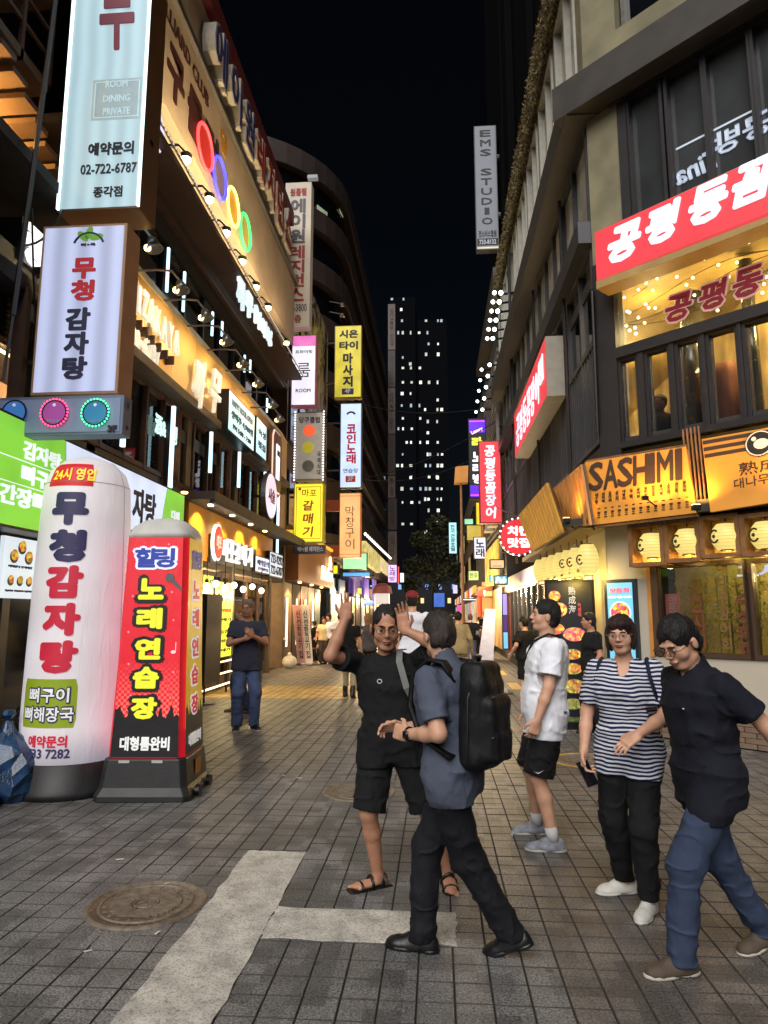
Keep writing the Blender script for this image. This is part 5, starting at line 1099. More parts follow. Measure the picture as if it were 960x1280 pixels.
# food banner standing out from the wall
fb = thing('food_menu_stand', 'tall dark menu banner with dish photos standing behind the man in black', 'menu banner', (2.15, 10.9, 0))
a = atY(686,800,10.9); b = atY(742,800,10.9); zt_ = atY(710,728,10.9).z
m = MB(); m.box((a.x, 10.9, .12), (b.x, 10.97, zt_)); obj('board', m, M('midnight_board', (22,26,40), .4, emit=.05, ns=3), fb)
for x in (a.x-.04, b.x+.002): m = MB(); m.box((x, 10.88, 0), (x+.04, 10.99, zt_+.04)); obj('post', m, BLACKM, fb)
m = MB(); m.box((a.x, 10.88, zt_+.001), (b.x, 10.99, zt_+.04)); obj('top_bar', m, BLACKM, fb)
def fdisc(u, v, r, c, sx=1, sy=.8, rim=True):
    p = atY(u, v, 10.89)
    if rim: m = MB(); m.disc((p.x, 10.897, p.z), r*1.12, XR, ZU, .004, 20, sx, sy); obj('printed_bowl', m, M('bowl_rim', ()), fb)
    m = MB(); m.disc((p.x, 10.891, p.z), r, XR, ZU, .004, 20, sx, sy); obj('printed_food', m, food(c), fb)
fdisc(693,745,.09,(206,110,70),1,.9,False); fdisc(699,762,.12,(196,124,80),1,.9); fdisc(694,786,.14,(190,70,60),1,.6); fdisc(718,793,.17,(200,80,80),1,.62); fdisc(716,818,.13,(180,120,60),1,.6); fdisc(716,836,.14,(170,110,60),1,.6); fdisc(718,858,.17,(160,120,60),1,.62); fdisc(716,880,.16,(120,110,60),1,.5)
p = atY(715,750,10.89); letters(fb, '熟成海', Vector((p.x,10.888,p.z)), XR, ZU, .11, .42, M('ghost_white', (170,176,190), emit=.25), vertical=True, th=.003)
p = atY(724,762,10.89); letters(fb, '숙성회', Vector((p.x,10.888,p.z)), XR, ZU, .05, .22, M('rose_print', (190,80,90), emit=.2), vertical=True, th=.003)
m = MB(); m.box((a.x-.1, 10.5, .0), (b.x+.15, 11.0, .1)); obj('base', m, BLACKM, fb); m = MB(); m.box((a.x, 10.55, .101), (b.x, 10.86, .115)); obj('green_mat', m, M('dull_green_mat', (80,100,50), .9), fb)
# lit white acrylic strips beside it
m = MB(); p0 = atY(733,740,11.5); m.box((p0.x, 11.5, .9), (p0.x+.18, 11.55, 2.3)); tag(obj('menu_light_panel', m, LIT('pale_menu_panel', (206,214,200), .9, .4)), 'narrow pale lit menu panel between the dark banner and the cream wall', 'menu panel')
# teal and violet light panel
lp = thing('blue_violet_light_panel', 'tall blue and violet lit poster panel on the street side shop front', 'light panel', (2.4, 17, .5))
p0 = atY(627,740,16.8); p1 = atY(636,812,16.8); m = MB(); m.box((p0.x, 16.8, p1.z), (p1.x, 17.0, atY(630,741,16.8).z)); obj('case', m, BLACKM, lp)
for (f0, f1, c_) in ((.02,.3,(120,190,250)),(.31,.6,(70,30,110)),(.61,.98,(170,150,240))):
    H_ = atY(630,741,16.8).z-p1.z; m = MB(); m.box((p0.x+.02, 16.79, p1.z+H_*f0), (p1.x-.02, 16.799, p1.z+H_*f1)); obj('lit_sheet', m, LIT('sheet_%d' % c_[0], c_, 1.1), lp)
# ================================================================== MIDDLE AND FAR STREET
def blk(parent, name, x0, x1, y0, y1, z0, z1, mat):
    m = MB(); m.box((x0,y0,z0),(x1,y1,z1)); return obj(name, m, mat, parent)
TAUPE = M('taupe_facade', (112,84,70), .7, ns=2, amt=.2); TOWERB = M('dark_tower_cladding', (52,41,38), .7, ns=.8, amt=.2); MARB = None
def marble():
    m = M('black_white_marble', (150,140,130), .35, ns=3, amt=.1); t = m.node_tree; b = t.nodes['Principled BSDF']; tc = t.nodes.new('ShaderNodeTexCoord'); n = t.nodes.new('ShaderNodeTexNoise'); n.inputs['Scale'].default_value = .9; n.inputs['Distortion'].default_value = 2.5
    t.links.new(tc.outputs['Object'], n.inputs[0]); r = t.nodes.new('ShaderNodeValToRGB'); r.color_ramp.elements[0].position = .46; r.color_ramp.elements[1].position = .5; r.color_ramp.elements[0].color = (.04,.035,.03,1); r.color_ramp.elements[1].color = (.42,.36,.31,1)
    t.links.new(n.outputs[0], r.inputs[0]); t.links.new(r.outputs[0], b.inputs['Base Color']); return m
# brown shop building after the gold one
b2 = thing('brown_shop_building', 'brown panelled shop building with marble patterned upper floors past the gold building', 'building', (-6, 26, 0))
blk(b2, 'core', -14, -5.6, 21.8, 29.8, 0, 14.5, WALLD)
blk(b2, 'brown_fascia_box', -5.6, -4.5, 22.0, 29.6, 2.75, 4.3, M('bronze_fascia', (150,98,56), .45, .2, ns=1, amt=.15))
blk(b2, 'marble_face', -5.59, -4.9, 25.2, 29.8, 4.4, 14.6, marble()); blk(b2, 'dark_face', -5.59, -5.0, 21.8, 25.19, 4.4, 14.2, TAUPE)
for k in range(5): blk(b2, 'door_panel', -5.59, -5.0, 22.1+k*1.45, 23.4+k*1.45, 0, 2.7, (WOODD, WALLD, M('maroon_panel', (96,40,36), .6), WOODD, M('teal_door', (60,84,88), .5))[k])
for k in range(4): blk(b2, 'lit_strip', -4.99, -4.96, 22.5+k*1.6, 22.62+k*1.6, .6, 2.2, LEDW)
for y in (22.8, 25, 27.2): p = Vector((-4.6, y, 2.72)); blk(b2, 'downlight', -4.66, -4.56, y-.05, y+.05, 2.70, 2.745, WARMB); lamp('downlight_glow', 'SPOT', (-4.61, y, 2.66), 300, (255,205,140), b2, .04, 140, (-4.61, y, 0))
blk(b2, 'yellow_edge', -5.0, -4.45, 22.0, 29.6, 4.31, 4.42, LIT('amber_edge', (250,190,60), 1.0)); 
for zz in (4.6, 7.5, 10.4):
    for y in (22.2, 23.7): f_ = blk(b2, 'window', -4.99, -4.93, y, y+1.2, zz, zz+1.9, DARK); blk(f_, 'pane', -4.929, -4.915, y+.08, y+1.12, zz+.08, zz+1.82, GLD)
ct = thing('cursive_lit_sign', 'glowing cream cursive letters on the bronze fascia', 'sign', (-4.4, 27.4, 3.2))
letters(ct, 'Mirabee', (-4.42, 27.2, 3.25), YB, ZU, 2.6, .5, LIT('cream_glow', (255,236,190), 2.2), th=.06, bold=.04, shear=.2); letters(ct, '&', (-4.42, 28.0, 3.75), YB, ZU, .6, .5, LIT('cream_glow', ()), th=.06, bold=.04)
# yellow lit light box and white panels beyond
for (nm, lab, u0, u1, v0, v1, Y, col, em) in (
    ('yellow_box_sign','small yellow lit box sign under the rusty beams',410,423,706,718,30.5,(250,220,50),1.2),
    ('white_tube_sign','upright pale cyan lit tube sign by the teal door',412,418,722,743,30,(205,245,240),1.4),
    ('green_neon_sign','mint green and yellow neon shop sign beneath the peach projecting sign',428,459,691,712,36,(150,225,170),1.1),
    ('blue_neon_sign','deep blue neon strip sign over the far shop',428,463,715,721,36,(40,140,230),1.4),
    ('violet_panel_sign','pale violet lit sign at the end of the left shops',485,496,706,728,60,(214,180,250),1.3),
    ('red_strip_sign','narrow red lit strip beside the pale violet sign',497,499,708,730,60,(240,60,60),1.3),
    ('blue_panel_sign','deep blue lit panel above the heads of the distant crowd',455,468,750,757,40,(60,90,220),1.3),
    ('cyan_word_sign','tall narrow cyan lit sign on the right side before the dark tree',561,571,653,692,46,(170,232,238),1.2),
    ('green_box_sign','small mint lit box above the yellow signs on the right',580,592,648,656,40,(150,220,170),1.1),
    ('mustard_wall_sign','mustard lit sign board behind the white karaoke sign on the right',583,608,656,676,38,(206,180,80),.9),
    ('white_word_sign','white lit hanging sign with navy letters on the right side',592,608,671,699,34,(225,225,245),1.15),
    ('orange_roof_sign','peach lit rounded box sign shaped like a seat on the right side',612,631,699,711,24,(250,180,130),1.2),
    ('green_round_sign','green oval lit sign in front of the yellow lights',585,599,713,726,32,(170,210,120),1.1),
    ('cyan_neon_script','dark blue box sign with cyan neon script',617,635,719,731,22.5,(60,170,220),.9),
    ('lavender_small_sign','small lavender lit sign low on the pole at the street end',566,572,731,742,50,(200,190,240),1.2),
    ('blue_screen_sign','pair of dim blue lit screens at the far end of the street',542,556,741,759,75,(60,110,210),.9),
    ('peach_shop_sign','small peach lit shop sign low on the right beyond the red roof',602,612,727,733,36,(255,180,120),1.2),
    ('white_shop_strip','thin white lit strip over the far right shops',578,597,748,751,40,(235,240,240),1.4),
    ('pink_shop_sign','small hot pink lit sign near the far right pavement',571,577,756,770,46,(250,80,170),1.1),
    ('warm_lantern_sign','warm lit square sign above the white banner stand',606,616,738,746,27,(255,210,120),1.2),
    ('cyan_far_strip','thin cyan lit strip at the end of the left shops',462,480,731,734,55,(120,220,240),1.3),
    ('amber_far_sign','little amber lit sign above the left far crowd',444,452,735,742,42,(255,180,70),1.3),
    ('far_red_sign','small red lit sign far along the left row',473,480,742,752,58,(240,60,60),1.2),
    ('far_white_sign','small white lit sign by the narrow red strip on the left',500,505,716,728,62,(240,240,245),1.3),
    ('blue_far_sign','small blue lit sign under the peach seat shaped sign',612,620,719,727,30,(80,150,240),1.2),
    ('yellow_band_sign','upright yellow lit band above the white hanging sign',595,603,628,656,36,(240,210,50),1.1)):
    t, xa, xb, za, zb, yy = pbox(nm, lab, u0, u1, v0, v1, Y, .25, BLACKM, LIT('c_%d_%d' % (u0, v0), col, em), 1, margin=.02 if u1-u0 < 12 else .04, gap_to_wall=False, cat='sign')
    if nm == 'cyan_word_sign': letters(t, '한국관광호텔', ((xa+xb)/2, yy, (za+zb)/2), XR, ZU, .3, (zb-za)*.85, NAVY, vertical=True, bold=.02)
    if nm == 'white_word_sign': letters(t, '노래', ((xa+xb)/2, yy, (za+zb)/2), XR, ZU, .42, (zb-za)*.8, NAVY, vertical=True, bold=.03)
    if nm == 'cyan_neon_script': letters(t, 'Pub', ((xa+xb)/2, yy, (za+zb)/2), XR, ZU, (xb-xa)*.7, (zb-za)*.6, LIT('pub_white', (220,245,255), 1.8), bold=.03, shear=.3)
    if nm == 'green_round_sign': letters(t, '한우', ((xa+xb)/2, yy, (za+zb)/2), XR, ZU, .38, .25, M('dk_green_ink', (40,90,40)))
    if nm == 'orange_roof_sign': m = MB(); m.box((xa+.1, yy-.002, za+.08), (xb-.1, yy+.004, za+.11)); obj('seat_line', m, OI, t)
    if nm == 'violet_panel_sign': letters(t, '노래방', ((xa+xb)/2, yy, (za+zb)/2), XR, ZU, .5, (zb-za)*.85, NAVY, vertical=True)
# rounded dark tower on the left
tw = thing('rounded_tower', 'tall dark brown office tower with a rounded corner and banded floors', 'building', (-10, 45, 0))
def tower_ring(off):
    r = 7.0-off; cx, cy = -4.95-7.0, 31.0+7.0; pts = [(-24+0*off, 31.0+off)]
    for k in range(13): a = -math.pi/2+math.pi/2*k/12; pts.append((cx+r*math.cos(a), cy+r*math.sin(a)))
    pts += [(-4.95-off, 72), (-24, 72)]; return pts
FH = 2.95
for k in range(8):
    z = 2.9+k*FH
    m = MB(); m.prism([(a, b, z+1.75) for a, b in tower_ring(0)], (0,0,FH-1.75-.002)); obj('floor_band', m, TOWERB, tw)
    m = MB(); m.prism([(a, b, z) for a, b in tower_ring(.45)], (0,0,1.748)); obj('window_band', m, GLD, tw)
m = MB(); m.prism([(a, b, 0) for a, b in tower_ring(.3)], (0,0,2.899)); obj('ground_floor', m, WALLD, tw)
m = MB(); m.prism([(a, b, 2.9+8*FH) for a, b in [(-24,33),(-14,33),(-11.5,35),(-10.5,39),(-10.5,60),(-24,60)]], (0,0,2.9)); obj('roof_block', m, M('penthouse_dark', (40,36,36), .8), tw)
for (u, v, w, h) in ((401,264,.9,.28),(425,259,.8,.85)):
    best = min(((abs(480+FPX*(q:=Vector((-11.95+6.58*math.cos(a), 38+6.58*math.sin(a), 20))-_C).dot(_R)/q.dot(_F)-u), a) for a in np.linspace(-math.pi/2, 0, 200)))[1]
    c_ = Vector((-11.95+6.57*math.cos(best), 38+6.57*math.sin(best), 0)); c_.z = atY(u, v, c_.y).z; tn = Vector((-math.sin(best), math.cos(best), 0))*w/2; nm = Vector((math.cos(best), math.sin(best), 0))*.04
    m = MB(); m.prism([c_-tn-ZU*h/2, c_+tn-ZU*h/2, c_+tn+ZU*h/2, c_-tn+ZU*h/2], nm); obj('lit_window', m, LIT('office_light', (150,160,128), .8, .3), tw)
ls = thing('spot_arm_lamp', 'two thin arm lamps above the mustard projecting sign', 'wall lamp', (-4.5, 29, 12))
for v in (377, 390): 
    p = atY(412, v, 29.4); q_ = atY(428, v+3, 29.0); m = MB(); m.tube([p, q_], .025, 5); m.lathe(q_, [(.04,.05),(.12,-.1)], 8); obj('arm', m, STEEL, ls)
# column of small dark signs at the far left corner
for i, (v0, v1, st) in enumerate(((380,437,'전주집'),(438,484,'호프'),(485,542,'대구탕'),(543,594,'한우'),(595,622,'주점'),(623,662,'골목'),(664,706,'식당'))):
    t, xa, xb, za, zb, yy = pbox('stacked_sign', 'dim grey plate in the column of unlit signs, %s' % ('topmost','second from the top','third from the top','fourth from the top','third from the bottom','second from the bottom','lowest above the violet sign')[i], 485, 494 + (i > 4)*2, v0, v1, 66, .5, M('dim_plate_%d' % (i % 2), ((92,80,76),(60,54,54))[i % 2], .7, emit=.06), None, 0, 'stacked unlit signs', gap_to_wall=False, cat='sign')  # slight emission added to lift these unlit plates
    letters(t, st, ((xa+xb)/2, 65.98, (za+zb)/2), XR, ZU, .34, (zb-za)*.8, M('plate_ink', (44,40,44)), vertical=True)
# lit shop fascias along the tower foot
lf2 = thing('lit_shop_fascia', 'long glowing yellow shop fascia with bulbs running along the tower foot', 'sign', (-4.6, 48, 4))
for (y0, y1, z0, z1, c_, e_) in ((37,44,4.6,5.6,(236,176,90),.8),(44.2,56,5.0,6.4,(214,196,120),.9),(56.2,70,5.4,6.4,(230,210,150),.9)):
    blk(lf2, 'lit_panel', -4.94, -4.6, y0, y1, z0, z1, LIT('fascia_%d' % y0, c_, e_, .35))
eb = mesh('eave_bulb', MB().ball((0,0,0), .09, 6, 5), LIT('white_eave_bulb', (250,250,235), 4))
for i in range(22): o = bpy.data.objects.new('eave_bulb', eb); COL.objects.link(o); o.location = Vector((-4.4, 42+i*1.3, 6.6+i*.02))-wloc(lf2); o.parent = lf2
for (y, z, w, h, c_) in ((40,3.2,3,1.0,(90,70,120)),(46,3.4,3,1.4,(110,80,180)),(52,3.5,3,1.6,(140,110,200)),(60,3.2,4,1.3,(250,210,140)),(34,3.0,2,.8,(40,60,90))): blk(lf2, 'shop_light', -4.92, -4.85, y, y+w, z-h/2, z+h/2, LIT('shop_%d' % y, c_, .8, .3))
for k, (y, c_) in enumerate(((33,(255,220,160)),(40,(255,225,180)),(48,(255,215,150)),(57,(255,220,170)))): lamp('shopfront_glow', 'POINT', (-4.0, y, 2.6), 800, c_, lf2, .2)
blk(lf2, 'glass_front', -4.93, -4.88, 31.5, 36.5, .3, 2.6, LIT('shopfront_pale', (190,200,190), .35, .4))
for k in range(11):
    blk(lf2, 'glass_front', -4.93, -4.88, 38+k*2.9, 40.75+k*2.9, .3, 2.6, LIT('shopfront_w%d' % (k % 3), ((220,190,140),(150,110,80),(200,200,190))[k % 3], (.45,.3,.6)[k % 3], .7)); blk(lf2, 'shop_mullion', -4.95, -4.8, 40.76+k*2.9, 40.89+k*2.9, 0, 2.9, DARK)
# ---- right side beyond the corner building
r2 = thing('louvred_building', 'dark louvred building with a copper strip behind the corner restaurant', 'building', (6, 34, 0))
blk(r2, 'core', 2.62, 12, 25.7, 44, 0, 13.6, WALLD); blk(r2, 'copper_strip', 2.5, 2.61, 36, 38.2, 4.6, 11.6, M('copper_panel', (176,100,50), .5, ns=2))
for k in range(30): blk(r2, 'louvre', 2.5, 2.61, 26+.3, 34, 3.4+k*.3, 3.55+k*.3, M('grey_louvre', (96,90,86), .6))
blk(r2, 'pale_pipe', 2.38, 2.49, 25.9, 26.05, 3, 11.5, STEEL); blk(r2, 'shop_glow', 2.52, 2.6, 27, 43.5, .3, 2.7, LIT('right_shop_glow', (230,180,110), .4, .5))
r2b = thing('ribbed_tower', 'very tall dark ribbed tower edge rising behind the corner building roof', 'building', (6, 27, 0))
blk(r2b, 'shaft', 3.0, 14, 25.7, 33, 13.61, 46, M('night_ribbed_wall', (6,6,7), .9, spec=.02))
for k in range(9): blk(r2b, 'rib', 2.9, 2.999, 25.9+k*.8, 26.2+k*.8, 13.61, 46, M('night_rib', (11,11,12), .9, spec=.02))
for k in range(5): blk(r2b, 'rib', 3.1+k*.9, 3.4+k*.9, 25.55, 25.699, 13.61, 46, M('night_rib', ()))
fr3 = thing('far_right_shops', 'low dark shop building with lit fronts running to the street end on the right', 'building', (5, 60, 0))
blk(fr3, 'wall', 2.6, 9, 44.2, 92, 0, 10.5, M('far_taupe_wall', (70,60,56), .8, ns=1, amt=.3))
for k in range(14):
    y_ = 44.6+k*3.4; c_ = ((240,200,130),(220,220,230),(250,150,90),(150,200,230))[k % 4]
    blk(fr3, 'shop_window', 2.5, 2.59, y_, y_+2.9, .4, 2.5, LIT('frs_%d' % (k % 4), c_, .55, .6)); blk(fr3, 'shop_sign', 2.42, 2.59, y_, y_+3.0, 2.8, 3.5, LIT('frg_%d' % (k % 3), ((250,190,80),(230,235,240),(230,70,60))[k % 3], .8, .4))
    for zz_ in (4.4, 7.2): blk(fr3, 'window', 2.52, 2.59, y_+.3, y_+2.5, zz_, zz_+1.5, GLD if (k*7+int(zz_)) % 3 else LIT('dim_room', (210,180,120), .35, .6))
# two runs of floodlights on the far roof edges
fl = MB().ball((0,0,0), .075, 8, 6); flm = mesh('roof_lamp', fl, LIT('cold_white_flood', (240,255,250), 7))
n_ = 0
for (u0, v0, u1, v1, n, gname, dx) in ((618,366,609,423,6,'upper',0),(626,366,616,423,6,'upper',0),(602,462,595,515,5,'lower',0),(612,456,603,512,5,'lower',0)):
    n_ += 1
    for i in range(n):
        f = i/(n-1); u = u0+(u1-u0)*f; v = v0+(v1-v0)*f; Y = 850*2.0/max(18, (u-545))
        t = thing('roof_floodlight', 'cold white floodlight in the %s roof run, %s row, %s' % (gname, 'outer' if n_ % 2 == 0 else 'inner', ('highest','second from the top','third from the top','third from the bottom','second from the bottom','lowest')[i if n == 6 else (0,1,2,4,5)[i]]), 'floodlight', (0,0,0), '%s run of roof floodlights' % gname); p = atY(u, v, Y); t.location = p
        o = bpy.data.objects.new('bulb', flm); COL.objects.link(o); o.parent = t; m = MB(); m.tube([p+Vector((.1,.1,0)), p+Vector((.7,.15,.1))], .04, 5); obj('arm', m, BLACKM, t)
blk(r2, 'lamp_ledge', 2.3, 3.2, 24.8, 36, 14.5, 14.9, DBEAM)
# EMS studio sign
B = pbox('fitness_studio_sign', 'dim grey projecting sign reading EMS STUDIO high on the right', 594, 622, 157, 312, 27.0, .35, M('grey_box_side', (90,92,98), .6), M('dim_grey_face', (120,124,134), .6, emit=.16, ecol=(120,126,140), ns=1), 1, gap_to_wall=False)
x0, x1, z0, z1, y = B[1:]
for i, ch in enumerate('EMS STUDIO'):
    if ch != ' ': letters(B[0], ch, ((x0+x1)/2, y, z1-(z1-z0)*(.065+i*.079)), XR, ZU, .16 if ch == 'I' else .44, .30, BI, bold=.015)
letters(B[0], '전스비스협원', ((x0+x1)/2, y, z0+.72), XR, ZU, .75, .3, BI); m = MB(); m.box((x0+.04, y-.003, z0+.18), (x1-.04, y, z0+.5)); obj('dark_plate', m, BI, B[0]); letters(B[0], '733-8132', ((x0+x1)/2, y-.004, z0+.34), XR, ZU, .7, .2, M('plate_white', ()))
m = MB(); m.box((x0+.03, y-.003, z0+.04), (x1-.03, y, z0+.12)); obj('pale_edge', m, LIT('cream_edge', (220,205,170), .8), B[0])
for zz in (z0+1.6, z0+4.3): m = MB(); m.tube([(x1, 27.1, zz), (3.1, 27.1, zz)], .12, 8); obj('bracket', m, STEEL, B[0])
# karaoke sign and red eel restaurant projecting sign, round chicken sign
B = pbox('karaoke_sign', 'black and violet neon projecting sign with yellow and white letters', 586, 608, 523, 624, 33, .4, BLACKM, M('black_face', (20,16,26), .4), 0, gap_to_wall=False)
x0, x1, z0, z1, y = B[1:]; H_ = z1-z0
for f0, f1 in ((.82,.98),(.03,.17)): m = MB(); m.box((x0+.04, y-.004, z0+H_*f0), (x1-.04, y, z0+H_*f1)); obj('violet_face', m, LIT('violet_neon', (92,30,220), 1.2, .2), B[0])
for f0 in (.955, .04): m = MB(); m.box((x0+.05, y-.012, z0+H_*f0), (x1-.05, y-.005, z0+H_*f0+.07)); obj('magenta_tube', m, LIT('magenta_tube', (200,60,250), 2), B[0])
letters(B[0], '라', ((x0+x1)/2, y, z0+H_*.70), XR, ZU, .5, .5, LIT('lemon_letters', (230,240,60), 1.6), bold=.05)
for ch, f in (('노',.52),('래',.38),('방',.25)): letters(B[0], ch, ((x0+x1)/2, y, z0+H_*f), XR, ZU, .48, .46, LIT('white_neon', (240,240,255), 1.6), bold=.05)
letters(B[0], 'Luxury', ((x0+x1)/2, y-.014, z0+H_*.84), (1,0,.45), (-.45,0,1), .6, .22, LIT('pink_white', (255,200,220), 1.8), bold=.04)
B = pbox('red_eel_restaurant_sign', 'bright red projecting sign with a column of white brush letters', 599, 627, 551, 654, 24.8, .4, M('red_edge', (120,30,40)), LIT('sign_red_face', ()), 1, gap_to_wall=False)
ptext(B[0], B, '공평동꼼장어', .5, .5, .46, .88, LIT('blue_white_letters', ()), True, bold=.04, shear=.1)
x1 = B[2]
for zz in (B[3]+.5, B[4]-.5): m = MB(); m.box((x1, 24.9, zz-.04), (2.56, 25.1, zz+.04)); obj('bracket', m, DARK, B[0])
p = atY(648, 671, 19.5); rc = thing('round_chicken_sign', 'round red lit chicken restaurant sign ringed with white bulbs', 'sign', (p.x, 19.5, p.z-.5))
m = MB(); m.disc((p.x, 19.7, p.z), .53, XR, ZU, .2, 32); obj('drum', m, M('red_edge', ()), rc); m = MB(); m.disc((p.x, 19.495, p.z), .5, XR, ZU, .004, 32); obj('lit_face', m, LIT('tomato_face', (226,48,56), 1.1), rc)
letters(rc, '치킨', (p.x, 19.485, p.z+.17), XR, ZU, .6, .27, LETW, bold=.05); letters(rc, '맛집', (p.x, 19.485, p.z-.17), XR, ZU, .6, .27, LETW, bold=.05)
for k in range(20):
    a = 2*math.pi*k/20; o = bpy.data.objects.new('edge_bulb', db); COL.objects.link(o); o.location = Vector((p.x+.53*math.cos(a), 19.46, p.z+.53*math.sin(a)))-wloc(rc); o.parent = rc
m = MB(); m.box((p.x+.5, 19.55, p.z-.04), (2.56, 19.65, p.z+.04)); obj('bracket', m, DARK, rc)
# cube street lamp on a pole
sp = thing('cube_street_lamp', 'wooden cube shaped lantern on a slim street pole', 'street lamp', (1.2, 42, 0)); p = atY(576, 594, 42)
m = MB(); m.hexa([(p.x-.42,41.7,p.z-.55),(p.x+.42,41.7,p.z-.5),(p.x+.42,42.4,p.z-.5),(p.x-.42,42.4,p.z-.55),(p.x-.34,41.7,p.z+.5),(p.x+.46,41.7,p.z+.55),(p.x+.46,42.4,p.z+.55),(p.x-.34,42.4,p.z+.5)]); obj('cube_shade', m, M('amber_cube', (190,130,60), .6, emit=.25, ecol=(190,130,60), ns=1.5, amt=.3), sp)
m = MB(); m.tube([(p.x, 42, 0), (p.x, 42, p.z-.55)], [.12, .07], 8); obj('pole', m, M('tan_pole', (150,112,80), .6), sp)
# yellow lit eatery and the red gate far right
ye = thing('yellow_lit_eatery', 'narrow eatery front crowded with yellow lights and a small red roof', 'building', (2.4, 32, 0))
blk(ye, 'front', 2.4, 2.51, 27, 34, 2.9, 4.6, LIT('eatery_yellow', (240,200,70), .8, .6)); m = MB(); m.hexa([(1.65,31,2.5),(2.5,31,2.4),(2.5,34,2.4),(1.65,34,2.5),(1.75,31,2.62),(2.5,31,2.95),(2.5,34,2.95),(1.75,34,2.62)]); obj('red_roof', m, M('red_tile_roof', (110,36,32), .6, ns=8, amt=.3), ye)
m = MB(); m.tube([(1.9,31.1,0),(1.9,31.1,2.45)], .08, 8); obj('red_post', m, M('vermilion_post', (200,60,50), .5), ye)
blk(ye, 'timber_front', 1.9, 2.5, 31.5, 33.5, 0, 2.9, M('tan_timber', (170,120,80), .6, ns=3, amt=.3))
lamp('eatery_glow', 'POINT', (1.6, 29, 2.6), 800, (255,215,150), ye, .2); lamp('eatery_glow', 'POINT', (1.8, 20, 2.6), 380, (255,225,180), ye, .2)
# furled white awning and tan post, barrier
p = gnd(607,838); t = thing('folded_banner_stand', 'white cloth banner stand leaning by the right hand shops', 'banner stand', p); q_ = atY(613, 761, p.y)
m = MB(); m.hexa([(p.x-.25,p.y,0.02),(p.x+.22,p.y,.02),(p.x+.22,p.y+.05,.02),(p.x-.25,p.y+.05,.02),(q_.x-.15,p.y+.2,q_.z),(q_.x+.18,p.y+.2,q_.z),(q_.x+.18,p.y+.25,q_.z),(q_.x-.15,p.y+.25,q_.z)]); obj('cloth', m, M('white_cloth', (176,176,196), .7), t); m = MB(); m.box((p.x-.35,p.y-.1,0),(p.x+.35,p.y+.3,.03)); obj('foot', m, STEEL, t)
# banner stands on the left
for (u0, v0, u1, v1, c_, lab) in ((377,826,370,757,(214,160,150),'pinkish cloth banner stand leaning before the brown shop'),(386,826,379,759,(214,208,200),'white cloth banner stand with dark lettering before the brown shop')):
    p = gnd(u0, 832); q_ = atY(u1, v0-70, p.y)
    t = thing('leaning_banner', lab, 'banner stand', p); m = MB(); m.hexa([(p.x-.12,p.y,.05),(p.x+.14,p.y,.05),(p.x+.14,p.y+.05,.05),(p.x-.12,p.y+.05,.05),(q_.x-.2,p.y+.3,q_.z),(q_.x+.12,p.y+.3,q_.z),(q_.x+.12,p.y+.35,q_.z),(q_.x-.2,p.y+.35,q_.z)]); obj('cloth', m, M('cloth_%d' % c_[1], c_, .7), t)
    letters(t, '신선한고기집', ((p.x+q_.x)/2, p.y+.12, .05+(q_.z-.05)/2), XR, (q_.x-p.x-.03, .3, q_.z), .14, (q_.z)*.8, M('banner_ink', (50,40,50)), vertical=True, th=.004)
    m = MB(); m.torus((p.x,p.y+.2,.05), .3, .04, (1,0,0), (0,1,0), 16, 6); obj('foot', m, STEEL, t)
# bin, bench, black easel, white bag on the left pavement
p = gnd(343,834); t = thing('waste_bin', 'grey round waste bin with a tan lid by the brown shop', 'waste bin', p)
m = MB(); m.lathe(p, [(.28,0),(.32,.75),(.02,.75)], 16); obj('body', m, M('bin_grey', (96,94,86), .6), t); m = MB(); m.lathe(p, [(.34,.76),(.36,.86),(.2,.98),(.02,1.0)], 16); obj('lid', m, M('tan_lid', (190,150,80), .5), t)
p = gnd(350,836)+Vector((.25,.2,0)); t = thing('white_bag', 'small white rubbish bag on the pavement beside the grey bin', 'rubbish bag', p); m = MB(); m.ball((p.x, p.y, .2), .24, 12, 8, (1,.8,.85)); m.ball((p.x, p.y, .42), .07, 8, 6); obj('bag_skin', m, M('white_plastic', (200,200,190), .4, bump=.5, ns=8), t)
p = gnd(250,882); q_ = atY(251, 742, p.y); t = thing('easel_board', 'tall black display board on a thin stand edge-on to the street', 'display board', p); m = MB(); m.box((p.x-.07,p.y-.02,.35),(p.x+.07,p.y+.9,q_.z)); obj('panel', m, BLACKM, t); m = MB(); m.tube([(p.x,p.y+.2,0),(p.x,p.y+.2,.4)], .02, 6); m.lathe((p.x,p.y+.2,0), [(.22,0),(.2,.02)], 14); obj('foot', m, BLACKM, t)
t = thing('wooden_bench', 'low wooden bench against the brown shop wall', 'bench', (-4.5, 25, 0)); blk(t, 'seat', -4.75, -4.3, 24.2, 27.2, .42, .47, WOODD); 
for y in (24.4, 26.9): blk(t, 'leg', -4.7, -4.35, y, y+.08, 0, .42, BLACKM)
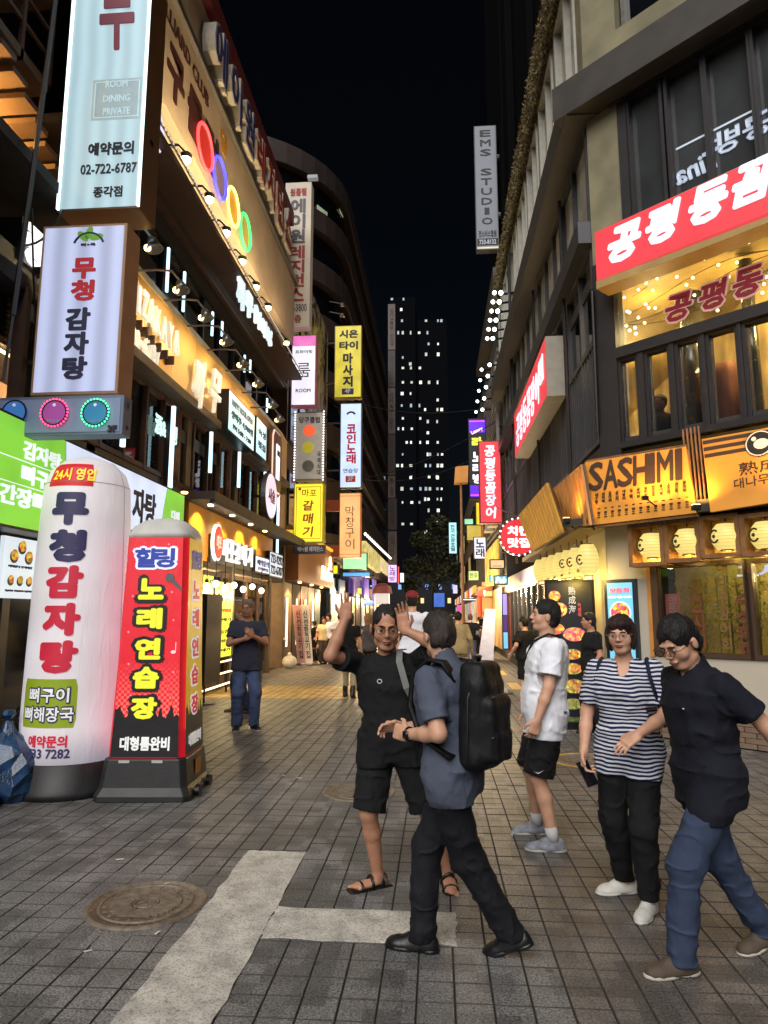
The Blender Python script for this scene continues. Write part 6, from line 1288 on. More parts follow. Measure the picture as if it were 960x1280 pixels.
# air conditioners, pipes and overhead wires
for i, (y, z) in enumerate(((27.5,5.2),(29.4,5.2),(31.6,8.0),(28.2,8.2))):
    t = thing('air_conditioner', 'grey air conditioner unit on the dark louvred wall, %s' % ('lower nearest','lower farther','upper farther','upper nearest')[i], 'air conditioner', (2.3, y, z)); m = MB(); m.bev((2.12,y,z),(2.49,y+.85,z+.62),.02); obj('housing', m, M('ac_cream', (150,146,136), .6, ns=4, amt=.2), t)
    m = MB(); m.torus((2.11,y+.4,z+.32), .22, .015, (0,1,0), (0,0,1), 18, 5); [m.tube([(2.11,y+.4-.2*math.cos(q_),z+.32-.2*math.sin(q_)),(2.11,y+.4+.2*math.cos(q_),z+.32+.2*math.sin(q_))], .008, 4) for q_ in (0,.8,1.6,2.4)]; obj('fan_guard', m, DARK, t)
for i, (a, b, sg) in enumerate((((-4.9,33,12.5),(2.6,31,11.2),.5),((-4.9,36,9.0),(2.5,38,10.5),.7),((-4.8,30,7.6),(2.5,27,9.4),.6),((2.2,11.5,3.3),(2.2,25,5.6),.2))):
    p = [Vector(a)*(1-t_)+Vector(b)*t_ - ZU*sg*math.sin(math.pi*t_) for t_ in np.linspace(0,1,14)]; m = MB(); m.tube(p, .018, 5); tag(obj('overhead_wire', m, BLACKM), ('thin black wire crossing the street before the far dark tower, highest','thin black wire crossing to the ledge under the roof lamps','thin black wire crossing above the mustard massage sign','black wire running along the street side of the corner building')[i], 'wire')
for i, (s_, z0_, z1_, r_) in enumerate(((12.4,3.2,9.6,.035),(16.1,3.2,9.6,.03),(21.0,3.2,13.4,.05))): m = MB(); m.tube([RF.P(s_, z0_, .1), RF.P(s_, z1_, .1)], r_, 7); tag(obj('wall_pipe', m, DARK), ('slim dark pipe on the street side wall nearest the chamfered corner','slim dark pipe beside the near end of the street side red sign','thick dark pipe near the far end of the corner building')[i], 'pipe')
# small lantern lamp over the crowd
p = atY(478, 745, 20); t = thing('capped_lantern', 'square white lantern with a dark red cap above the waving man', 'street lamp', (p.x, 20, 0)); z = atY(478,757,20).z; z2 = atY(478,742,20).z; z3 = atY(478,729,20).z
m = MB(); m.box((p.x-.2,19.8,z),(p.x+.2,20.2,z2)); obj('lit_body', m, LIT('milk_lamp', (226,214,205), .75), t); m = MB(); m.lathe((p.x,20,z2), [(.3,0),(.26,(z3-z2)*.7),(.1,z3-z2)], 10); obj('cap', m, M('dark_red_cap', (110,50,44), .6), t); m = MB(); m.tube([(p.x,20,0),(p.x,20,z)], .05, 8); obj('post', m, BLACKM, t)
# ---- street end: low building, dark tree, tower block
en = thing('street_end_building', 'low dark building with lit windows closing the street', 'building', (0, 95, 0)); blk(en, 'block', -40, 40, 95, 105, 0, 7.2, M('far_dark_wall', (40,40,46), .8)); 
for k in range(46): 
    x = -14+k*.62; 
    if random.random() < .6: blk(en, 'lit_window', x, x+.45, 94.93, 94.99, 1.2+(k % 3)*1.9, 1.9+(k % 3)*1.9, LIT('far_win_%d' % (k % 3), ((220,240,230),(250,220,150),(120,170,240))[k % 3], 1.2))
tr = thing('dark_tree', 'dark leafy tree at the end of the street before the tower block', 'tree', (-.3, 80, 0))
m = MB(); m.tube([(-.3,80,0),(-.2,80,4),(.3,80,8)], [.4,.3,.15], 8)
for k in range(7): a = k*.9; m.tube([(-.2,80,4+k*.5),(1.6*math.cos(a),80+1.6*math.sin(a),6.5+k*.7)], [.14,.04], 5)
obj('trunk', m, M('bark', (60,50,40), .9), tr)
m = MB(); TC = [(-.3,6,2.2),(1.8,6.8,1.6),(-2.4,7.2,1.7),(.6,9.2,2.0),(-1.5,10.3,1.6),(2.2,10.2,1.3),(.2,12.2,1.5),(-3.1,5.0,1.2),(3.0,5.2,1.1)]
for i in range(3400):
    cx_, cz_, cr_ = TC[i % len(TC)]; o_ = Vector((random.gauss(0,1),random.gauss(0,1),random.gauss(0,1))).normalized()*random.random()**.45*cr_
    p = Vector((cx_, 80, cz_))+Vector((o_.x, o_.y, o_.z*.8)); v = Vector((random.gauss(0,1),random.gauss(0,1),random.gauss(0,1))).normalized()*.22; w_ = v.cross(Vector((random.gauss(0,1),random.gauss(0,1),1))).normalized()*.14
    m.add([p-v,p+w_,p+v,p-w_], [(0,1,2,3)])
obj('crown', m, M('night_foliage', (70,72,46), .8, ns=2, amt=.5), tr, kind='stuff')
tb = thing('tower_block', 'dark apartment tower with scattered cold white lit windows at the street end', 'building', (1, 150, 0))
NIGHTW = M('night_concrete', (11,12,16), .9, spec=.02); p0 = atY(487,372,150); p1 = atY(519,372,150); p2 = atY(558,397,150)
blk(tb, 'left_wing', p0.x, p1.x, 150, 165, 0, p0.z, NIGHTW); blk(tb, 'right_wing', p1.x+.002, p2.x, 151, 165, 0, p2.z, NIGHTW)
lw = [mesh('lit_window', MB().box((-.22,-.1,-.30), (.22,0,.30)), LIT('tower_window_%d' % i, c_, e_, .3)) for i, (c_, e_) in enumerate((((205,215,205),.9),((215,218,200),.55),((180,200,215),.5),((220,228,210),1.3)))]
PR = {374:'490 504',387:'502',401:'502 533 547 552',416:'490 498 503 514 524 535',430:'535 547',443:'533 547',447:'503',455:'513',460:'503 513 525',478:'503 514 525 536 547',492:'503 514',500:'547',507:'482 503 514 525',512:'532 547 552',523:'503 525',527:'535 547',536:'482 498 503 514',541:'535',553:'509 514 525 534 547',568:'503 534 538 547 552',582:'497 503 514 533 537 547 552',597:'514 547',596:'514 536 547',611:'503 514 525 533 538 547 552',624:'531 535 547 552',638:'535 547',652:'547',628:'503 514 525',655:'503 514',665:'533'}
for v, us_ in PR.items():
    for u in us_.split():
        u = int(u)+random.uniform(-.8,.8); yy = 149.99 if u < 519 else 150.99; p = atY(u, v, yy); o = bpy.data.objects.new('lit_window', random.choice(lw)); COL.objects.link(o); o.location = Vector((p.x, yy, p.z))-wloc(tb); o.parent = tb; o.scale = (random.uniform(.7,1.5), 1, random.uniform(.8,1.4))

# ================================================================== INFLATABLE COLUMNS
WVIN = M('white_vinyl', (214,208,204), .42, emit=.46, ecol=(206,200,216), ns=1.2, amt=.07, evar=.16)
def crinkle(m, sc=(5,5,1.2), st=.5, dist=.02):
    t = m.node_tree; b = t.nodes['Principled BSDF']; tc = t.nodes.new('ShaderNodeTexCoord'); mp = t.nodes.new('ShaderNodeMapping'); mp.inputs['Scale'].default_value = sc; n = t.nodes.new('ShaderNodeTexNoise'); n.inputs['Scale'].default_value = 1.6; n.inputs['Detail'].default_value = 4; n.inputs['Distortion'].default_value = 1.2
    bp = t.nodes.new('ShaderNodeBump'); bp.inputs['Strength'].default_value = st; bp.inputs['Distance'].default_value = dist; t.links.new(tc.outputs['Object'], mp.inputs[0]); t.links.new(mp.outputs[0], n.inputs[0]); t.links.new(n.outputs[0], bp.inputs['Height']); t.links.new(bp.outputs[0], b.inputs['Normal']); return m
crinkle(WVIN); BPL = M('black_moulded_plastic', (30,30,32), .5, ns=8, amt=.3, bump=.15)
p = gnd(74, 1000); ic = thing('white_inflatable_column', 'tall white round-topped inflatable sign with navy and crimson Korean letters', 'inflatable sign', p)
IX, IY = p.x-.14, p.y+.42; RB, RT = .475, .42; AC0 = math.atan2(-IX, IY)
zt = 3.06
prof = [(RB+.0,.28),(RB,.6),(.465,1.2),(.45,1.9),(.43,2.5),(.41,2.82),(.36,2.96),(.25,3.06),(.1,3.11),(.01,3.115)]
zz = lambda v: atY(80, v, IY-.45).z
prof = [(r, .28+(z-.28)*(zz(561)-.28)/(3.115-.28)) for r, z in prof]
m = MB(); m.lathe((IX,IY,0), prof, 48); obj('vinyl_tube', m, WVIN, ic, True)
m = MB()
for a_ in (AC0+.95, AC0-2.2): m.tube([(IX+(r+.001)*math.sin(a_), IY-(r+.001)*math.cos(a_), z) for r, z in prof[:-2]], .003, 4)
for r, z in (prof[0], prof[5]): m.torus((IX, IY, z), r+.001, .003, (1,0,0), (0,1,0), 40, 4)
obj('welded_seam', m, M('seam_grey', (150,146,146), .6), ic)
m = MB(); m.lathe((IX,IY,0), [(.53,0),(.54,.06),(.515,.09),(.49,.3),(.47,.31)], 40); obj('base', m, BPL, ic, True)
def rad_at(z):
    for (r0, z0), (r1, z1) in zip(prof, prof[1:]):
        if z0 <= z <= z1: return r0+(r1-r0)*(z-z0)/(z1-z0)
    return .45
def wrap_text(parent, st, z, w, h, mat, acen, name='lettering', vertical=False, lift=.006, **kw):
    """print wrapped round the tube, centred at angle acen"""
    import bmesh
    m = MB(); text(m, st, (0,0,0), XR, ZU, w, h, th=.0, vertical=vertical, **kw)
    me = bpy.data.meshes.new(name); me.from_pydata(m.v, [], m.f); b = bmesh.new(); b.from_mesh(me)
    bmesh.ops.delete(b, geom=[f for f in b.faces if f.calc_area() < 1e-9 or abs(f.normal.y) < .5], context='FACES')
    for q in np.arange(-w/2, w/2, .02): bmesh.ops.bisect_plane(b, geom=b.verts[:]+b.edges[:]+b.faces[:], plane_co=(float(q),0,0), plane_no=(1,0,0))
    for q in np.arange(-h/2, h/2, .1): bmesh.ops.bisect_plane(b, geom=b.verts[:]+b.edges[:]+b.faces[:], plane_co=(0,0,float(q)), plane_no=(0,0,1))
    for v in b.verts:
        x, y, zz = v.co; R_0 = rad_at(z+zz)+lift - y; a = acen + x/R_0; v.co = (IX+R_0*math.sin(a), IY-R_0*math.cos(a), z+zz)
    b.to_mesh(me); b.free(); me.materials.append(mat); return obj(name, me, mat, parent)
def wrap_panel(parent, name, z0, z1, a0, a1, mat, lift=.003, n=14, rr=0):
    m = MB(); v = []
    nz = 6
    for i in range(nz+1):
        z = z0+(z1-z0)*i/nz; ins = 0
        if rr and (i == 0 or i == nz): ins = rr
        for j in range(n+1): a = a0+ins+(a1-a0-2*ins)*j/n; R_0 = rad_at(z)+lift; v.append((IX+R_0*math.sin(a), IY-R_0*math.cos(a), z))
    f = [(i*(n+1)+j, i*(n+1)+j+1, (i+1)*(n+1)+j+1, (i+1)*(n+1)+j) for i in range(nz) for j in range(n)]
    m.add(v, f); return obj(name, m, mat, parent)
vc = math.atan2(-IX, IY)*1.0  # direction to the viewer measured at the column
AC = math.atan2(0-IX, IY)     # angle (from -Y) at which the surface faces the camera
AT = AC-.40
NV = M('indigo_vinyl_print', (52,46,92), .5, emit=.10); CR = M('crimson_vinyl_print', (190,34,58), .5, emit=.35); LIME = M('lime_vinyl_print', (140,160,36), .5, emit=.25)
zz = lambda v: atY(80, v, IY-.45).z
for ch, v, mt_, in (('무',635,NV),('청',682,NV),('감',727,CR),('자',774,CR),('탕',821,CR)): wrap_text(ic, ch, zz(v), .33, (zz(v-19)-zz(v+19)), mt_, AT+.02, bold=.075)
wrap_panel(ic, 'red_band', zz(606), zz(576), AT-.62, AT+.50, M('red_vinyl_print', (200,30,40), .5, emit=.4)); wrap_text(ic, '24시 영업', zz(591), .42, zz(583)-zz(599), M('lemon_print', (236,214,60), .5, emit=.5), AT+.02, bold=.03, lift=.009)
wrap_panel(ic, 'lime_patch', zz(910), zz(849), AT-.75, AT+.44, LIME, rr=.04)
for st, v in (('뼈구이',869),('뼈해장국',893)):
    wrap_text(ic, st, zz(v), .42 if len(st) == 3 else .52, zz(v-10)-zz(v+10), NV, AT-.12, bold=.09, lift=.006); wrap_text(ic, st, zz(v), .40 if len(st) == 3 else .50, zz(v-9)-zz(v+9), M('white_print_c', (226,226,226), .5, emit=.35), AT-.12, bold=.02, lift=.010)
wrap_text(ic, '예약문의', zz(927), .38, zz(920)-zz(935), CR, AT-.08, bold=.04); wrap_text(ic, '02)733 7282', zz(944), .56, zz(937)-zz(952), NV, AT-.2, bold=.03)
p = gnd(182, 1004); rc2 = thing('red_inflatable_column', 'squat four-sided inflatable sign printed red in front and yellow on its side', 'inflatable sign', p)
# corner points of the tapered column: front face towards the camera, yellow face towards the street
f0, f1 = gnd(121,1003), gnd(229,1003); A_ = gnd(236, 1000); side = gnd(254, 978)
fx = (f1-f0).normalized(); fy = Vector((-fx.y, fx.x, 0)); 
cx = (f0+f1)/2; w0 = .36; 
def sq(w, z, d, back=.0, e=.05, sh=0.0):
    c = cx + fy*.40 + fx*sh
    pts = [(-w+e,-d),(w-e,-d),(w,-d+e),(w,d-e),(w-e,d),(-w+e,d),(-w,d-e),(-w,-d+e)]
    return [c + fx*a + fy*b + ZU*z for a, b in pts]
m = MB(); m.loft([sq(.44,0,.42),sq(.44,.05,.42),sq(.405,.12,.39),sq(.375,.36,.365),sq(.36,.37,.35)]); obj('base', m, BPL, rc2, bevel=.01)
cxs = lambda f: (.355-.06*f, .345-.06*f)
ztop = atY(186, 671, cx.y+.07).z+.1
m = MB(); m.loft([sq(.355,.37,.345,e=.07), sq(.325,1.2,.32,e=.07), sq(.30,ztop-.1,.29,e=.07)]); obj('vinyl_body', m, M('vinyl_inner', (200,30,44), .45, emit=.4, ecol=(206,28,44)), rc2)
m = MB(); m.loft([sq(.302,ztop-.099,.292,e=.07), sq(.298,ztop-.05,.288,e=.08), sq(.27,ztop+.02,.26,e=.10), sq(.19,ztop+.085,.185,e=.08), sq(.06,ztop+.115,.06,e=.025)]); obj('domed_top', m, M('grey_white_vinyl', (186,184,180), .5, emit=.1), rc2, True)
def face_pts(side_, f, z, off=.004):
    wz = np.interp(z, [.37,1.2,ztop-.1], [.355,.325,.30]); dz = np.interp(z, [.37,1.2,ztop-.1], [.345,.32,.29]); c = cx + fy*.40
    if side_ == 0: return c + fx*((f-.5)*2*(wz-.065)) - fy*(dz+off) + ZU*z
    return c + fx*(wz+off) + fy*((f-.5)*2*(dz-.065)) + ZU*z
def face_panel(side_, name, f0, f1, z0, z1, mat, off=.004, n=6, jag=None):
    m = MB(); v = []
    nf = 40 if jag else 2
    for i in range(n+1):
        for j in range(nf+1):
            f = f0+(f1-f0)*j/nf; zt_ = z1+(jag(f) if jag else 0); v.append(face_pts(side_, f, z0+(zt_-z0)*i/n, off))
    k = nf+1; m.add(v, [(i*k+j, i*k+j+1, (i+1)*k+j+1, (i+1)*k+j) for i in range(n) for j in range(nf)]); return obj(name, m, mat, rc2)
def dots_mat(name, c1, c2, zlo, zhi):
    m = M(name, c1, .42, emit=.52, ecol=c1, ns=3, amt=.05); t = m.node_tree; b = t.nodes['Principled BSDF']; tc = t.nodes.new('ShaderNodeTexCoord'); ck = t.nodes.new('ShaderNodeTexChecker'); ck.inputs['Scale'].default_value = 38; ck.inputs[1].default_value = (*lin(c1),1); ck.inputs[2].default_value = (*lin(c2),1)
    t.links.new(tc.outputs['Object'], ck.inputs[0]); s_ = t.nodes.new('ShaderNodeSeparateXYZ'); t.links.new(tc.outputs['Object'], s_.inputs[0]); mr = t.nodes.new('ShaderNodeMapRange'); mr.inputs[1].default_value = zhi; mr.inputs[2].default_value = zlo; t.links.new(s_.outputs[2], mr.inputs[0])
    mx = t.nodes.new('ShaderNodeMixRGB'); mx.inputs[1].default_value = (*lin(c1),1); t.links.new(mr.outputs[0], mx.inputs[0]); t.links.new(ck.outputs[0], mx.inputs[2]); t.links.new(mx.outputs[0], b.inputs['Base Color']); t.links.new(mx.outputs[0], b.inputs['Emission Color']); return m
crinkle(M('yellow_print', (216,176,40), .42, emit=.36, ecol=(216,176,40), ns=2, amt=.1)); face_panel(0, 'red_print', -.04, 1.04, .62, ztop-.1, crinkle(dots_mat('scarlet_print', (206,28,44), (236,110,96), .75, 1.25))); face_panel(1, 'yellow_print', -.04, 1.04, .62, ztop-.1, M('yellow_print', (216,176,40), .42, emit=.42, ecol=(216,176,40), ns=2, amt=.1))
BKV = M('black_vinyl_print', (22,20,24), .42)
jag = lambda f: .03+.05*abs(math.sin(f*23))+.05*abs(math.sin(f*11+1)) + (.06 if int(f*17) % 3 == 0 else 0)
face_panel(0, 'black_foot_print', -.04, 1.04, .38, .66, BKV, .009, jag=jag); face_panel(1, 'black_foot_print', -.04, 1.04, .38, .66, BKV, .009, jag=jag)
def ftx(side_, st, f, z, w, h, mat, off, **kw):
    c = face_pts(side_, f, z, off); R = fx if side_ == 0 else fy; up = (face_pts(side_, f, z+.1, off)-face_pts(side_, f, z-.1, off)).normalized(); return letters(rc2, st, c, R, up, w, h, mat, th=.003, **kw)
zr = lambda v: atY(186, v, cx.y+.07).z
BLU = M('royal_blue_print', (40,60,160), .5, emit=.3); SKY = M('pale_print_rim', (214,222,244), .5, emit=.5); LEM = M('lime_yellow_print', (216,216,44), .5, emit=.55)
for ch, f in (('힐',.29),('링',.68)): ftx(0, ch, f, zr(697), .21, .2, SKY, .006, bold=.12, name='letter_rim'); ftx(0, ch, f, zr(697), .19, .18, BLU, .010, bold=.04)
for ch, v in (('노',736),('래',773),('연',811),('습',847),('장',885)):
    ftx(0, ch, .45, zr(v), .27, .225, BKV, .006, bold=.13, name='letter_rim'); ftx(0, ch, .45, zr(v), .225, .185, LEM, .010, bold=.06)
ftx(0, '대형룸완비', .5, .50, .46, .12, M('white_print_c', ()), .012, bold=.04); ftx(1, '대형룸완비', .5, .50, .42, .11, M('white_print_c', ()), .012, bold=.04)
for ch, f in (('힐',.3),('링',.7)): ftx(1, ch, f, zr(697), .16, .18, BLU, .008, bold=.05)
for ch, v in (('노',736),('래',773),('연',811),('습',847),('장',885)): ftx(1, ch, .5, zr(v), .25, .19, SKY, .005, bold=.1, name='letter_rim'); ftx(1, ch, .5, zr(v), .22, .17, M('crimson_print_b', (206,40,50), .5, emit=.4), .009, bold=.04)
# microphone and notes printed on the red face
mc = face_pts(0, .80, zr(722), .008); m = MB(); m.disc(mc, .045, fx, ZU, .004, 14); m.prism([mc+fx*.02-ZU*.05, mc+fx*.05-ZU*.02, mc+fx*.13-ZU*.11, mc+fx*.115-ZU*.125], -fy*.004); obj('printed_microphone', m, M('mic_grey', (96,92,94), .5, emit=.1), rc2)
m = MB()
for (f, v) in ((.1,745),(.07,790),(.9,775),(.93,840),(.12,830),(.9,905),(.15,905),(.75,680),(.93,700),(.2,870),(.85,740)):
    c = face_pts(0, f, zr(v), .008); r = .016
    for a in (0, math.pi/2): 
        d = fx*math.cos(a)+ZU*math.sin(a); e = (fx*-math.sin(a)+ZU*math.cos(a))*.15; m.add([c+d*r, c+e*r, c-d*r, c-e*r], [(0,1,2,3)])
c = face_pts(0, .92, zr(815), .008); m.disc(c, .02, fx, ZU, .003, 10, 1.2, .8); m.prism([c+fx*.018, c+fx*.024, c+fx*.024+ZU*.09, c+fx*.018+ZU*.09], -fy*.003)
obj('printed_sparkles', m, M('pink_sparkle', (250,190,190), .5, emit=.6), rc2, kind='stuff')
for f in (.2, .72): c = face_pts(0, f, .345, .03); m = MB(); m.hexa([c-fx*.05-ZU*.012, c+fx*.05-ZU*.012, c+fx*.05-ZU*.012+fy*.03, c-fx*.05-ZU*.012+fy*.03, c-fx*.05+ZU*.012, c+fx*.05+ZU*.012, c+fx*.05+ZU*.012+fy*.03, c-fx*.05+ZU*.012+fy*.03]); obj('reflector', m, M('silver_reflector', (190,190,188), .3, .3), rc2)
c = face_pts(1, .5, .24, .045); m = MB(); m.prism([c-fy*.07-ZU*.07, c+fy*.07-ZU*.07, c+fy*.07+ZU*.07, c-fy*.07+ZU*.07], fx*.01); obj('orange_sticker', m, M('amber_sticker', (170,110,30), .5), rc2)
for f in (.15, .85): c = face_pts(1, f, .06, .11); m = MB(); m.lathe(c-fx*.02, [(.05,0),(.05,.04)], 10, (1,0,0)); obj('caster', m, BLACKM, rc2)
# ================================================================== PEOPLE
# every figure is one continuous surface grown from a posed skeleton (signed distances, meshed once); clothes are offset surfaces over it
import openvdb as vdb
V = lambda *a: np.array(a, dtype=np.float64)
def unit(v): v = np.asarray(v, float); return v/ (np.linalg.norm(v)+1e-9)
class Fld:
    def __init__(s, lo, hi, h):
        s.lo = np.array(lo)-3*h; s.h = h; s.n = np.ceil((np.array(hi)+3*h-s.lo)/h).astype(int)+1
        s.a = np.full(tuple(s.n), .5, np.float32); s.ax = [(s.lo[i]+np.arange(s.n[i])*h).astype(np.float32) for i in range(3)]
    def sub(s, lo, hi, m):
        i0 = np.clip(np.floor((np.array(lo)-m-s.lo)/s.h).astype(int), 0, s.n); i1 = np.clip(np.ceil((np.array(hi)+m-s.lo)/s.h).astype(int)+1, 0, s.n)
        sl = tuple(slice(a, b) for a, b in zip(i0, i1)); return sl, (s.ax[0][sl[0]][:,None,None], s.ax[1][sl[1]][None,:,None], s.ax[2][sl[2]][None,None,:])
    def op(s, bb, fn, k=.02, mode='u'):
        m = max(k, .012)+2*s.h; sl, P = s.sub(bb[0], bb[1], m)
        if min(x.stop-x.start for x in sl) <= 0: return s
        d = fn(*P).astype(np.float32); a = s.a[sl]; d = np.broadcast_to(d, a.shape)
        if mode == 'c': d = -d; hh = np.clip(.5-.5*(d-a)/k, 0, 1); r = a+(d-a)*(1-hh)+k*hh*(1-hh)
        else: hh = np.clip(.5+.5*(d-a)/k, 0, 1); r = d+(a-d)*hh-k*hh*(1-hh)
        s.a[sl] = r; return s
    def cap(s, a, b, ra, rb, k=.02, mode='u'):
        a = np.asarray(a, float); b = np.asarray(b, float); ab = b-a; L2 = ab@ab+1e-9; R = max(ra, rb)
        def f(X, Y, Z):
            px, py, pz = X-a[0], Y-a[1], Z-a[2]; t = np.clip((px*ab[0]+py*ab[1]+pz*ab[2])/L2, 0, 1)
            return np.sqrt((px-t*ab[0])**2+(py-t*ab[1])**2+(pz-t*ab[2])**2)-(ra+(rb-ra)*t)
        return s.op((np.minimum(a, b)-R, np.maximum(a, b)+R), f, k, mode)
    def ell(s, c, r, M_=None, k=.02, mode='u'):
        c = np.asarray(c, float); r = np.asarray(r, float); M_ = np.eye(3) if M_ is None else M_; R = r.max()
        def f(X, Y, Z):
            p = [X-c[0], Y-c[1], Z-c[2]]; q = [(M_[0,i]*p[0]+M_[1,i]*p[1]+M_[2,i]*p[2]) for i in range(3)]
            k0 = np.sqrt(sum((q[i]/r[i])**2 for i in range(3)))+1e-6; k1 = np.sqrt(sum((q[i]/r[i]**2)**2 for i in range(3)))+1e-6; return k0*(k0-1)/k1
        return s.op((c-R, c+R), f, k, mode)
    def rbox(s, c, r, M_=None, e=.02, k=.01, mode='u'):
        c = np.asarray(c, float); r = np.asarray(r, float)-e; M_ = np.eye(3) if M_ is None else M_; R = np.linalg.norm(r)+e
        def f(X, Y, Z):
            p = [X-c[0], Y-c[1], Z-c[2]]; q = [np.abs(M_[0,i]*p[0]+M_[1,i]*p[1]+M_[2,i]*p[2])-r[i] for i in range(3)]
            return np.sqrt(sum(np.maximum(x, 0)**2 for x in q))+np.minimum(np.maximum(np.maximum(q[0], q[1]), q[2]), 0)-e
        return s.op((c-R, c+R), f, k, mode)
    def keep(s, n, c, k=.006):
        """keep the side of the plane through c where n points"""
        n = unit(n); d = -((s.ax[0]-c[0])[:,None,None]*n[0]+(s.ax[1]-c[1])[None,:,None]*n[1]+(s.ax[2]-c[2])[None,None,:]*n[2]).astype(np.float32)
        hh = np.clip(.5-.5*(d-s.a)/k, 0, 1); s.a = d+(s.a-d)*hh+k*hh*(1-hh); return s
    def noise(s, amp, size, seed, mask=None, ridge=False):
        g_ = np.random.default_rng(seed); size = np.asarray(size, float)*np.ones(3); nn = np.ceil(s.n*s.h/size).astype(int)+2; a = g_.uniform(-1, 1, tuple(nn)).astype(np.float32)
        for ax in range(3):
            t = np.arange(s.n[ax])*s.h/size[ax]; i = t.astype(int); f = (t-i).astype(np.float32); f = f*f*(3-2*f); sh = [1,1,1]; sh[ax] = -1; f = f.reshape(sh); a = np.take(a, i, ax)*(1-f)+np.take(a, i+1, ax)*f
        if ridge: a = np.maximum(0, 1-np.abs(a)*4)**1.5-.12
        s.a += a*amp if mask is None else a*amp*mask(s.ax[0][:,None,None], s.ax[1][None,:,None], s.ax[2][None,None,:]); return s
    def mesh(s, name, mat, adapt=.15, parent=None):
        g_ = vdb.FloatGrid(); g_.copyFromArray(np.ascontiguousarray(s.a)); g_.background = .5
        p, t, q = g_.convertToPolygons(0.0, adapt); p = p*s.h+s.lo
        me = bpy.data.meshes.new(name); nq, ntr = len(q), len(t); me.vertices.add(len(p)); me.vertices.foreach_set('co', np.asarray(p, np.float32).ravel())
        me.loops.add(nq*4+ntr*3); me.loops.foreach_set('vertex_index', np.concatenate([q[:, ::-1].ravel(), t[:, ::-1].ravel()]).astype(np.int32))
        me.polygons.add(nq+ntr); me.polygons.foreach_set('loop_start', np.concatenate([np.arange(nq)*4, nq*4+np.arange(ntr)*3]).astype(np.int32))
        me.polygons.foreach_set('use_smooth', [True]*(nq+ntr)); me.update(calc_edges=True); me.validate(); me.materials.append(mat)
        o = bpy.data.objects.new(name, me); COL.objects.link(o); o.parent = parent; return o
def rotm(yaw=0, pitch=0, roll=0):
    cy, sy, cp_, sp_, cr_, sr_ = math.cos(yaw), math.sin(yaw), math.cos(pitch), math.sin(pitch), math.cos(roll), math.sin(roll)
    Z = np.array([[cy,-sy,0],[sy,cy,0],[0,0,1]]); X = np.array([[1,0,0],[0,cp_,-sp_],[0,sp_,cp_]]); Y = np.array([[cr_,0,sr_],[0,1,0],[-sr_,0,cr_]]); return Z@X@Y
def ik(a, t, l1, l2, hint):
    a = np.asarray(a, float); t = np.asarray(t, float); d = t-a; L = np.linalg.norm(d); L = min(L, (l1+l2)*.995); d = unit(d); t = a+d*L
    x = (l1*l1-l2*l2+L*L)/(2*L); hgt = math.sqrt(max(0, l1*l1-x*x)); h_ = np.asarray(hint, float); h_ = unit(h_-d*(h_@d)); return a+d*x+h_*hgt, t
def cloth(name, col, rough=.85, fine=260, bump=.25, amt=.12):
    if name in _mats: return _mats[name]
    m = M(name, col, rough, ns=5, amt=amt, spec=.25); t = m.node_tree; b = t.nodes['Principled BSDF']; tc = t.nodes.new('ShaderNodeTexCoord'); n = t.nodes.new('ShaderNodeTexNoise'); n.inputs['Scale'].default_value = fine; n2 = t.nodes.new('ShaderNodeTexNoise'); n2.inputs['Scale'].default_value = 16; n2.inputs['Distortion'].default_value = .6
    t.links.new(tc.outputs['Object'], n.inputs[0]); mp = t.nodes.new('ShaderNodeMapping'); mp.inputs['Scale'].default_value = (1,1,.45); t.links.new(tc.outputs['Object'], mp.inputs[0]); t.links.new(mp.outputs[0], n2.inputs[0])
    b1 = t.nodes.new('ShaderNodeBump'); b1.inputs['Strength'].default_value = bump; b1.inputs['Distance'].default_value = .002; b2_ = t.nodes.new('ShaderNodeBump'); b2_.inputs['Strength'].default_value = .55; b2_.inputs['Distance'].default_value = .012
    t.links.new(n.outputs[0], b1.inputs['Height']); t.links.new(n2.outputs[0], b2_.inputs['Height']); t.links.new(b2_.outputs[0], b1.inputs['Normal']); t.links.new(b1.outputs[0], b.inputs['Normal']); return m
def skinm(name, col):
    m = M(name, col, .5, ns=14, amt=.10, spec=.4, bump=.05); b = m.node_tree.nodes['Principled BSDF']; b.inputs['Subsurface Weight'].default_value = .12; b.inputs['Subsurface Radius'].default_value = (.02,.008,.004); b.inputs['Subsurface Scale'].default_value = .5; return m
def hairm(name, col):
    m = M(name, col, .6, ns=9, amt=.45, spec=.3); t = m.node_tree; b = t.nodes['Principled BSDF']; tc = t.nodes.new('ShaderNodeTexCoord'); mp = t.nodes.new('ShaderNodeMapping'); mp.inputs['Scale'].default_value = (130,130,16); mp.inputs['Rotation'].default_value = (.5,.3,0); n = t.nodes.new('ShaderNodeTexNoise'); n.inputs['Scale'].default_value = 1; n.inputs['Detail'].default_value = 3; n.inputs['Distortion'].default_value = .8
    bp = t.nodes.new('ShaderNodeBump'); bp.inputs['Strength'].default_value = 1; bp.inputs['Distance'].default_value = .006; t.links.new(tc.outputs['Object'], mp.inputs[0]); t.links.new(mp.outputs[0], n.inputs[0]); t.links.new(n.outputs[0], bp.inputs['Height']); t.links.new(bp.outputs[0], b.inputs['Normal']); return m
SKIN = skinm('asian_skin', (196,150,124)); SKIN2 = skinm('tanned_skin', (172,124,98)); HAIRM = hairm('black_hair', (24,21,20)); LIPM = M('lip_tone', (150,88,78), .45); EYEW = M('eye_white', (140,132,126), .3); EYEB = M('eye_dark', (26,18,14), .2)
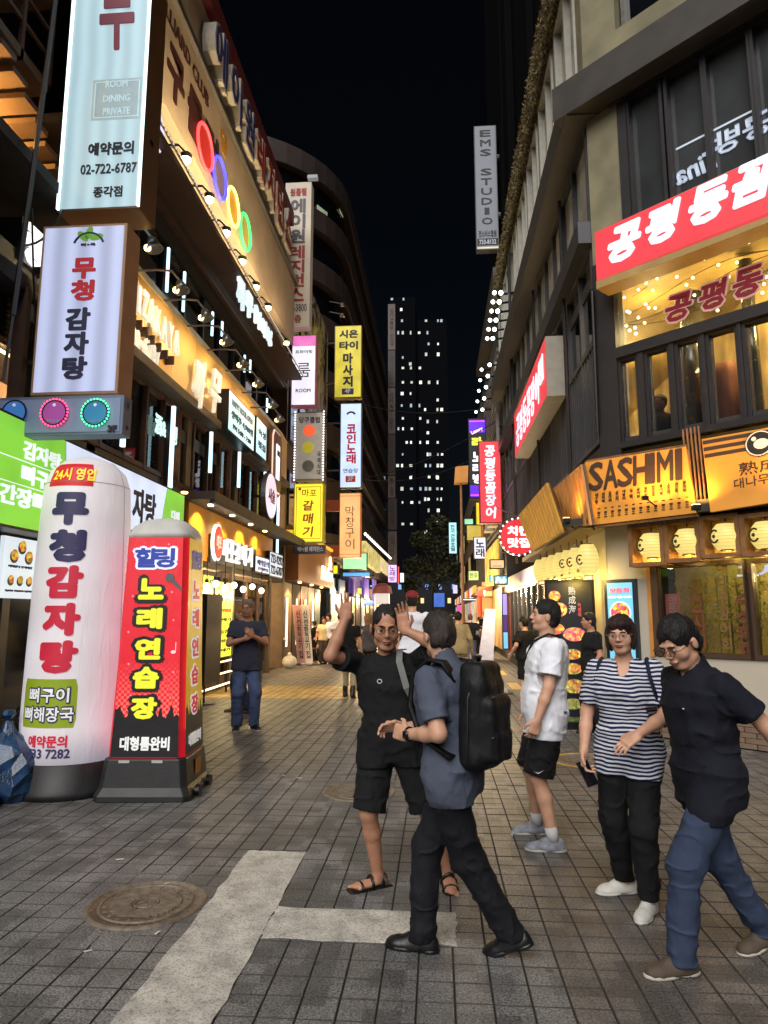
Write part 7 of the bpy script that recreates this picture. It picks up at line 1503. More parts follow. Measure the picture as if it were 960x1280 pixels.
def hand(F, w, d, n, side, curl=.5, spread=.012, thumb=.5, s=1.):
    """palm, four unequal bent fingers and a side thumb; d wrist->knuckles, n out of the palm, side +1/-1 where the thumb sits"""
    d = unit(d); n = unit(n-d*(np.asarray(n)@d)); t = unit(np.cross(n, d))*side; M_ = np.stack([t, d, n], 1)
    F.rbox(w+d*.048*s, (.041*s, .052*s, .0145*s), M_, .013, .012); F.cap(w-d*.01, w+d*.03, .024*s, .022*s, .015)
    for i, (L, off) in enumerate(((.070,.030),(.080,.0105),(.074,-.009),(.058,-.028))):
        b = w+d*(.094-.006*abs(i-1.2))*s+t*off*s; c1 = curl*(.75+.12*i); d1 = unit(d*math.cos(c1)+n*math.sin(c1)+t*spread*(1.5-i)*6); d2 = unit(d*math.cos(c1*2.1)+n*math.sin(c1*2.1)+t*spread*(1.5-i)*6)
        m_ = b+d1*L*.52*s; e = m_+d2*L*.5*s; F.cap(b-d*.012, m_, .0092*s, .0084*s, .003); F.cap(m_, e, .0084*s, .0070*s, .002)
    b = w+d*.022*s+t*.034*s; m_ = b+unit(d*.7+t*.6+n*thumb*.5)*.042*s; e = m_+unit(d*.95+t*.1+n*thumb)*.032*s; F.cap(b, m_, .0135*s, .0105*s, .008); F.cap(m_, e, .0105*s, .0085*s, .003)
def person(label, loc, head_deg, H=1.72, h=.0055, feet=((.1,.05,0,0),(-.1,-.05,0,0)), arms=None, lean=(0,0), hd=(0,0,0), top=None, legs=None, shoe=None, hair=('short',), skin=None, build=1., belly=0., glasses=None, shirt_len=.82, hs=1., seed=1, torso_yaw=0, cat='person', group=None, extras=None, female=False, hair_mat=None, open_hand=None):
    k = H/1.72; skin = skin or SKIN; D = math.radians; root = thing('person', label, cat, loc, group); root.rotation_euler = (0,0,D(head_deg)); hair_mat = hair_mat or HAIRM
    near = h < .008
    # joints (local: x to the figure's own right, y forward, z up)
    thigh, shin = .425*k, .405*k; ankz = .085*k
    feetw = [V(f[0], f[1], ankz+f[2]) for f in feet]         # right, left
    fy = [D(f[3]) for f in feet]; fp = [D(f[4]) if len(f) > 4 else 0 for f in feet]
    pel = V(0, 0, .93*k)
    reach = max(np.linalg.norm(pel+V((.085 if i == 0 else -.085)*k,0,-.02)-feetw[i]) for i in (0, 1)); 
    if reach > (thigh+shin)*.992: pel[2] -= (reach-(thigh+shin)*.992)*1.15+.004
    Tm = rotm(D(torso_yaw), -D(lean[0]), D(lean[1])); up = Tm@V(0,0,1); rt = Tm@V(1,0,0); fw = Tm@V(0,1,0)
    hip = [pel+V(.088*k,0,-.02), pel+V(-.088*k,0,-.02)]; kn = []
    for i in (0, 1):
        kk, ft_ = ik(hip[i], feetw[i], thigh, shin, V(math.sin(-fy[i])*.5, 1, 0)); kn.append(kk); feetw[i] = ft_
    sw = (.17 if female else .187)*k*build; chest = pel+up*.50*k; sh = [chest+rt*sw-up*.012, chest-rt*sw-up*.012]
    ua, fa = .285*k, .25*k; el = []; wr = []; arms = arms or [dict(w=(.25,.06,.82)), dict(w=(-.25,.06,.82))]
    for i in (0, 1):
        a = arms[i]; hint = V(*(a.get('hint') or ((.3 if i == 0 else -.3), -1, -.1))); e, w_ = ik(sh[i], V(*a['w']), ua, fa, hint); el.append(e); wr.append(w_)
    neck0 = chest+up*.035*k; Hm = Tm@rotm(D(hd[0]), D(hd[1]), D(hd[2])); hc = neck0+up*.06*k+fw*.02*k+Hm@V(0,.02,.105)*k*hs
    pts = np.array([pel, *hip, *kn, *feetw, *sh, *el, *wr, hc]+[f+V(0,0,-.085) for f in feetw]); lo = pts.min(0)-.17; hi = pts.max(0)+.2; lo[2] = max(lo[2], -.02); lo[0] -= .06; hi[0] += .06
    rr = lambda v: Hm@np.array(v)*k*hs+hc
    def prof(F, infl, z0=None, extra=0, kk=.02, base=0):
        cs = np.array([-.12,-.06,.02,.10,.18,.27,.36,.44,.50,.545])*k
        ww = np.array([.145,.165,.168,.152 if not female else .135,.146 if not female else .130,.160,.178,.182,.150,.07])*k*build*(.97 if female else 1)
        dd = np.array([.10,.115,.118,.108,.105,.112,.118,.112,.09,.055])*k*(.5+.5*build)
        of = np.array([0,-.005,-.005,.0,.004,.008,.010,.004,-.008,-.01])*k
        if belly: g_ = np.exp(-((cs/k-.10)/.12)**2)*belly; dd = dd+g_*.5; of = of+g_*.5; ww = ww+g_*.25
        if female: g_ = np.exp(-((cs/k-.335)/.06)**2)*.02; dd = dd+g_*.5; of = of+g_*.5
        ww = ww+infl; dd = dd+infl
        if base: ww = np.where(cs < .12*k, np.maximum(ww, base), ww)
        def f(X, Y, Z):
            px, py, pz = X-pel[0], Y-pel[1], Z-pel[2]; c = px*up[0]+py*up[1]+pz*up[2]; a = px*rt[0]+py*rt[1]+pz*rt[2]; b = px*fw[0]+py*fw[1]+pz*fw[2]
            cc = np.clip(c, cs[0], cs[-1]); w_ = np.interp(cc, cs, ww); d_ = np.interp(cc, cs, dd); o_ = np.interp(cc, cs, of)
            q = ((np.abs(a/w_))**2.3+(np.abs((b-o_)/d_))**2.3)**(1/2.3); e = np.maximum(c-cs[-1], cs[0]-c); return np.maximum((q-1)*np.minimum(w_, d_)*.85, 0)*1.0 + np.minimum(np.maximum((q-1)*d_*.85, e*.8), 0) + np.maximum(e, 0)*.8
        R_ = .26*k*build+belly+infl; c0 = pel-up*.13*k; c1 = pel+up*.56*k; F.op((np.minimum(c0, c1)-R_, np.maximum(c0, c1)+R_), f, kk)
    bare = legs and legs.get('bare')
    # ---- body: one continuous skin surface
    F = Fld(lo, hi, h); prof(F, -.014); 
    F.cap(neck0-up*.05*k, hc+Hm@V(0,-.018,-.05)*k, .066*k*(.85 if female else 1), .053*k*(.85 if female else 1), .03)
    for i in (0, 1):
        F.cap(sh[i], el[i], .045*k*build, .041*k, .03); F.cap(el[i], el[i]*.6+wr[i]*.4, .040*k, .040*k*build, .02); F.cap(el[i]*.6+wr[i]*.4, wr[i], .039*k, .026*k, .015)
        lk = k if bare else k*.72; F.cap(hip[i], kn[i], .085*lk*build, .054*lk, .03); F.cap(kn[i], kn[i]*.65+feetw[i]*.35-V(0,.01,0), .053*lk, .054*lk, .03); F.cap(kn[i]*.65+feetw[i]*.35-V(0,.01,0), feetw[i], .054*lk, .036*lk, .02)
        a = arms[i]; dr = unit(wr[i]-el[i]) if a.get('d') is None else unit(V(*a['d'])); n_ = V(*(a.get('n') or (-1 if i == 0 else 1, .2, 0))); hand(F, wr[i], dr, n_, (1 if i == 1 else -1)*a.get('side', 1), a.get('curl', .45), a.get('spread', .004), a.get('thumb', .4), k)
    for i in (0, 1):   # feet
        Fm = rotm(fy[i], fp[i]); F.cap(feetw[i]+Fm@V(0,-.035,-.045)*k, feetw[i]+Fm@V(0,.0,-.02)*k, .030*k, .036*k, .02); F.ell(feetw[i]+Fm@V(0,.075,-.058)*k, V(.042,.105,.024)*k, Fm, .03)
        if near and shoe and shoe.get('kind') == 'sandal':
            for t_ in range(5): b_ = feetw[i]+Fm@V((-.032+.016*t_)*(1 if i else -1)*1.0,.155-.008*t_,-.064)*k; F.cap(b_, b_+Fm@V(0,.03-.003*t_,-.003)*k, .011*k, .009*k, .004)
    # head with face
    c_ = .012*k; k0_ = k; k = k*hs
    F.ell(rr((0,-.012,.032)), V(.077,.094,.088)*k, Hm, .03); F.ell(rr((0,.020,-.030)), V(.058,.066,.082)*k, Hm, .03)
    F.ell(rr((0,.055,-.092)), V(.026,.022,.018)*k, Hm, .02)
    for sx in (-1, 1):
        F.ell(rr((.040*sx,.048,-.028)), V(.026,.026,.03)*k, Hm, .02); F.ell(rr((.078*sx,-.008,-.008)), V(.009,.019,.031)*k, Hm, .008); F.cap(rr((.045*sx,-.0,-.07)), rr((.02*sx,.05,-.09)), .02*k, .016*k, .02)
    F.cap(rr((-.032,.080,.024)), rr((.032,.080,.024)), .009*k, .009*k, .012)
    for sx in (-1, 1): F.ell(rr((.031*sx,.101,.005)), V(.019,.014,.010)*k, Hm, .008, 'c')
    F.cap(rr((0,.084,.016)), rr((0,.103,-.022)), .007*k, .0105*k, .009)
    for sx in (-1, 1): F.ell(rr((.012*sx,.094,-.026)), V(.008,.010,.007)*k, Hm, .005)
    F.ell(rr((0,.083,-.055)), V(.024,.012,.010)*k, Hm, .008); F.cap(rr((-.02,.0965,-.056)), rr((.02,.0965,-.056)), .0025*k, .0025*k, .003, 'c')
    F.mesh('body', skin, .05 if near else .25, root)
    # eyes, brows, lips
    m = MB()
    for sx in (-1, 1): m.ball(tuple(rr((.031*sx,.0795,.004))), .0095*k, 10, 7)
    obj2('eyes_white', m, EYEW, root); m = MB()
    for sx in (-1, 1): p = rr((.031*sx,.0855,.004)); m.ball(tuple(p), .0056*k, 8, 6)
    obj2('irises', m, EYEB, root); m = MB()
    for sx in (-1, 1): m.tube([Vector(rr((.014*sx,.092,.023))), Vector(rr((.03*sx,.0925,.0275))), Vector(rr((.047*sx,.080,.022)))], [.0028*k,.0034*k,.0018*k], 6)
    obj2('eyebrows', m, HAIRM, root); m = MB(); m.tube([Vector(rr((-.021,.089,-.055))), Vector(rr((-.007,.0955,-.053))), Vector(rr((.007,.0955,-.053))), Vector(rr((.021,.089,-.055)))], [.0015*k,.0035*k,.0035*k,.0015*k], 6); m.tube([Vector(rr((-.017,.089,-.061))), Vector(rr((0,.0955,-.062))), Vector(rr((.017,.089,-.061)))], [.0015*k,.0042*k,.0015*k], 6); obj2('lips', m, LIPM, root)
    # ---- hair
    G = Fld(hc-.17*k-V(0,0,.12 if hair[0] == 'long' else 0), hc+.17*k, h if near else h*1.0); th_h = .945 if hair[0] == 'thin' else 1; G.ell(rr((0,-.016,.038)), V(.086,.102,.096)*k*th_h, Hm, .01)
    if hair[0] in ('short', 'thin', 'bob', 'long'): G.ell(rr((0,-.045,-.01)), V(.082,.066,.085)*k, Hm, .02)
    if hair[0] == 'bob':
        for sx in (-1, 1): G.ell(rr((.068*sx,.004,-.028)), V(.024,.045,.07)*k, Hm, .03)
        G.ell(rr((0,.062,.072)), V(.062,.035,.03)*k, Hm, .02)
    if hair[0] == 'long':
        for sx in (-1, 1): G.ell(rr((.07*sx,-.01,-.05)), V(.022,.045,.10)*k, Hm, .03)
        G.ell(rr((0,-.07,-.10)), V(.07,.035,.13)*k, Hm, .03)
    # clear the face: an oval in front and below the hairline
    hl = {'short':(0,.098,-.045,.074,.070,.110), 'thin':(0,.100,-.020,.070,.070,.118), 'bob':(0,.112,-.040,.060,.070,.088), 'long':(0,.102,-.045,.064,.070,.105)}.get(hair[0], (0,.1,-.04,.07,.07,.11))
    G.ell(rr(hl[:3]), V(*hl[3:])*k, Hm, .012, 'c')
    if hair[0] in ('short', 'thin'):
        for sx in (-1, 1): G.ell(rr((.085*sx,.0,-.035)), V(.03,.05,.052)*k, Hm, .01, 'c')
        G.ell(rr((0,-.02,-.145)), V(.12,.14,.075)*k, Hm, .02, 'c')
    G.noise(.005, (.012,.012,.035), seed+5); G.noise(.006, (.03,.03,.05), seed+9); G.noise(-.004, (.016,.016,.05), seed+6, ridge=True); G.mesh('hair', hair_mat, .1, root)
    if len(hair) > 1 and hair[1] == 'cap':
        G = Fld(hc-.2*k, hc+.2*k, h); G.ell(rr((0,-.012,.05)), V(.093,.108,.098)*k, Hm, .01); G.keep(Hm@V(0,0,1), rr((0,0,.04))); G.ell(rr((0,.11,.05)), V(.07,.085,.02)*k, Hm, .02); G.mesh('cap', hair[2], .1, root)
    if glasses:
        gm = glasses; m = MB()
        for sx in (-1, 1):
            m.torus(rr((.032*sx,.108,.003)), .023*k, .0019, Hm@V(1,0,0), Hm@V(0,0,.72), 20, 5); m.tube([Vector(rr((.054*sx,.106,.010))), Vector(rr((.078*sx,.09,.010))), Vector(rr((.083*sx,-.005,.006)))], .0018, 5)
        m.tube([Vector(rr((-.010,.110,.008))), Vector(rr((0,.113,.011))), Vector(rr((.010,.110,.008)))], .0018, 5); obj2('glasses', m, gm, root)
    k = k0_
    # ---- top
    if top:
        T = Fld(lo, hi, h if near else h); prof(T, top.get('infl', .016), kk=.01, base=top.get('hemw', 0))
        sf = top.get('sleeve', .62)
        for i in (0, 1):
            e = sh[i]+(el[i]-sh[i])*min(sf, 1.0); fl_ = top.get('flare', .062)*k*build; T.cap(sh[i]-up*.008, e, .066*k*build, fl_, .03)
            if sf > 1: w2 = el[i]+(wr[i]-el[i])*(sf-1); T.cap(el[i], w2, .056*k, .046*k, .02)
        for i in (0, 1):
            if legs: T.cap(hip[i]+up*.06*k, hip[i]+(kn[i]-hip[i])*.32, .098*k*build+legs.get('infl', .018)*.7, .100*k*build+legs.get('infl', .018)*.7, .03)
        T.noise(.0065, (.13,.13,.06), seed); T.noise(.004, (.05,.05,.035), seed+1); T.noise(-.006, (.17,.13,.10), seed+2, ridge=True); T.noise(-.0035, (.07,.07,.12), seed+3, ridge=True)
        T.keep(up, pel+up*(.02-(shirt_len-.82))*k-up*.06) 
        for i in (0, 1):
            if sf <= 1:
                e = sh[i]+(el[i]-sh[i])*sf; dd_ = unit(el[i]-sh[i])
                def f(X, Y, Z, e=e, dd_=dd_): return np.maximum(-((X-e[0])*dd_[0]+(Y-e[1])*dd_[1]+(Z-e[2])*dd_[2])+.0, np.sqrt((X-e[0])**2+(Y-e[1])**2+(Z-e[2])**2)-.11*k)
                T.op((e-.12*k, e+.12*k), f, .004, 'c')
        if top.get('neck') == 'v': T.ell(neck0+fw*.085*k-up*.01*k, V(.038,.05,.115)*k, Tm@rotm(0, .25), .012, 'c'); T.cap(neck0-up*.02*k, neck0+up*.09*k+fw*.02, .070*k, .075*k, .008, 'c')
        elif top.get('neck') == 'collar': T.cap(neck0+up*.0*k, neck0+up*.045*k+fw*.01*k, .082*k, .068*k, .012); T.cap(neck0+up*.045*k+fw*.018*k, neck0+up*.12*k+fw*.03*k, .062*k, .062*k, .004, 'c'); T.ell(neck0+fw*.08*k+up*.02*k, V(.02,.04,.05)*k, Tm, .008, 'c')
        else: T.cap(neck0+up*.012*k+fw*.012*k, neck0+up*.09*k+fw*.02*k, .066*k, .07*k, .01, 'c')
        to = T.mesh('shirt', top['m'], .08 if near else .25, root)
        if top.get('trim') and near:
            m = MB(); c0 = neck0; 
            m.tube([Vector(c0+rt*sx*.058*k*a_+fw*(.065*k+.028*b_)-up*(.012*k+.10*b_)) for sx, a_, b_ in ((-1,1.1,.0),(-1,.7,.45),(0,0,1.0),(1,.7,.45),(1,1.1,.0))], .0055, 6); obj2('neck_trim', m, top['trim'], root)
    # ---- legs wear
    if legs:
        T = Fld(V(lo[0], lo[1], lo[2]), V(hi[0], hi[1], pel[2]+.2), h if near else h); infl = legs.get('infl', .018)
        def pf(X, Y, Z):
            w_ = (.145*k*build+infl*.3); d_ = (.098*k+infl*.3); q = np.sqrt(((X-pel[0])/w_)**2+((Y-pel[1])/d_)**2+0*Z); return np.maximum((q-1)*d_, np.maximum(Z-(pel[2]+.06*k), pel[2]-.10*k-Z))
        T.op((pel-.2, pel+.2), pf, .02)
        for i in (0, 1):
            r0 = .092*k*build+infl*.7; r1 = .060*k+infl; r2 = .048*k+infl
            if bare: e = hip[i]+(kn[i]-hip[i])*legs.get('len', .92); T.cap(hip[i], e, r0, legs.get('hem', .085)*k*build, .03)
            else: T.cap(hip[i], kn[i], r0, r1, .03); T.cap(kn[i], feetw[i]-V(0,0,.02)*k, r1, legs.get('cuff', r2), .03)
        T.noise(.010, (.11,.11,.05), seed+20, lambda X, Y, Z: .35+.65*np.exp(-((Z-kn[0][2])/.12)**2)+.6*np.exp(-((Z-feetw[0][2]-.06)/.08)**2)+0*X+0*Y); T.noise(.004, (.04,.04,.03), seed+21); T.noise(-.009, (.11,.11,.07), seed+22, ridge=True)
        if bare:
            for i in (0, 1):
                e = hip[i]+(kn[i]-hip[i])*legs.get('len', .92); dd_ = unit(kn[i]-hip[i])
                def f(X, Y, Z, e=e, dd_=dd_): return np.maximum(-((X-e[0])*dd_[0]+(Y-e[1])*dd_[1]+(Z-e[2])*dd_[2]), np.sqrt((X-e[0])**2+(Y-e[1])**2+(Z-e[2])**2)-.16*k)
                T.op((e-.17*k, e+.17*k), f, .004, 'c')
        else:
            for i in (0, 1):
                e = feetw[i]-V(0,0,.035)*k+V(0,0,legs.get('crop', 0)); 
                def f(X, Y, Z, e=e): return np.maximum((Z-e[2]), np.sqrt((X-e[0])**2+(Y-e[1])**2+(Z-e[2])**2)-.13*k)
                T.op((e-.14*k, e+.14*k), f, .004, 'c')
        T.mesh('shorts' if bare else 'trousers', legs['m'], .08 if near else .25, root)
    # ---- shoes
    if shoe:
        for i in (0, 1):
            Fm = rotm(fy[i], fp[i]); a = feetw[i]; q = lambda *v: a+Fm@V(*v)*k; Q = Fld(a-.2*k-V(0,.1,0), a+V(.2,.3,.12)*k, h if near else h)
            if shoe['kind'] == 'sandal':
                Q.rbox(q(0,.055,-.088), V(.047,.148,.014)*k, Fm, .012, .005); Q.mesh('sandal_sole', shoe['m'], .1, root); m = MB()
                for (y_, z_, w_) in ((.12,-.05,.046),(.05,-.02,.044),(-.02,.0,.042)): m.tube([Vector(q(w_*math.cos(t_), y_, -.078+(z_+.085)*math.sin(t_))) for t_ in np.linspace(0, math.pi, 9)], .011*k, 6)
                m.tube([Vector(q(.04*math.cos(t_), -.045+.0*t_, -.03+.02*math.sin(t_))) for t_ in np.linspace(0, math.pi, 7)], .008*k, 6); obj2('sandal_straps', m, shoe['m'], root); continue
            Q.ell(q(0,-.034,-.05), V(.037,.050,.058)*k, Fm, .02); Q.ell(q(0,.05,-.062), V(.046,.130,.044)*k, Fm, .02); Q.ell(q(0,.125,-.066), V(.046,.066,.034)*k, Fm, .02); Q.ell(q(0,.03,-.028), V(.033,.06,.034)*k, Fm, .025)
            if shoe.get('boot'): Q.cap(q(0,-.015,-.03), q(0,-.01,.12), .05*k, .055*k, .02)
            Q.keep(Fm@V(0,0,1), q(0,0,-.075)); Q.noise(.002, .02, seed+30); so_ = Q.mesh('shoe', shoe['m'], .1, root)
            Q = Fld(a-.2*k-V(0,.1,0), a+V(.2,.3,.1)*k, h if near else h); Q.ell(q(0,.105,-.08), V(.0495,.094,.09)*k, Fm, .02); Q.ell(q(0,-.03,-.08), V(.041,.060,.09)*k, Fm, .03)
            Q.keep(-(Fm@V(0,0,1)), q(0,0,-.066), .004); Q.keep(Fm@V(0,0,1), q(0,0,-.085/k if False else -.085), .004); so2 = Q.mesh('sole', shoe.get('sole', shoe['m']), .1, so_)
            if near and shoe.get('lace'):
                m = MB()
                for t_ in range(4): m.tube([Vector(q(-.022,.045+.022*t_,-.012-.009*t_)), Vector(q(0,.052+.022*t_,-.001-.009*t_)), Vector(q(.022,.045+.022*t_,-.012-.009*t_))], .0028*k, 5)
                obj2('laces', m, shoe['lace'], so_)
            if shoe.get('sock'): m = MB(); dd_ = unit(kn[i]-a); m.tube([Vector(q(0,-.005,-.02)), Vector(a+dd_*.075*k)], [.043*k,.043*k], 14); obj2('sock', m, shoe['sock'], root)
    info = dict(root=root, pel=pel, up=up, rt=rt, fw=fw, chest=chest, sh=sh, el=el, wr=wr, kn=kn, ft=feetw, hc=hc, rr=rr, k=k, neck=neck0, Tm=Tm)
    return info
def obj2(name, mb, mat, parent, smooth=True):
    o = bpy.data.objects.new(name, mesh(name, mb, mat, smooth)); COL.objects.link(o); o.parent = parent; return o
def tolocal(p, loc, deg): a = rad(-deg); d = Vector(p)-Vector(loc); return (d.x*math.cos(a)-d.y*math.sin(a), d.x*math.sin(a)+d.y*math.cos(a))
def wp(info, p): a = info['root'].rotation_euler[2]; return info['root'].location + Vector((p[0]*math.cos(a)-p[1]*math.sin(a), p[0]*math.sin(a)+p[1]*math.cos(a), p[2]))
BLK = cloth('black_cotton', (20,20,23)); BLK2 = cloth('black_trousers', (19,20,26), .8); WTS = cloth('white_tee', (222,224,232)); GRB = cloth('grey_blue_shirt', (74,80,96)); NVT = cloth('navy_tee', (54,56,72)); JNB = cloth('royal_blue_chino', (48,58,80)); JNL = cloth('washed_denim', (76,92,128), amt=.3); NVP = cloth('midnight_polo', (20,22,32))
TAN = cloth('khaki_cloth', (150,134,100)); GRY = cloth('grey_denim', (120,124,134)); WHS = M('white_canvas_shoe', (196,194,186), .6, bump=.1, ns=20); GRS = M('grey_mesh_shoe', (128,132,142), .6, bump=.5, ns=22, amt=.4); BRS = M('brown_knit_shoe', (74,62,50), .7, bump=.4, ns=20); SOLEW = M('off_white_sole', (178,172,160), .6); BLS = M('black_leather_shoe', (16,16,18), .35, bump=.1, ns=16)
def striped():
    m = cloth('striped_tee', (220,220,230)); t = m.node_tree; b = t.nodes['Principled BSDF']; tc = t.nodes.new('ShaderNodeTexCoord'); sp_ = t.nodes.new('ShaderNodeSeparateXYZ'); t.links.new(tc.outputs['Object'], sp_.inputs[0]); n = t.nodes.new('ShaderNodeTexNoise'); n.inputs['Scale'].default_value = 5; t.links.new(tc.outputs['Object'], n.inputs[0])
    a = t.nodes.new('ShaderNodeMath'); a.operation = 'MULTIPLY_ADD'; a.inputs[1].default_value = .05; t.links.new(n.outputs[0], a.inputs[0]); t.links.new(sp_.outputs[2], a.inputs[2])
    d = t.nodes.new('ShaderNodeMath'); d.operation = 'MULTIPLY'; d.inputs[1].default_value = 1/.0232; t.links.new(a.outputs[0], d.inputs[0]); f = t.nodes.new('ShaderNodeMath'); f.operation = 'FRACT'; t.links.new(d.outputs[0], f.inputs[0])
    r = t.nodes.new('ShaderNodeValToRGB'); r.color_ramp.interpolation = 'CONSTANT'; r.color_ramp.elements[0].color = (*lin((200,202,212)),1); r.color_ramp.elements[1].position = .47; r.color_ramp.elements[1].color = (*lin((26,32,64)),1); t.links.new(f.outputs[0], r.inputs[0]); t.links.new(r.outputs[0], b.inputs['Base Color']); return m
def feet_px(loc, deg, R, Lf):
    out = []
    for (u, v, lift, toe, pit) in (R, Lf): x, y = tolocal(gnd(u, v), loc, deg); out.append((x, y, lift, toe, pit))
    return out
FINE = .0055
# --- man in grey-blue shirt with the backpack, walking to the left
loc = gnd(570, 1197); hdg = 58
A = person('man in grey-blue collared shirt and black trousers carrying a black backpack', loc, hdg, 1.71, FINE, feet=feet_px(loc, hdg, (528,1188,0,20,0), (640,1196,.035,12,-22)),
  arms=[dict(w=(-.02,.30,1.07), hint=(.6,-1,-.4), d=(-.6,.7,.1), n=(-.6,-.2,-.6), curl=.75), dict(w=(-.17,.17,1.07), hint=(-.35,-1,-.3), d=(.25,.95,.05), n=(.9,-.2,-.2), curl=.8)],
  lean=(4,0), hd=(-28,-3,0), top=dict(m=GRB, sleeve=.78, neck='collar', infl=.022, flare=.070), legs=dict(m=BLK2, infl=.020), shoe=dict(kind='shoe', m=BLS, lace=M('charcoal_lace', (40,40,44))), hair_mat=hairm('greying_hair', (52,45,41)), hair=('thin',), shirt_len=.93, seed=11)
m = MB(); w_ = A['wr'][1]; dd_ = unit(w_-A['el'][1]); c_ = w_-dd_*.02; u_ = unit(np.cross(dd_, V(0,0,1))); v_ = np.cross(dd_, u_); m.torus(c_, .031, .007, u_, v_, 18, 6); m.box((c_[0]-.036,c_[1]-.018,c_[2]-.016),(c_[0]-.026,c_[1]+.018,c_[2]+.018)); obj2('wristwatch', m, BLS, A['root'])
# backpack
bp_ = thing('backpack', 'large black backpack with front pockets hanging on the walking man', 'backpack', A['root'].location); bp_.rotation_euler = A['root'].rotation_euler
bm = cloth('black_nylon', (18,18,21), .55, 180, .5, .25); pc = A['chest']-A['fw']*.19-A['up']*.24; Mb = A['Tm']@rotm(0, .10)
Q = Fld(pc-.42, pc+.42, FINE); Q.rbox(pc, (.14,.078,.24), Mb, .065, .02); Q.rbox(pc-Mb@V(0,.075,.03), (.115,.045,.16), Mb, .04, .012); Q.rbox(pc-Mb@V(0,.105,.11), (.09,.028,.075), Mb, .024, .008); Q.rbox(pc-Mb@V(0,-.01,-.24), (.12,.07,.05), Mb, .04, .02); Q.noise(.006, .09, 3); Q.noise(.003, .03, 4); Q.mesh('pack_body', bm, .1, bp_)
m = MB(); 
for zz_ in (.13, -.06): m.tube([Vector(pc+Mb@V(-.11,-.112,zz_)), Vector(pc+Mb@V(0,-.122,zz_+.01)), Vector(pc+Mb@V(.11,-.112,zz_))], .004, 5)
m.tube([Vector(pc+Mb@V(-.146,.0,-.19)), Vector(pc+Mb@V(-.147,-.0,.12)), Vector(pc+Mb@V(-.10,-.01,.235))], .004, 5); obj2('zip', m, M('grey_zip', (50,50,54), .4), bp_)
m = MB(); m.tube([Vector(pc+Mb@V(-.04,.06,.25)), Vector(pc+Mb@V(-.03,.03,.31)), Vector(pc+Mb@V(.03,.03,.31)), Vector(pc+Mb@V(.04,.06,.25))], .012, 7); obj2('grab_handle', m, bm, bp_)
for sx in (-1, 1):
    m = MB(); c0 = A['chest']; rt, up, fw = A['rt'], A['up'], A['fw']
    pth = [pc+Mb@V(.09*sx,.10,.19), c0+rt*.115*sx+up*.055-fw*.06, c0+rt*.12*sx+up*.07+fw*.02, c0+rt*.125*sx+up*.0+fw*.115, c0+rt*.14*sx-up*.16+fw*.135, c0+rt*.175*sx-up*.30+fw*.06, c0+rt*.165*sx-up*.40-fw*.10]
    rings = []
    for i, p_ in enumerate(pth):
        tn = unit(pth[min(i+1, len(pth)-1)]-pth[max(i-1, 0)]); sd = unit(rt*sx*1.0-tn*(rt*sx@tn)); nn = np.cross(tn, sd); rings.append([Vector(p_+sd*a*.032+nn*b*.008) for a, b in ((-1,-1),(1,-1),(1,1),(-1,1))])
    m.loft(rings); obj2('shoulder_strap', m, bm, bp_)
# --- waving man in black with glasses and grey strap
loc = gnd(491, 1112); hdg = 170
B_ = person('man in black shirt, black shorts and sandals waving with both hands raised', loc, hdg, 1.70, FINE, feet=feet_px(loc, hdg, (472,1108,0,-48,0), (560,1108,.03,20,-15)),
  arms=[dict(w=(.25,.22,1.65), hint=(.6,1,-.6), d=(-.1,.05,1), n=(0,1,.1), side=-1, curl=.22, spread=.012), dict(w=(-.13,.22,1.58), hint=(-1,-.2,-.6), d=(.12,.02,1), n=(.1,1,.1), side=-1, curl=.2, spread=.014)],
  lean=(3,3), hs=1.12, hd=(16,-8,-4), top=dict(m=BLK, sleeve=.66, infl=.024, flare=.074, hemw=.185), legs=dict(m=BLK, bare=True, len=.98, hem=.098, infl=.03), shoe=dict(kind='sandal', m=BLS), hair=('thin',), glasses=M('thin_dark_frame', (36,32,34), .3, .5), shirt_len=.93, belly=.035, build=1.05, seed=21, skin=SKIN2)
m = MB(); c0, rt, up, fw = B_['chest'], B_['rt'], B_['up'], B_['fw']
pth = [c0-rt*.10+up*.055-fw*.05, c0-rt*.095+up*.062+fw*.04, c0-rt*.11+up*.0+fw*.14, c0-rt*.15-up*.16+fw*.155, c0-rt*.20-up*.30+fw*.09, c0-rt*.21-up*.36-fw*.05]
rings = []
for i, p_ in enumerate(pth): tn = unit(pth[min(i+1, 5)]-pth[max(i-1, 0)]); sd = unit(rt-tn*(rt@tn)); nn = np.cross(tn, sd); rings.append([Vector(p_+sd*a*.020+nn*b*.004) for a, b in ((-1,-1),(1,-1),(1,1),(-1,1))])
m.loft(rings); ss = obj2('bag_strap', m, cloth('grey_webbing', (116,116,114)), B_['root'], False)
m = MB(); c_ = c0+rt*.02-up*.115+fw*.153; u_, v_ = rt*.9, up; m.torus(c_, .016, .0028, u_, v_*.75, 14, 5); obj2('shirt_emblem', m, M('white_thread', (200,200,200)), B_['root'])
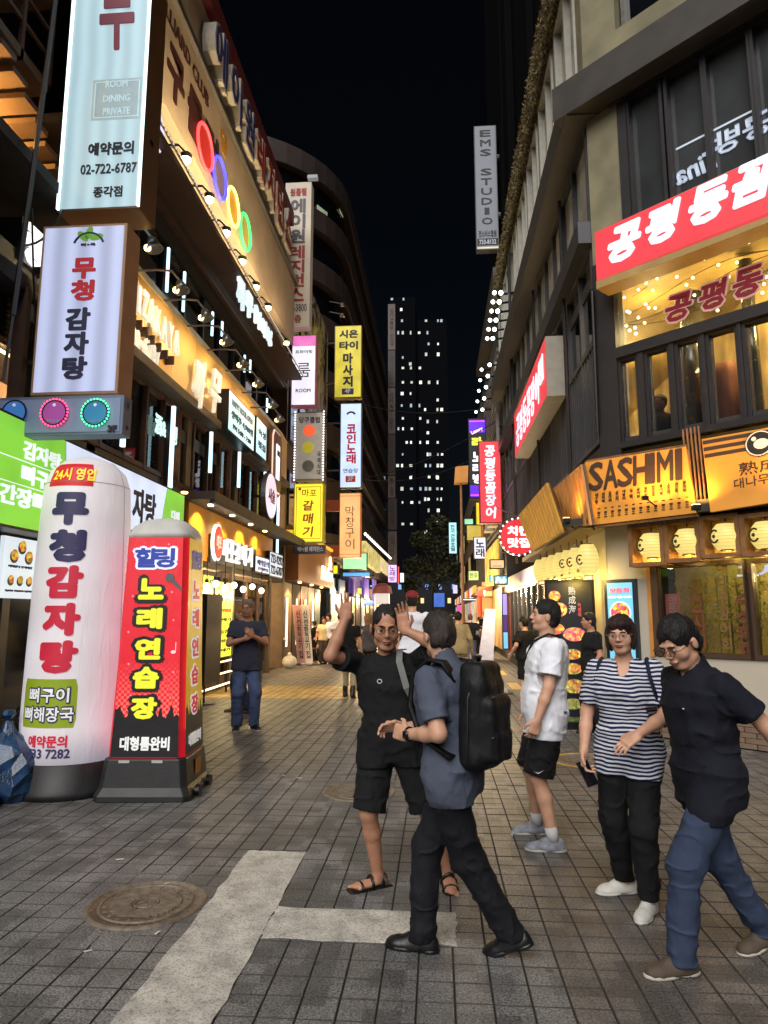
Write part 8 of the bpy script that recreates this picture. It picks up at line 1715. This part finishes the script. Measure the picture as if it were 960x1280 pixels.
# --- young man in white T-shirt
loc = gnd(688, 1054); hdg = 93
C_ = person('young man in white T-shirt and black shorts standing in profile', loc, hdg, 1.77, FINE, feet=feet_px(loc, hdg, (672,1042,0,0,0), (692,1064,0,-6,0)),
  arms=[dict(w=(.26,.08,.86)), dict(w=(-.27,.13,.88), hint=(-.3,-1,-.1), curl=.75, d=(0,.35,-1))], hd=(0,4,0), lean=(-4,0), top=dict(m=WTS, sleeve=.72, infl=.03, flare=.078, hemw=.19), legs=dict(m=BLK, bare=True, len=.97, hem=.10, infl=.03),
  shoe=dict(kind='shoe', m=GRS, sole=SOLEW, lace=SOLEW, sock=M('white_sock', (190,190,190), .9)), hair=('short',), shirt_len=.95, belly=.05, build=1.06, seed=31)
m = MB(); c0, rt, up, fw = C_['chest'], C_['rt'], C_['up'], C_['fw']; m.tube([Vector(c0-rt*.09+up*.06-fw*.06), Vector(c0-rt*.085+up*.075+fw*.02), Vector(c0-rt*.06+up*.01+fw*.13), Vector(c0+rt*.06-up*.16+fw*.17), Vector(c0+rt*.17-up*.3+fw*.1)], .011, 6); m.tube([Vector(c0-rt*.09+up*.06-fw*.06), Vector(c0-up*.06-fw*.14), Vector(c0+rt*.12-up*.25-fw*.14)], .011, 6); obj2('bag_strap', m, bm, C_['root'])
hp = C_['kn'][1]+V(-.125,.02,.06); m = MB(); m.prism([Vector(hp+V(0,a,b)) for a, b in ((.035,.012),(.0,-.008),(-.04,.018),(-.002,.001),(.018,.004))], (-.003,0,0)); obj2('shorts_logo', m, M('white_thread', ()), C_['root'])
m = MB(); tp_ = C_['pel']+V(-.17,-.10,.03); m.box(tuple(tp_-V(.004,.012,.008)+V(-.03,0,0)), tuple(tp_+V(.004,.012,.008)+V(-.03,0,0))); obj2('hem_patch', m, M('patch_grey', (80,80,96)), C_['root'])
# --- woman in striped tee
loc = gnd(796, 1130); hdg = 160
D_ = person('woman with glasses in navy and white striped V-neck tee and black trousers', loc, hdg, 1.66, FINE, feet=feet_px(loc, hdg, (782,1116,.0,-58,0), (812,1142,0,-14,0)),
  arms=[dict(w=(.25,.10,.86), hint=(.4,-1,0), curl=.9, d=(.0,.2,-1), n=(-1,.1,0)), dict(w=(-.075,.27,1.00), hint=(-1,-.4,-.6), d=(.6,.35,-.45), n=(.1,-.5,-1), curl=.25, spread=.01)],
  hd=(-6,-2,2), lean=(2,0), top=dict(m=striped(), sleeve=.80, neck='v', infl=.026, flare=.066, hemw=.175, trim=WTS), legs=dict(m=BLK, infl=.022, cuff=.058, crop=.03), shoe=dict(kind='shoe', m=WHS, sole=WHS), hair=('bob',), glasses=M('pale_wire', (150,130,120), .3, .6), shirt_len=.93, build=1.02, belly=.02, seed=41, female=True, hair_mat=hairm('dark_brown_hair', (44,28,26)))
m = MB(); c0, rt, up, fw = D_['chest'], D_['rt'], D_['up'], D_['fw']
for pth in ([c0-rt*.13+up*.045-fw*.05, c0-rt*.13+up*.05+fw*.03, c0-rt*.15-up*.04+fw*.13, c0-rt*.19-up*.2+fw*.12, c0-rt*.21-up*.34+fw*.0], [c0+rt*.135+up*.04-fw*.05, c0+rt*.14+up*.03+fw*.06, c0+rt*.165-up*.08+fw*.08]): m.tube([Vector(p) for p in pth], .012, 6)
obj2('bag_strap', m, cloth('navy_webbing', (30,36,58)), D_['root'])
ph = thing('mobile_phone', 'black mobile phone with pale edge in the lowered hand of the striped woman', 'phone', D_['root'].location); ph.rotation_euler = D_['root'].rotation_euler
w_ = D_['wr'][0]+V(-.022,.05,-.12); Mp = rotm(.5, .5, .3); m = MB(); 
pr = [Vector(w_+Mp@V(a,b,c)) for c in (-.075,.075) for a, b in ((-.036,-.005),(.036,-.005),(.036,.005),(-.036,.005))]; m.hexa(pr); obj2('case', m, BLS, ph, False); m = MB(); pr = [Vector(w_+Mp@V(a,b,c)) for c in (-.072,.072) for a, b in ((-.034,.0051),(.034,.0051),(.034,.0063),(-.034,.0063))]; m.hexa(pr); obj2('screen', m, M('phone_glass', (14,16,22), .08), ph, False)
# --- man in black polo looking down
loc = gnd(901, 1204); hdg = 108
E_ = person('man in dark polo shirt and blue chinos walking left, head bowed over his glasses', loc, hdg, 1.70, FINE, feet=feet_px(loc, hdg, (958,1186,.02,4,-10), (853,1218,0,-4,0)),
  arms=[dict(w=(.22,-.06,.86), hint=(.5,-1,-.2), curl=.5), dict(w=(-.30,-.30,.90), hint=(-.2,-1,-.2), curl=.7, d=(0,-.1,-1))],
  lean=(4,0), hs=1.06, hd=(14,-25,2), top=dict(m=NVP, sleeve=.70, neck='collar', infl=.028, flare=.075, hemw=.19), legs=dict(m=JNB, infl=.017), shoe=dict(kind='shoe', m=BRS, sole=SOLEW, lace=BRS), hair=('short',), glasses=M('thin_dark_frame', ()), shirt_len=.96, belly=.012, build=1.0, seed=51)
m = MB(); c0 = E_['chest']-E_['up']*.13+E_['fw']*.158-E_['rt']*.085; m.ball(tuple(c0), .006, 6, 5, (1,1,.6)); obj2('chest_emblem', m, M('white_thread', ()), E_['root'])
m = MB(); c0 = E_['pel']+V(-.155,.06,-.05); m.torus(c0, .03, .0018, V(0,1,0), V(0,0,.6), 16, 5); obj2('pocket_stitch', m, M('pale_stitch', (120,130,180)), E_['root'])
# --- mid distance people
MID = .010
def far_p(label, u, v, hdg, topv, h=.012, u2=None, **kw):
    loc = gnd(u, v); H = EYE+(767-topv)/850*loc.y; ft_ = kw.pop('ft', None) or [(.11,.06,0,0,0),(-.11,-.06,0,0,0)]
    return person(label, loc, hdg, H, h, feet=ft_, **kw)
SH = dict(kind='shoe', m=BLS)
far_p('tall man with grey hair in dark blue T-shirt and jeans clasping his hands', 306, 912, 203, 752, .009, ft=[(.12,.0,0,-14,0),(-.13,.03,0,14,0)], arms=[dict(w=(.06,.23,1.32), hint=(.9,-.3,-.8), d=(-.8,.3,.5), n=(-.5,-.7,.2), curl=.8), dict(w=(-.04,.25,1.36), hint=(-.9,-.3,-.8), d=(.7,.2,.7), n=(.5,-.8,.2), curl=.7)], top=dict(m=NVT, sleeve=.68, infl=.026, hemw=.19), legs=dict(m=JNL, infl=.026), shoe=dict(kind='shoe', m=BLS, sole=SOLEW), hair=('short',), hair_mat=hairm('ash_hair', (110,92,78)), glasses=M('thin_dark_frame', ()), hd=(-30,0,0), skin=SKIN2, shirt_len=.92, seed=61)
far_p('reddish-haired person half hidden behind the tall man in dark blue T-shirt', 301, 891, 100, 759, .012, ft=[(.1,.1,0,0,0),(-.1,-.12,0,0,0)], top=dict(m=cloth('grey_tee', (90,92,100)), infl=.02), legs=dict(m=cloth('dark_denim', (48,56,76)), infl=.02), shoe=dict(kind='shoe', m=M('brown_boot', (88,60,40))), hair=('short',), hair_mat=cloth('copper_hair', (150,92,50), .6), seed=62)
far_p('man in all black, in profile with a hand in his pocket by the menu banner', 745, 918, 95, 768, .009, arms=[dict(w=(.22,.0,.9)), dict(w=(-.215,.10,.90), hint=(-.4,-1,0), curl=.3)], top=dict(m=BLK, sleeve=.7, infl=.028, hemw=.19), legs=dict(m=BLK2, infl=.026), shoe=SH, hair=('short',), skin=SKIN2, belly=.03, shirt_len=.92, seed=63)
far_p('person in black shirt and shorts, turned away behind the young man in white', 659, 880, 40, 772, .010, ft=[(.1,.1,0,0,0),(-.12,-.14,.02,0,-20)], arms=[dict(w=(.28,.12,.9)), dict(w=(-.30,.10,.92), hint=(-.6,-1,0))], top=dict(m=BLK, sleeve=.8, infl=.04, flare=.085, hemw=.2), legs=dict(m=BLK, bare=True, len=.95, infl=.03), shoe=dict(kind='shoe', m=M('orange_tan_shoe', (190,120,70))), hair=('short',), belly=.03, seed=64)
far_p('person in white shirt and dark red cap, seen from behind between the greeting men', 516, 905, 5, 742, .010, top=dict(m=WTS, sleeve=.8, infl=.03, flare=.08, hemw=.2), legs=dict(m=BLK2, infl=.02), shoe=SH, hair=('short','cap',M('dark_red_cap_cloth', (120,24,30), .8)), seed=65)
far_p('person in black top, pale leggings and dark boots walking away', 436, 872, -4, 766, .011, ft=[(.1,-.12,.02,0,-15),(-.1,.12,0,0,0)], top=dict(m=BLK, infl=.02), legs=dict(m=cloth('pale_khaki_legging', (150,140,112)), infl=.008), shoe=dict(kind='shoe', m=BLS, boot=True), hair=('long',), female=True, seed=66)
far_p('woman with long light brown hair in patterned camisole and dark shorts', 460, 863, 5, 768, .012, top=dict(m=cloth('dark_pattern_cloth', (70,66,70), amt=.6), sleeve=.12, infl=.012), legs=dict(m=BLK, bare=True, len=.45, infl=.02), shoe=dict(kind='shoe', m=BRS), hair=('long',), hair_mat=cloth('light_brown_hair', (128,92,64), .6), female=True, seed=67)
far_p('person in a loose khaki jacket walking away behind the backpack man', 574, 862, 0, 766, .012, arms=[dict(w=(.3,.05,.9)), dict(w=(-.3,.05,.9))], top=dict(m=TAN, sleeve=1.8, infl=.04, hemw=.21), legs=dict(m=GRY, infl=.02), shoe=SH, hair=('short',), shirt_len=.96, seed=68)
far_p('man in black T-shirt and light grey trousers walking away down the street', 589, 833, 3, 768, .014, ft=[(.12,.14,0,-8,0),(-.12,-.12,0,8,0)], arms=[dict(w=(.34,.06,.98)), dict(w=(-.34,.02,.98))], top=dict(m=BLK, sleeve=.85, infl=.03, flare=.08), legs=dict(m=GRY, infl=.03), shoe=SH, hair=('short',), hair_mat=cloth('brown_hair', (84,58,44), .6), seed=69)
for i, (lab, u, v, tv, hd_, tm_, lm_, hr_, hm_) in enumerate((
    ('distant person in a pale blue shirt among the far crowd', 548, 812, 768, 0, cloth('pale_blue_tee', (120,140,170)), GRY, 'short', None),
    ('distant person in red at the end of the street', 533, 806, 768, 8, cloth('red_tee', (160,50,50)), BLK2, 'short', None),
    ('distant dark figure beside the far left shops', 500, 812, 767, 0, BLK2, BLK2, 'short', None),
    ('distant person in beige beside the violet lit sign', 489, 815, 767, 0, TAN, BLK2, 'long', None),
    ('distant person in white walking by the far left shopfront', 424, 826, 768, 0, WTS, GRY, 'short', None),
    ('distant dark haired figure before the blue lit screens', 568, 808, 767, 0, cloth('teal_tee', (40,70,80)), BLK2, 'short', None),
    ('distant person in plum top beside the dark red cap', 526, 842, 770, 0, cloth('plum_tee', (88,48,60)), BLK2, 'short', cloth('chestnut_hair', (92,54,40), .6)),
    ('distant person in black walking away just behind the khaki jacket', 563, 840, 767, 5, BLK, BLK2, 'short', None),
    ('distant person with a yellow top near the street end', 537, 830, 770, 0, cloth('mustard_tee', (170,150,60)), BLK2, 'short', None),
    ('distant person with black hair in a dark jacket before the bright shops', 608, 822, 765, -5, BLK, GRY, 'short', None),
    ('distant woman in a white blouse far down the street', 553, 822, 768, 10, WTS, BLK2, 'long', None),
    ('distant person in grey near the red gate post', 600, 818, 770, 0, GRY, BLK2, 'short', None),
    ('cream-shirted person standing in front of the brown shop', 404, 830, 772, 190, cloth('cream_blouse', (214,196,150)), cloth('dark_skirt', (70,60,54)), 'long', None),
    ('person in white top and long dark skirt facing the brown shop', 411, 830, 768, 150, WTS, cloth('charcoal_skirt', (58,52,48)), 'bob', None),
    ('person in dark clothes near the bench by the brown shop', 393, 826, 776, 120, BLK, BLK2, 'bob', None))):
    far_p(lab, u, v, hd_, tv, .016, ft=[(.09,.05+.05*(i % 3),0,0,0),(-.09,-.05,0,0,0)], top=dict(m=tm_, sleeve=.75, infl=.025, flare=.07), legs=dict(m=lm_, infl=.025), shoe=SH, hair=(hr_,), hair_mat=hm_, seed=70+i, female=hr_ != 'short')
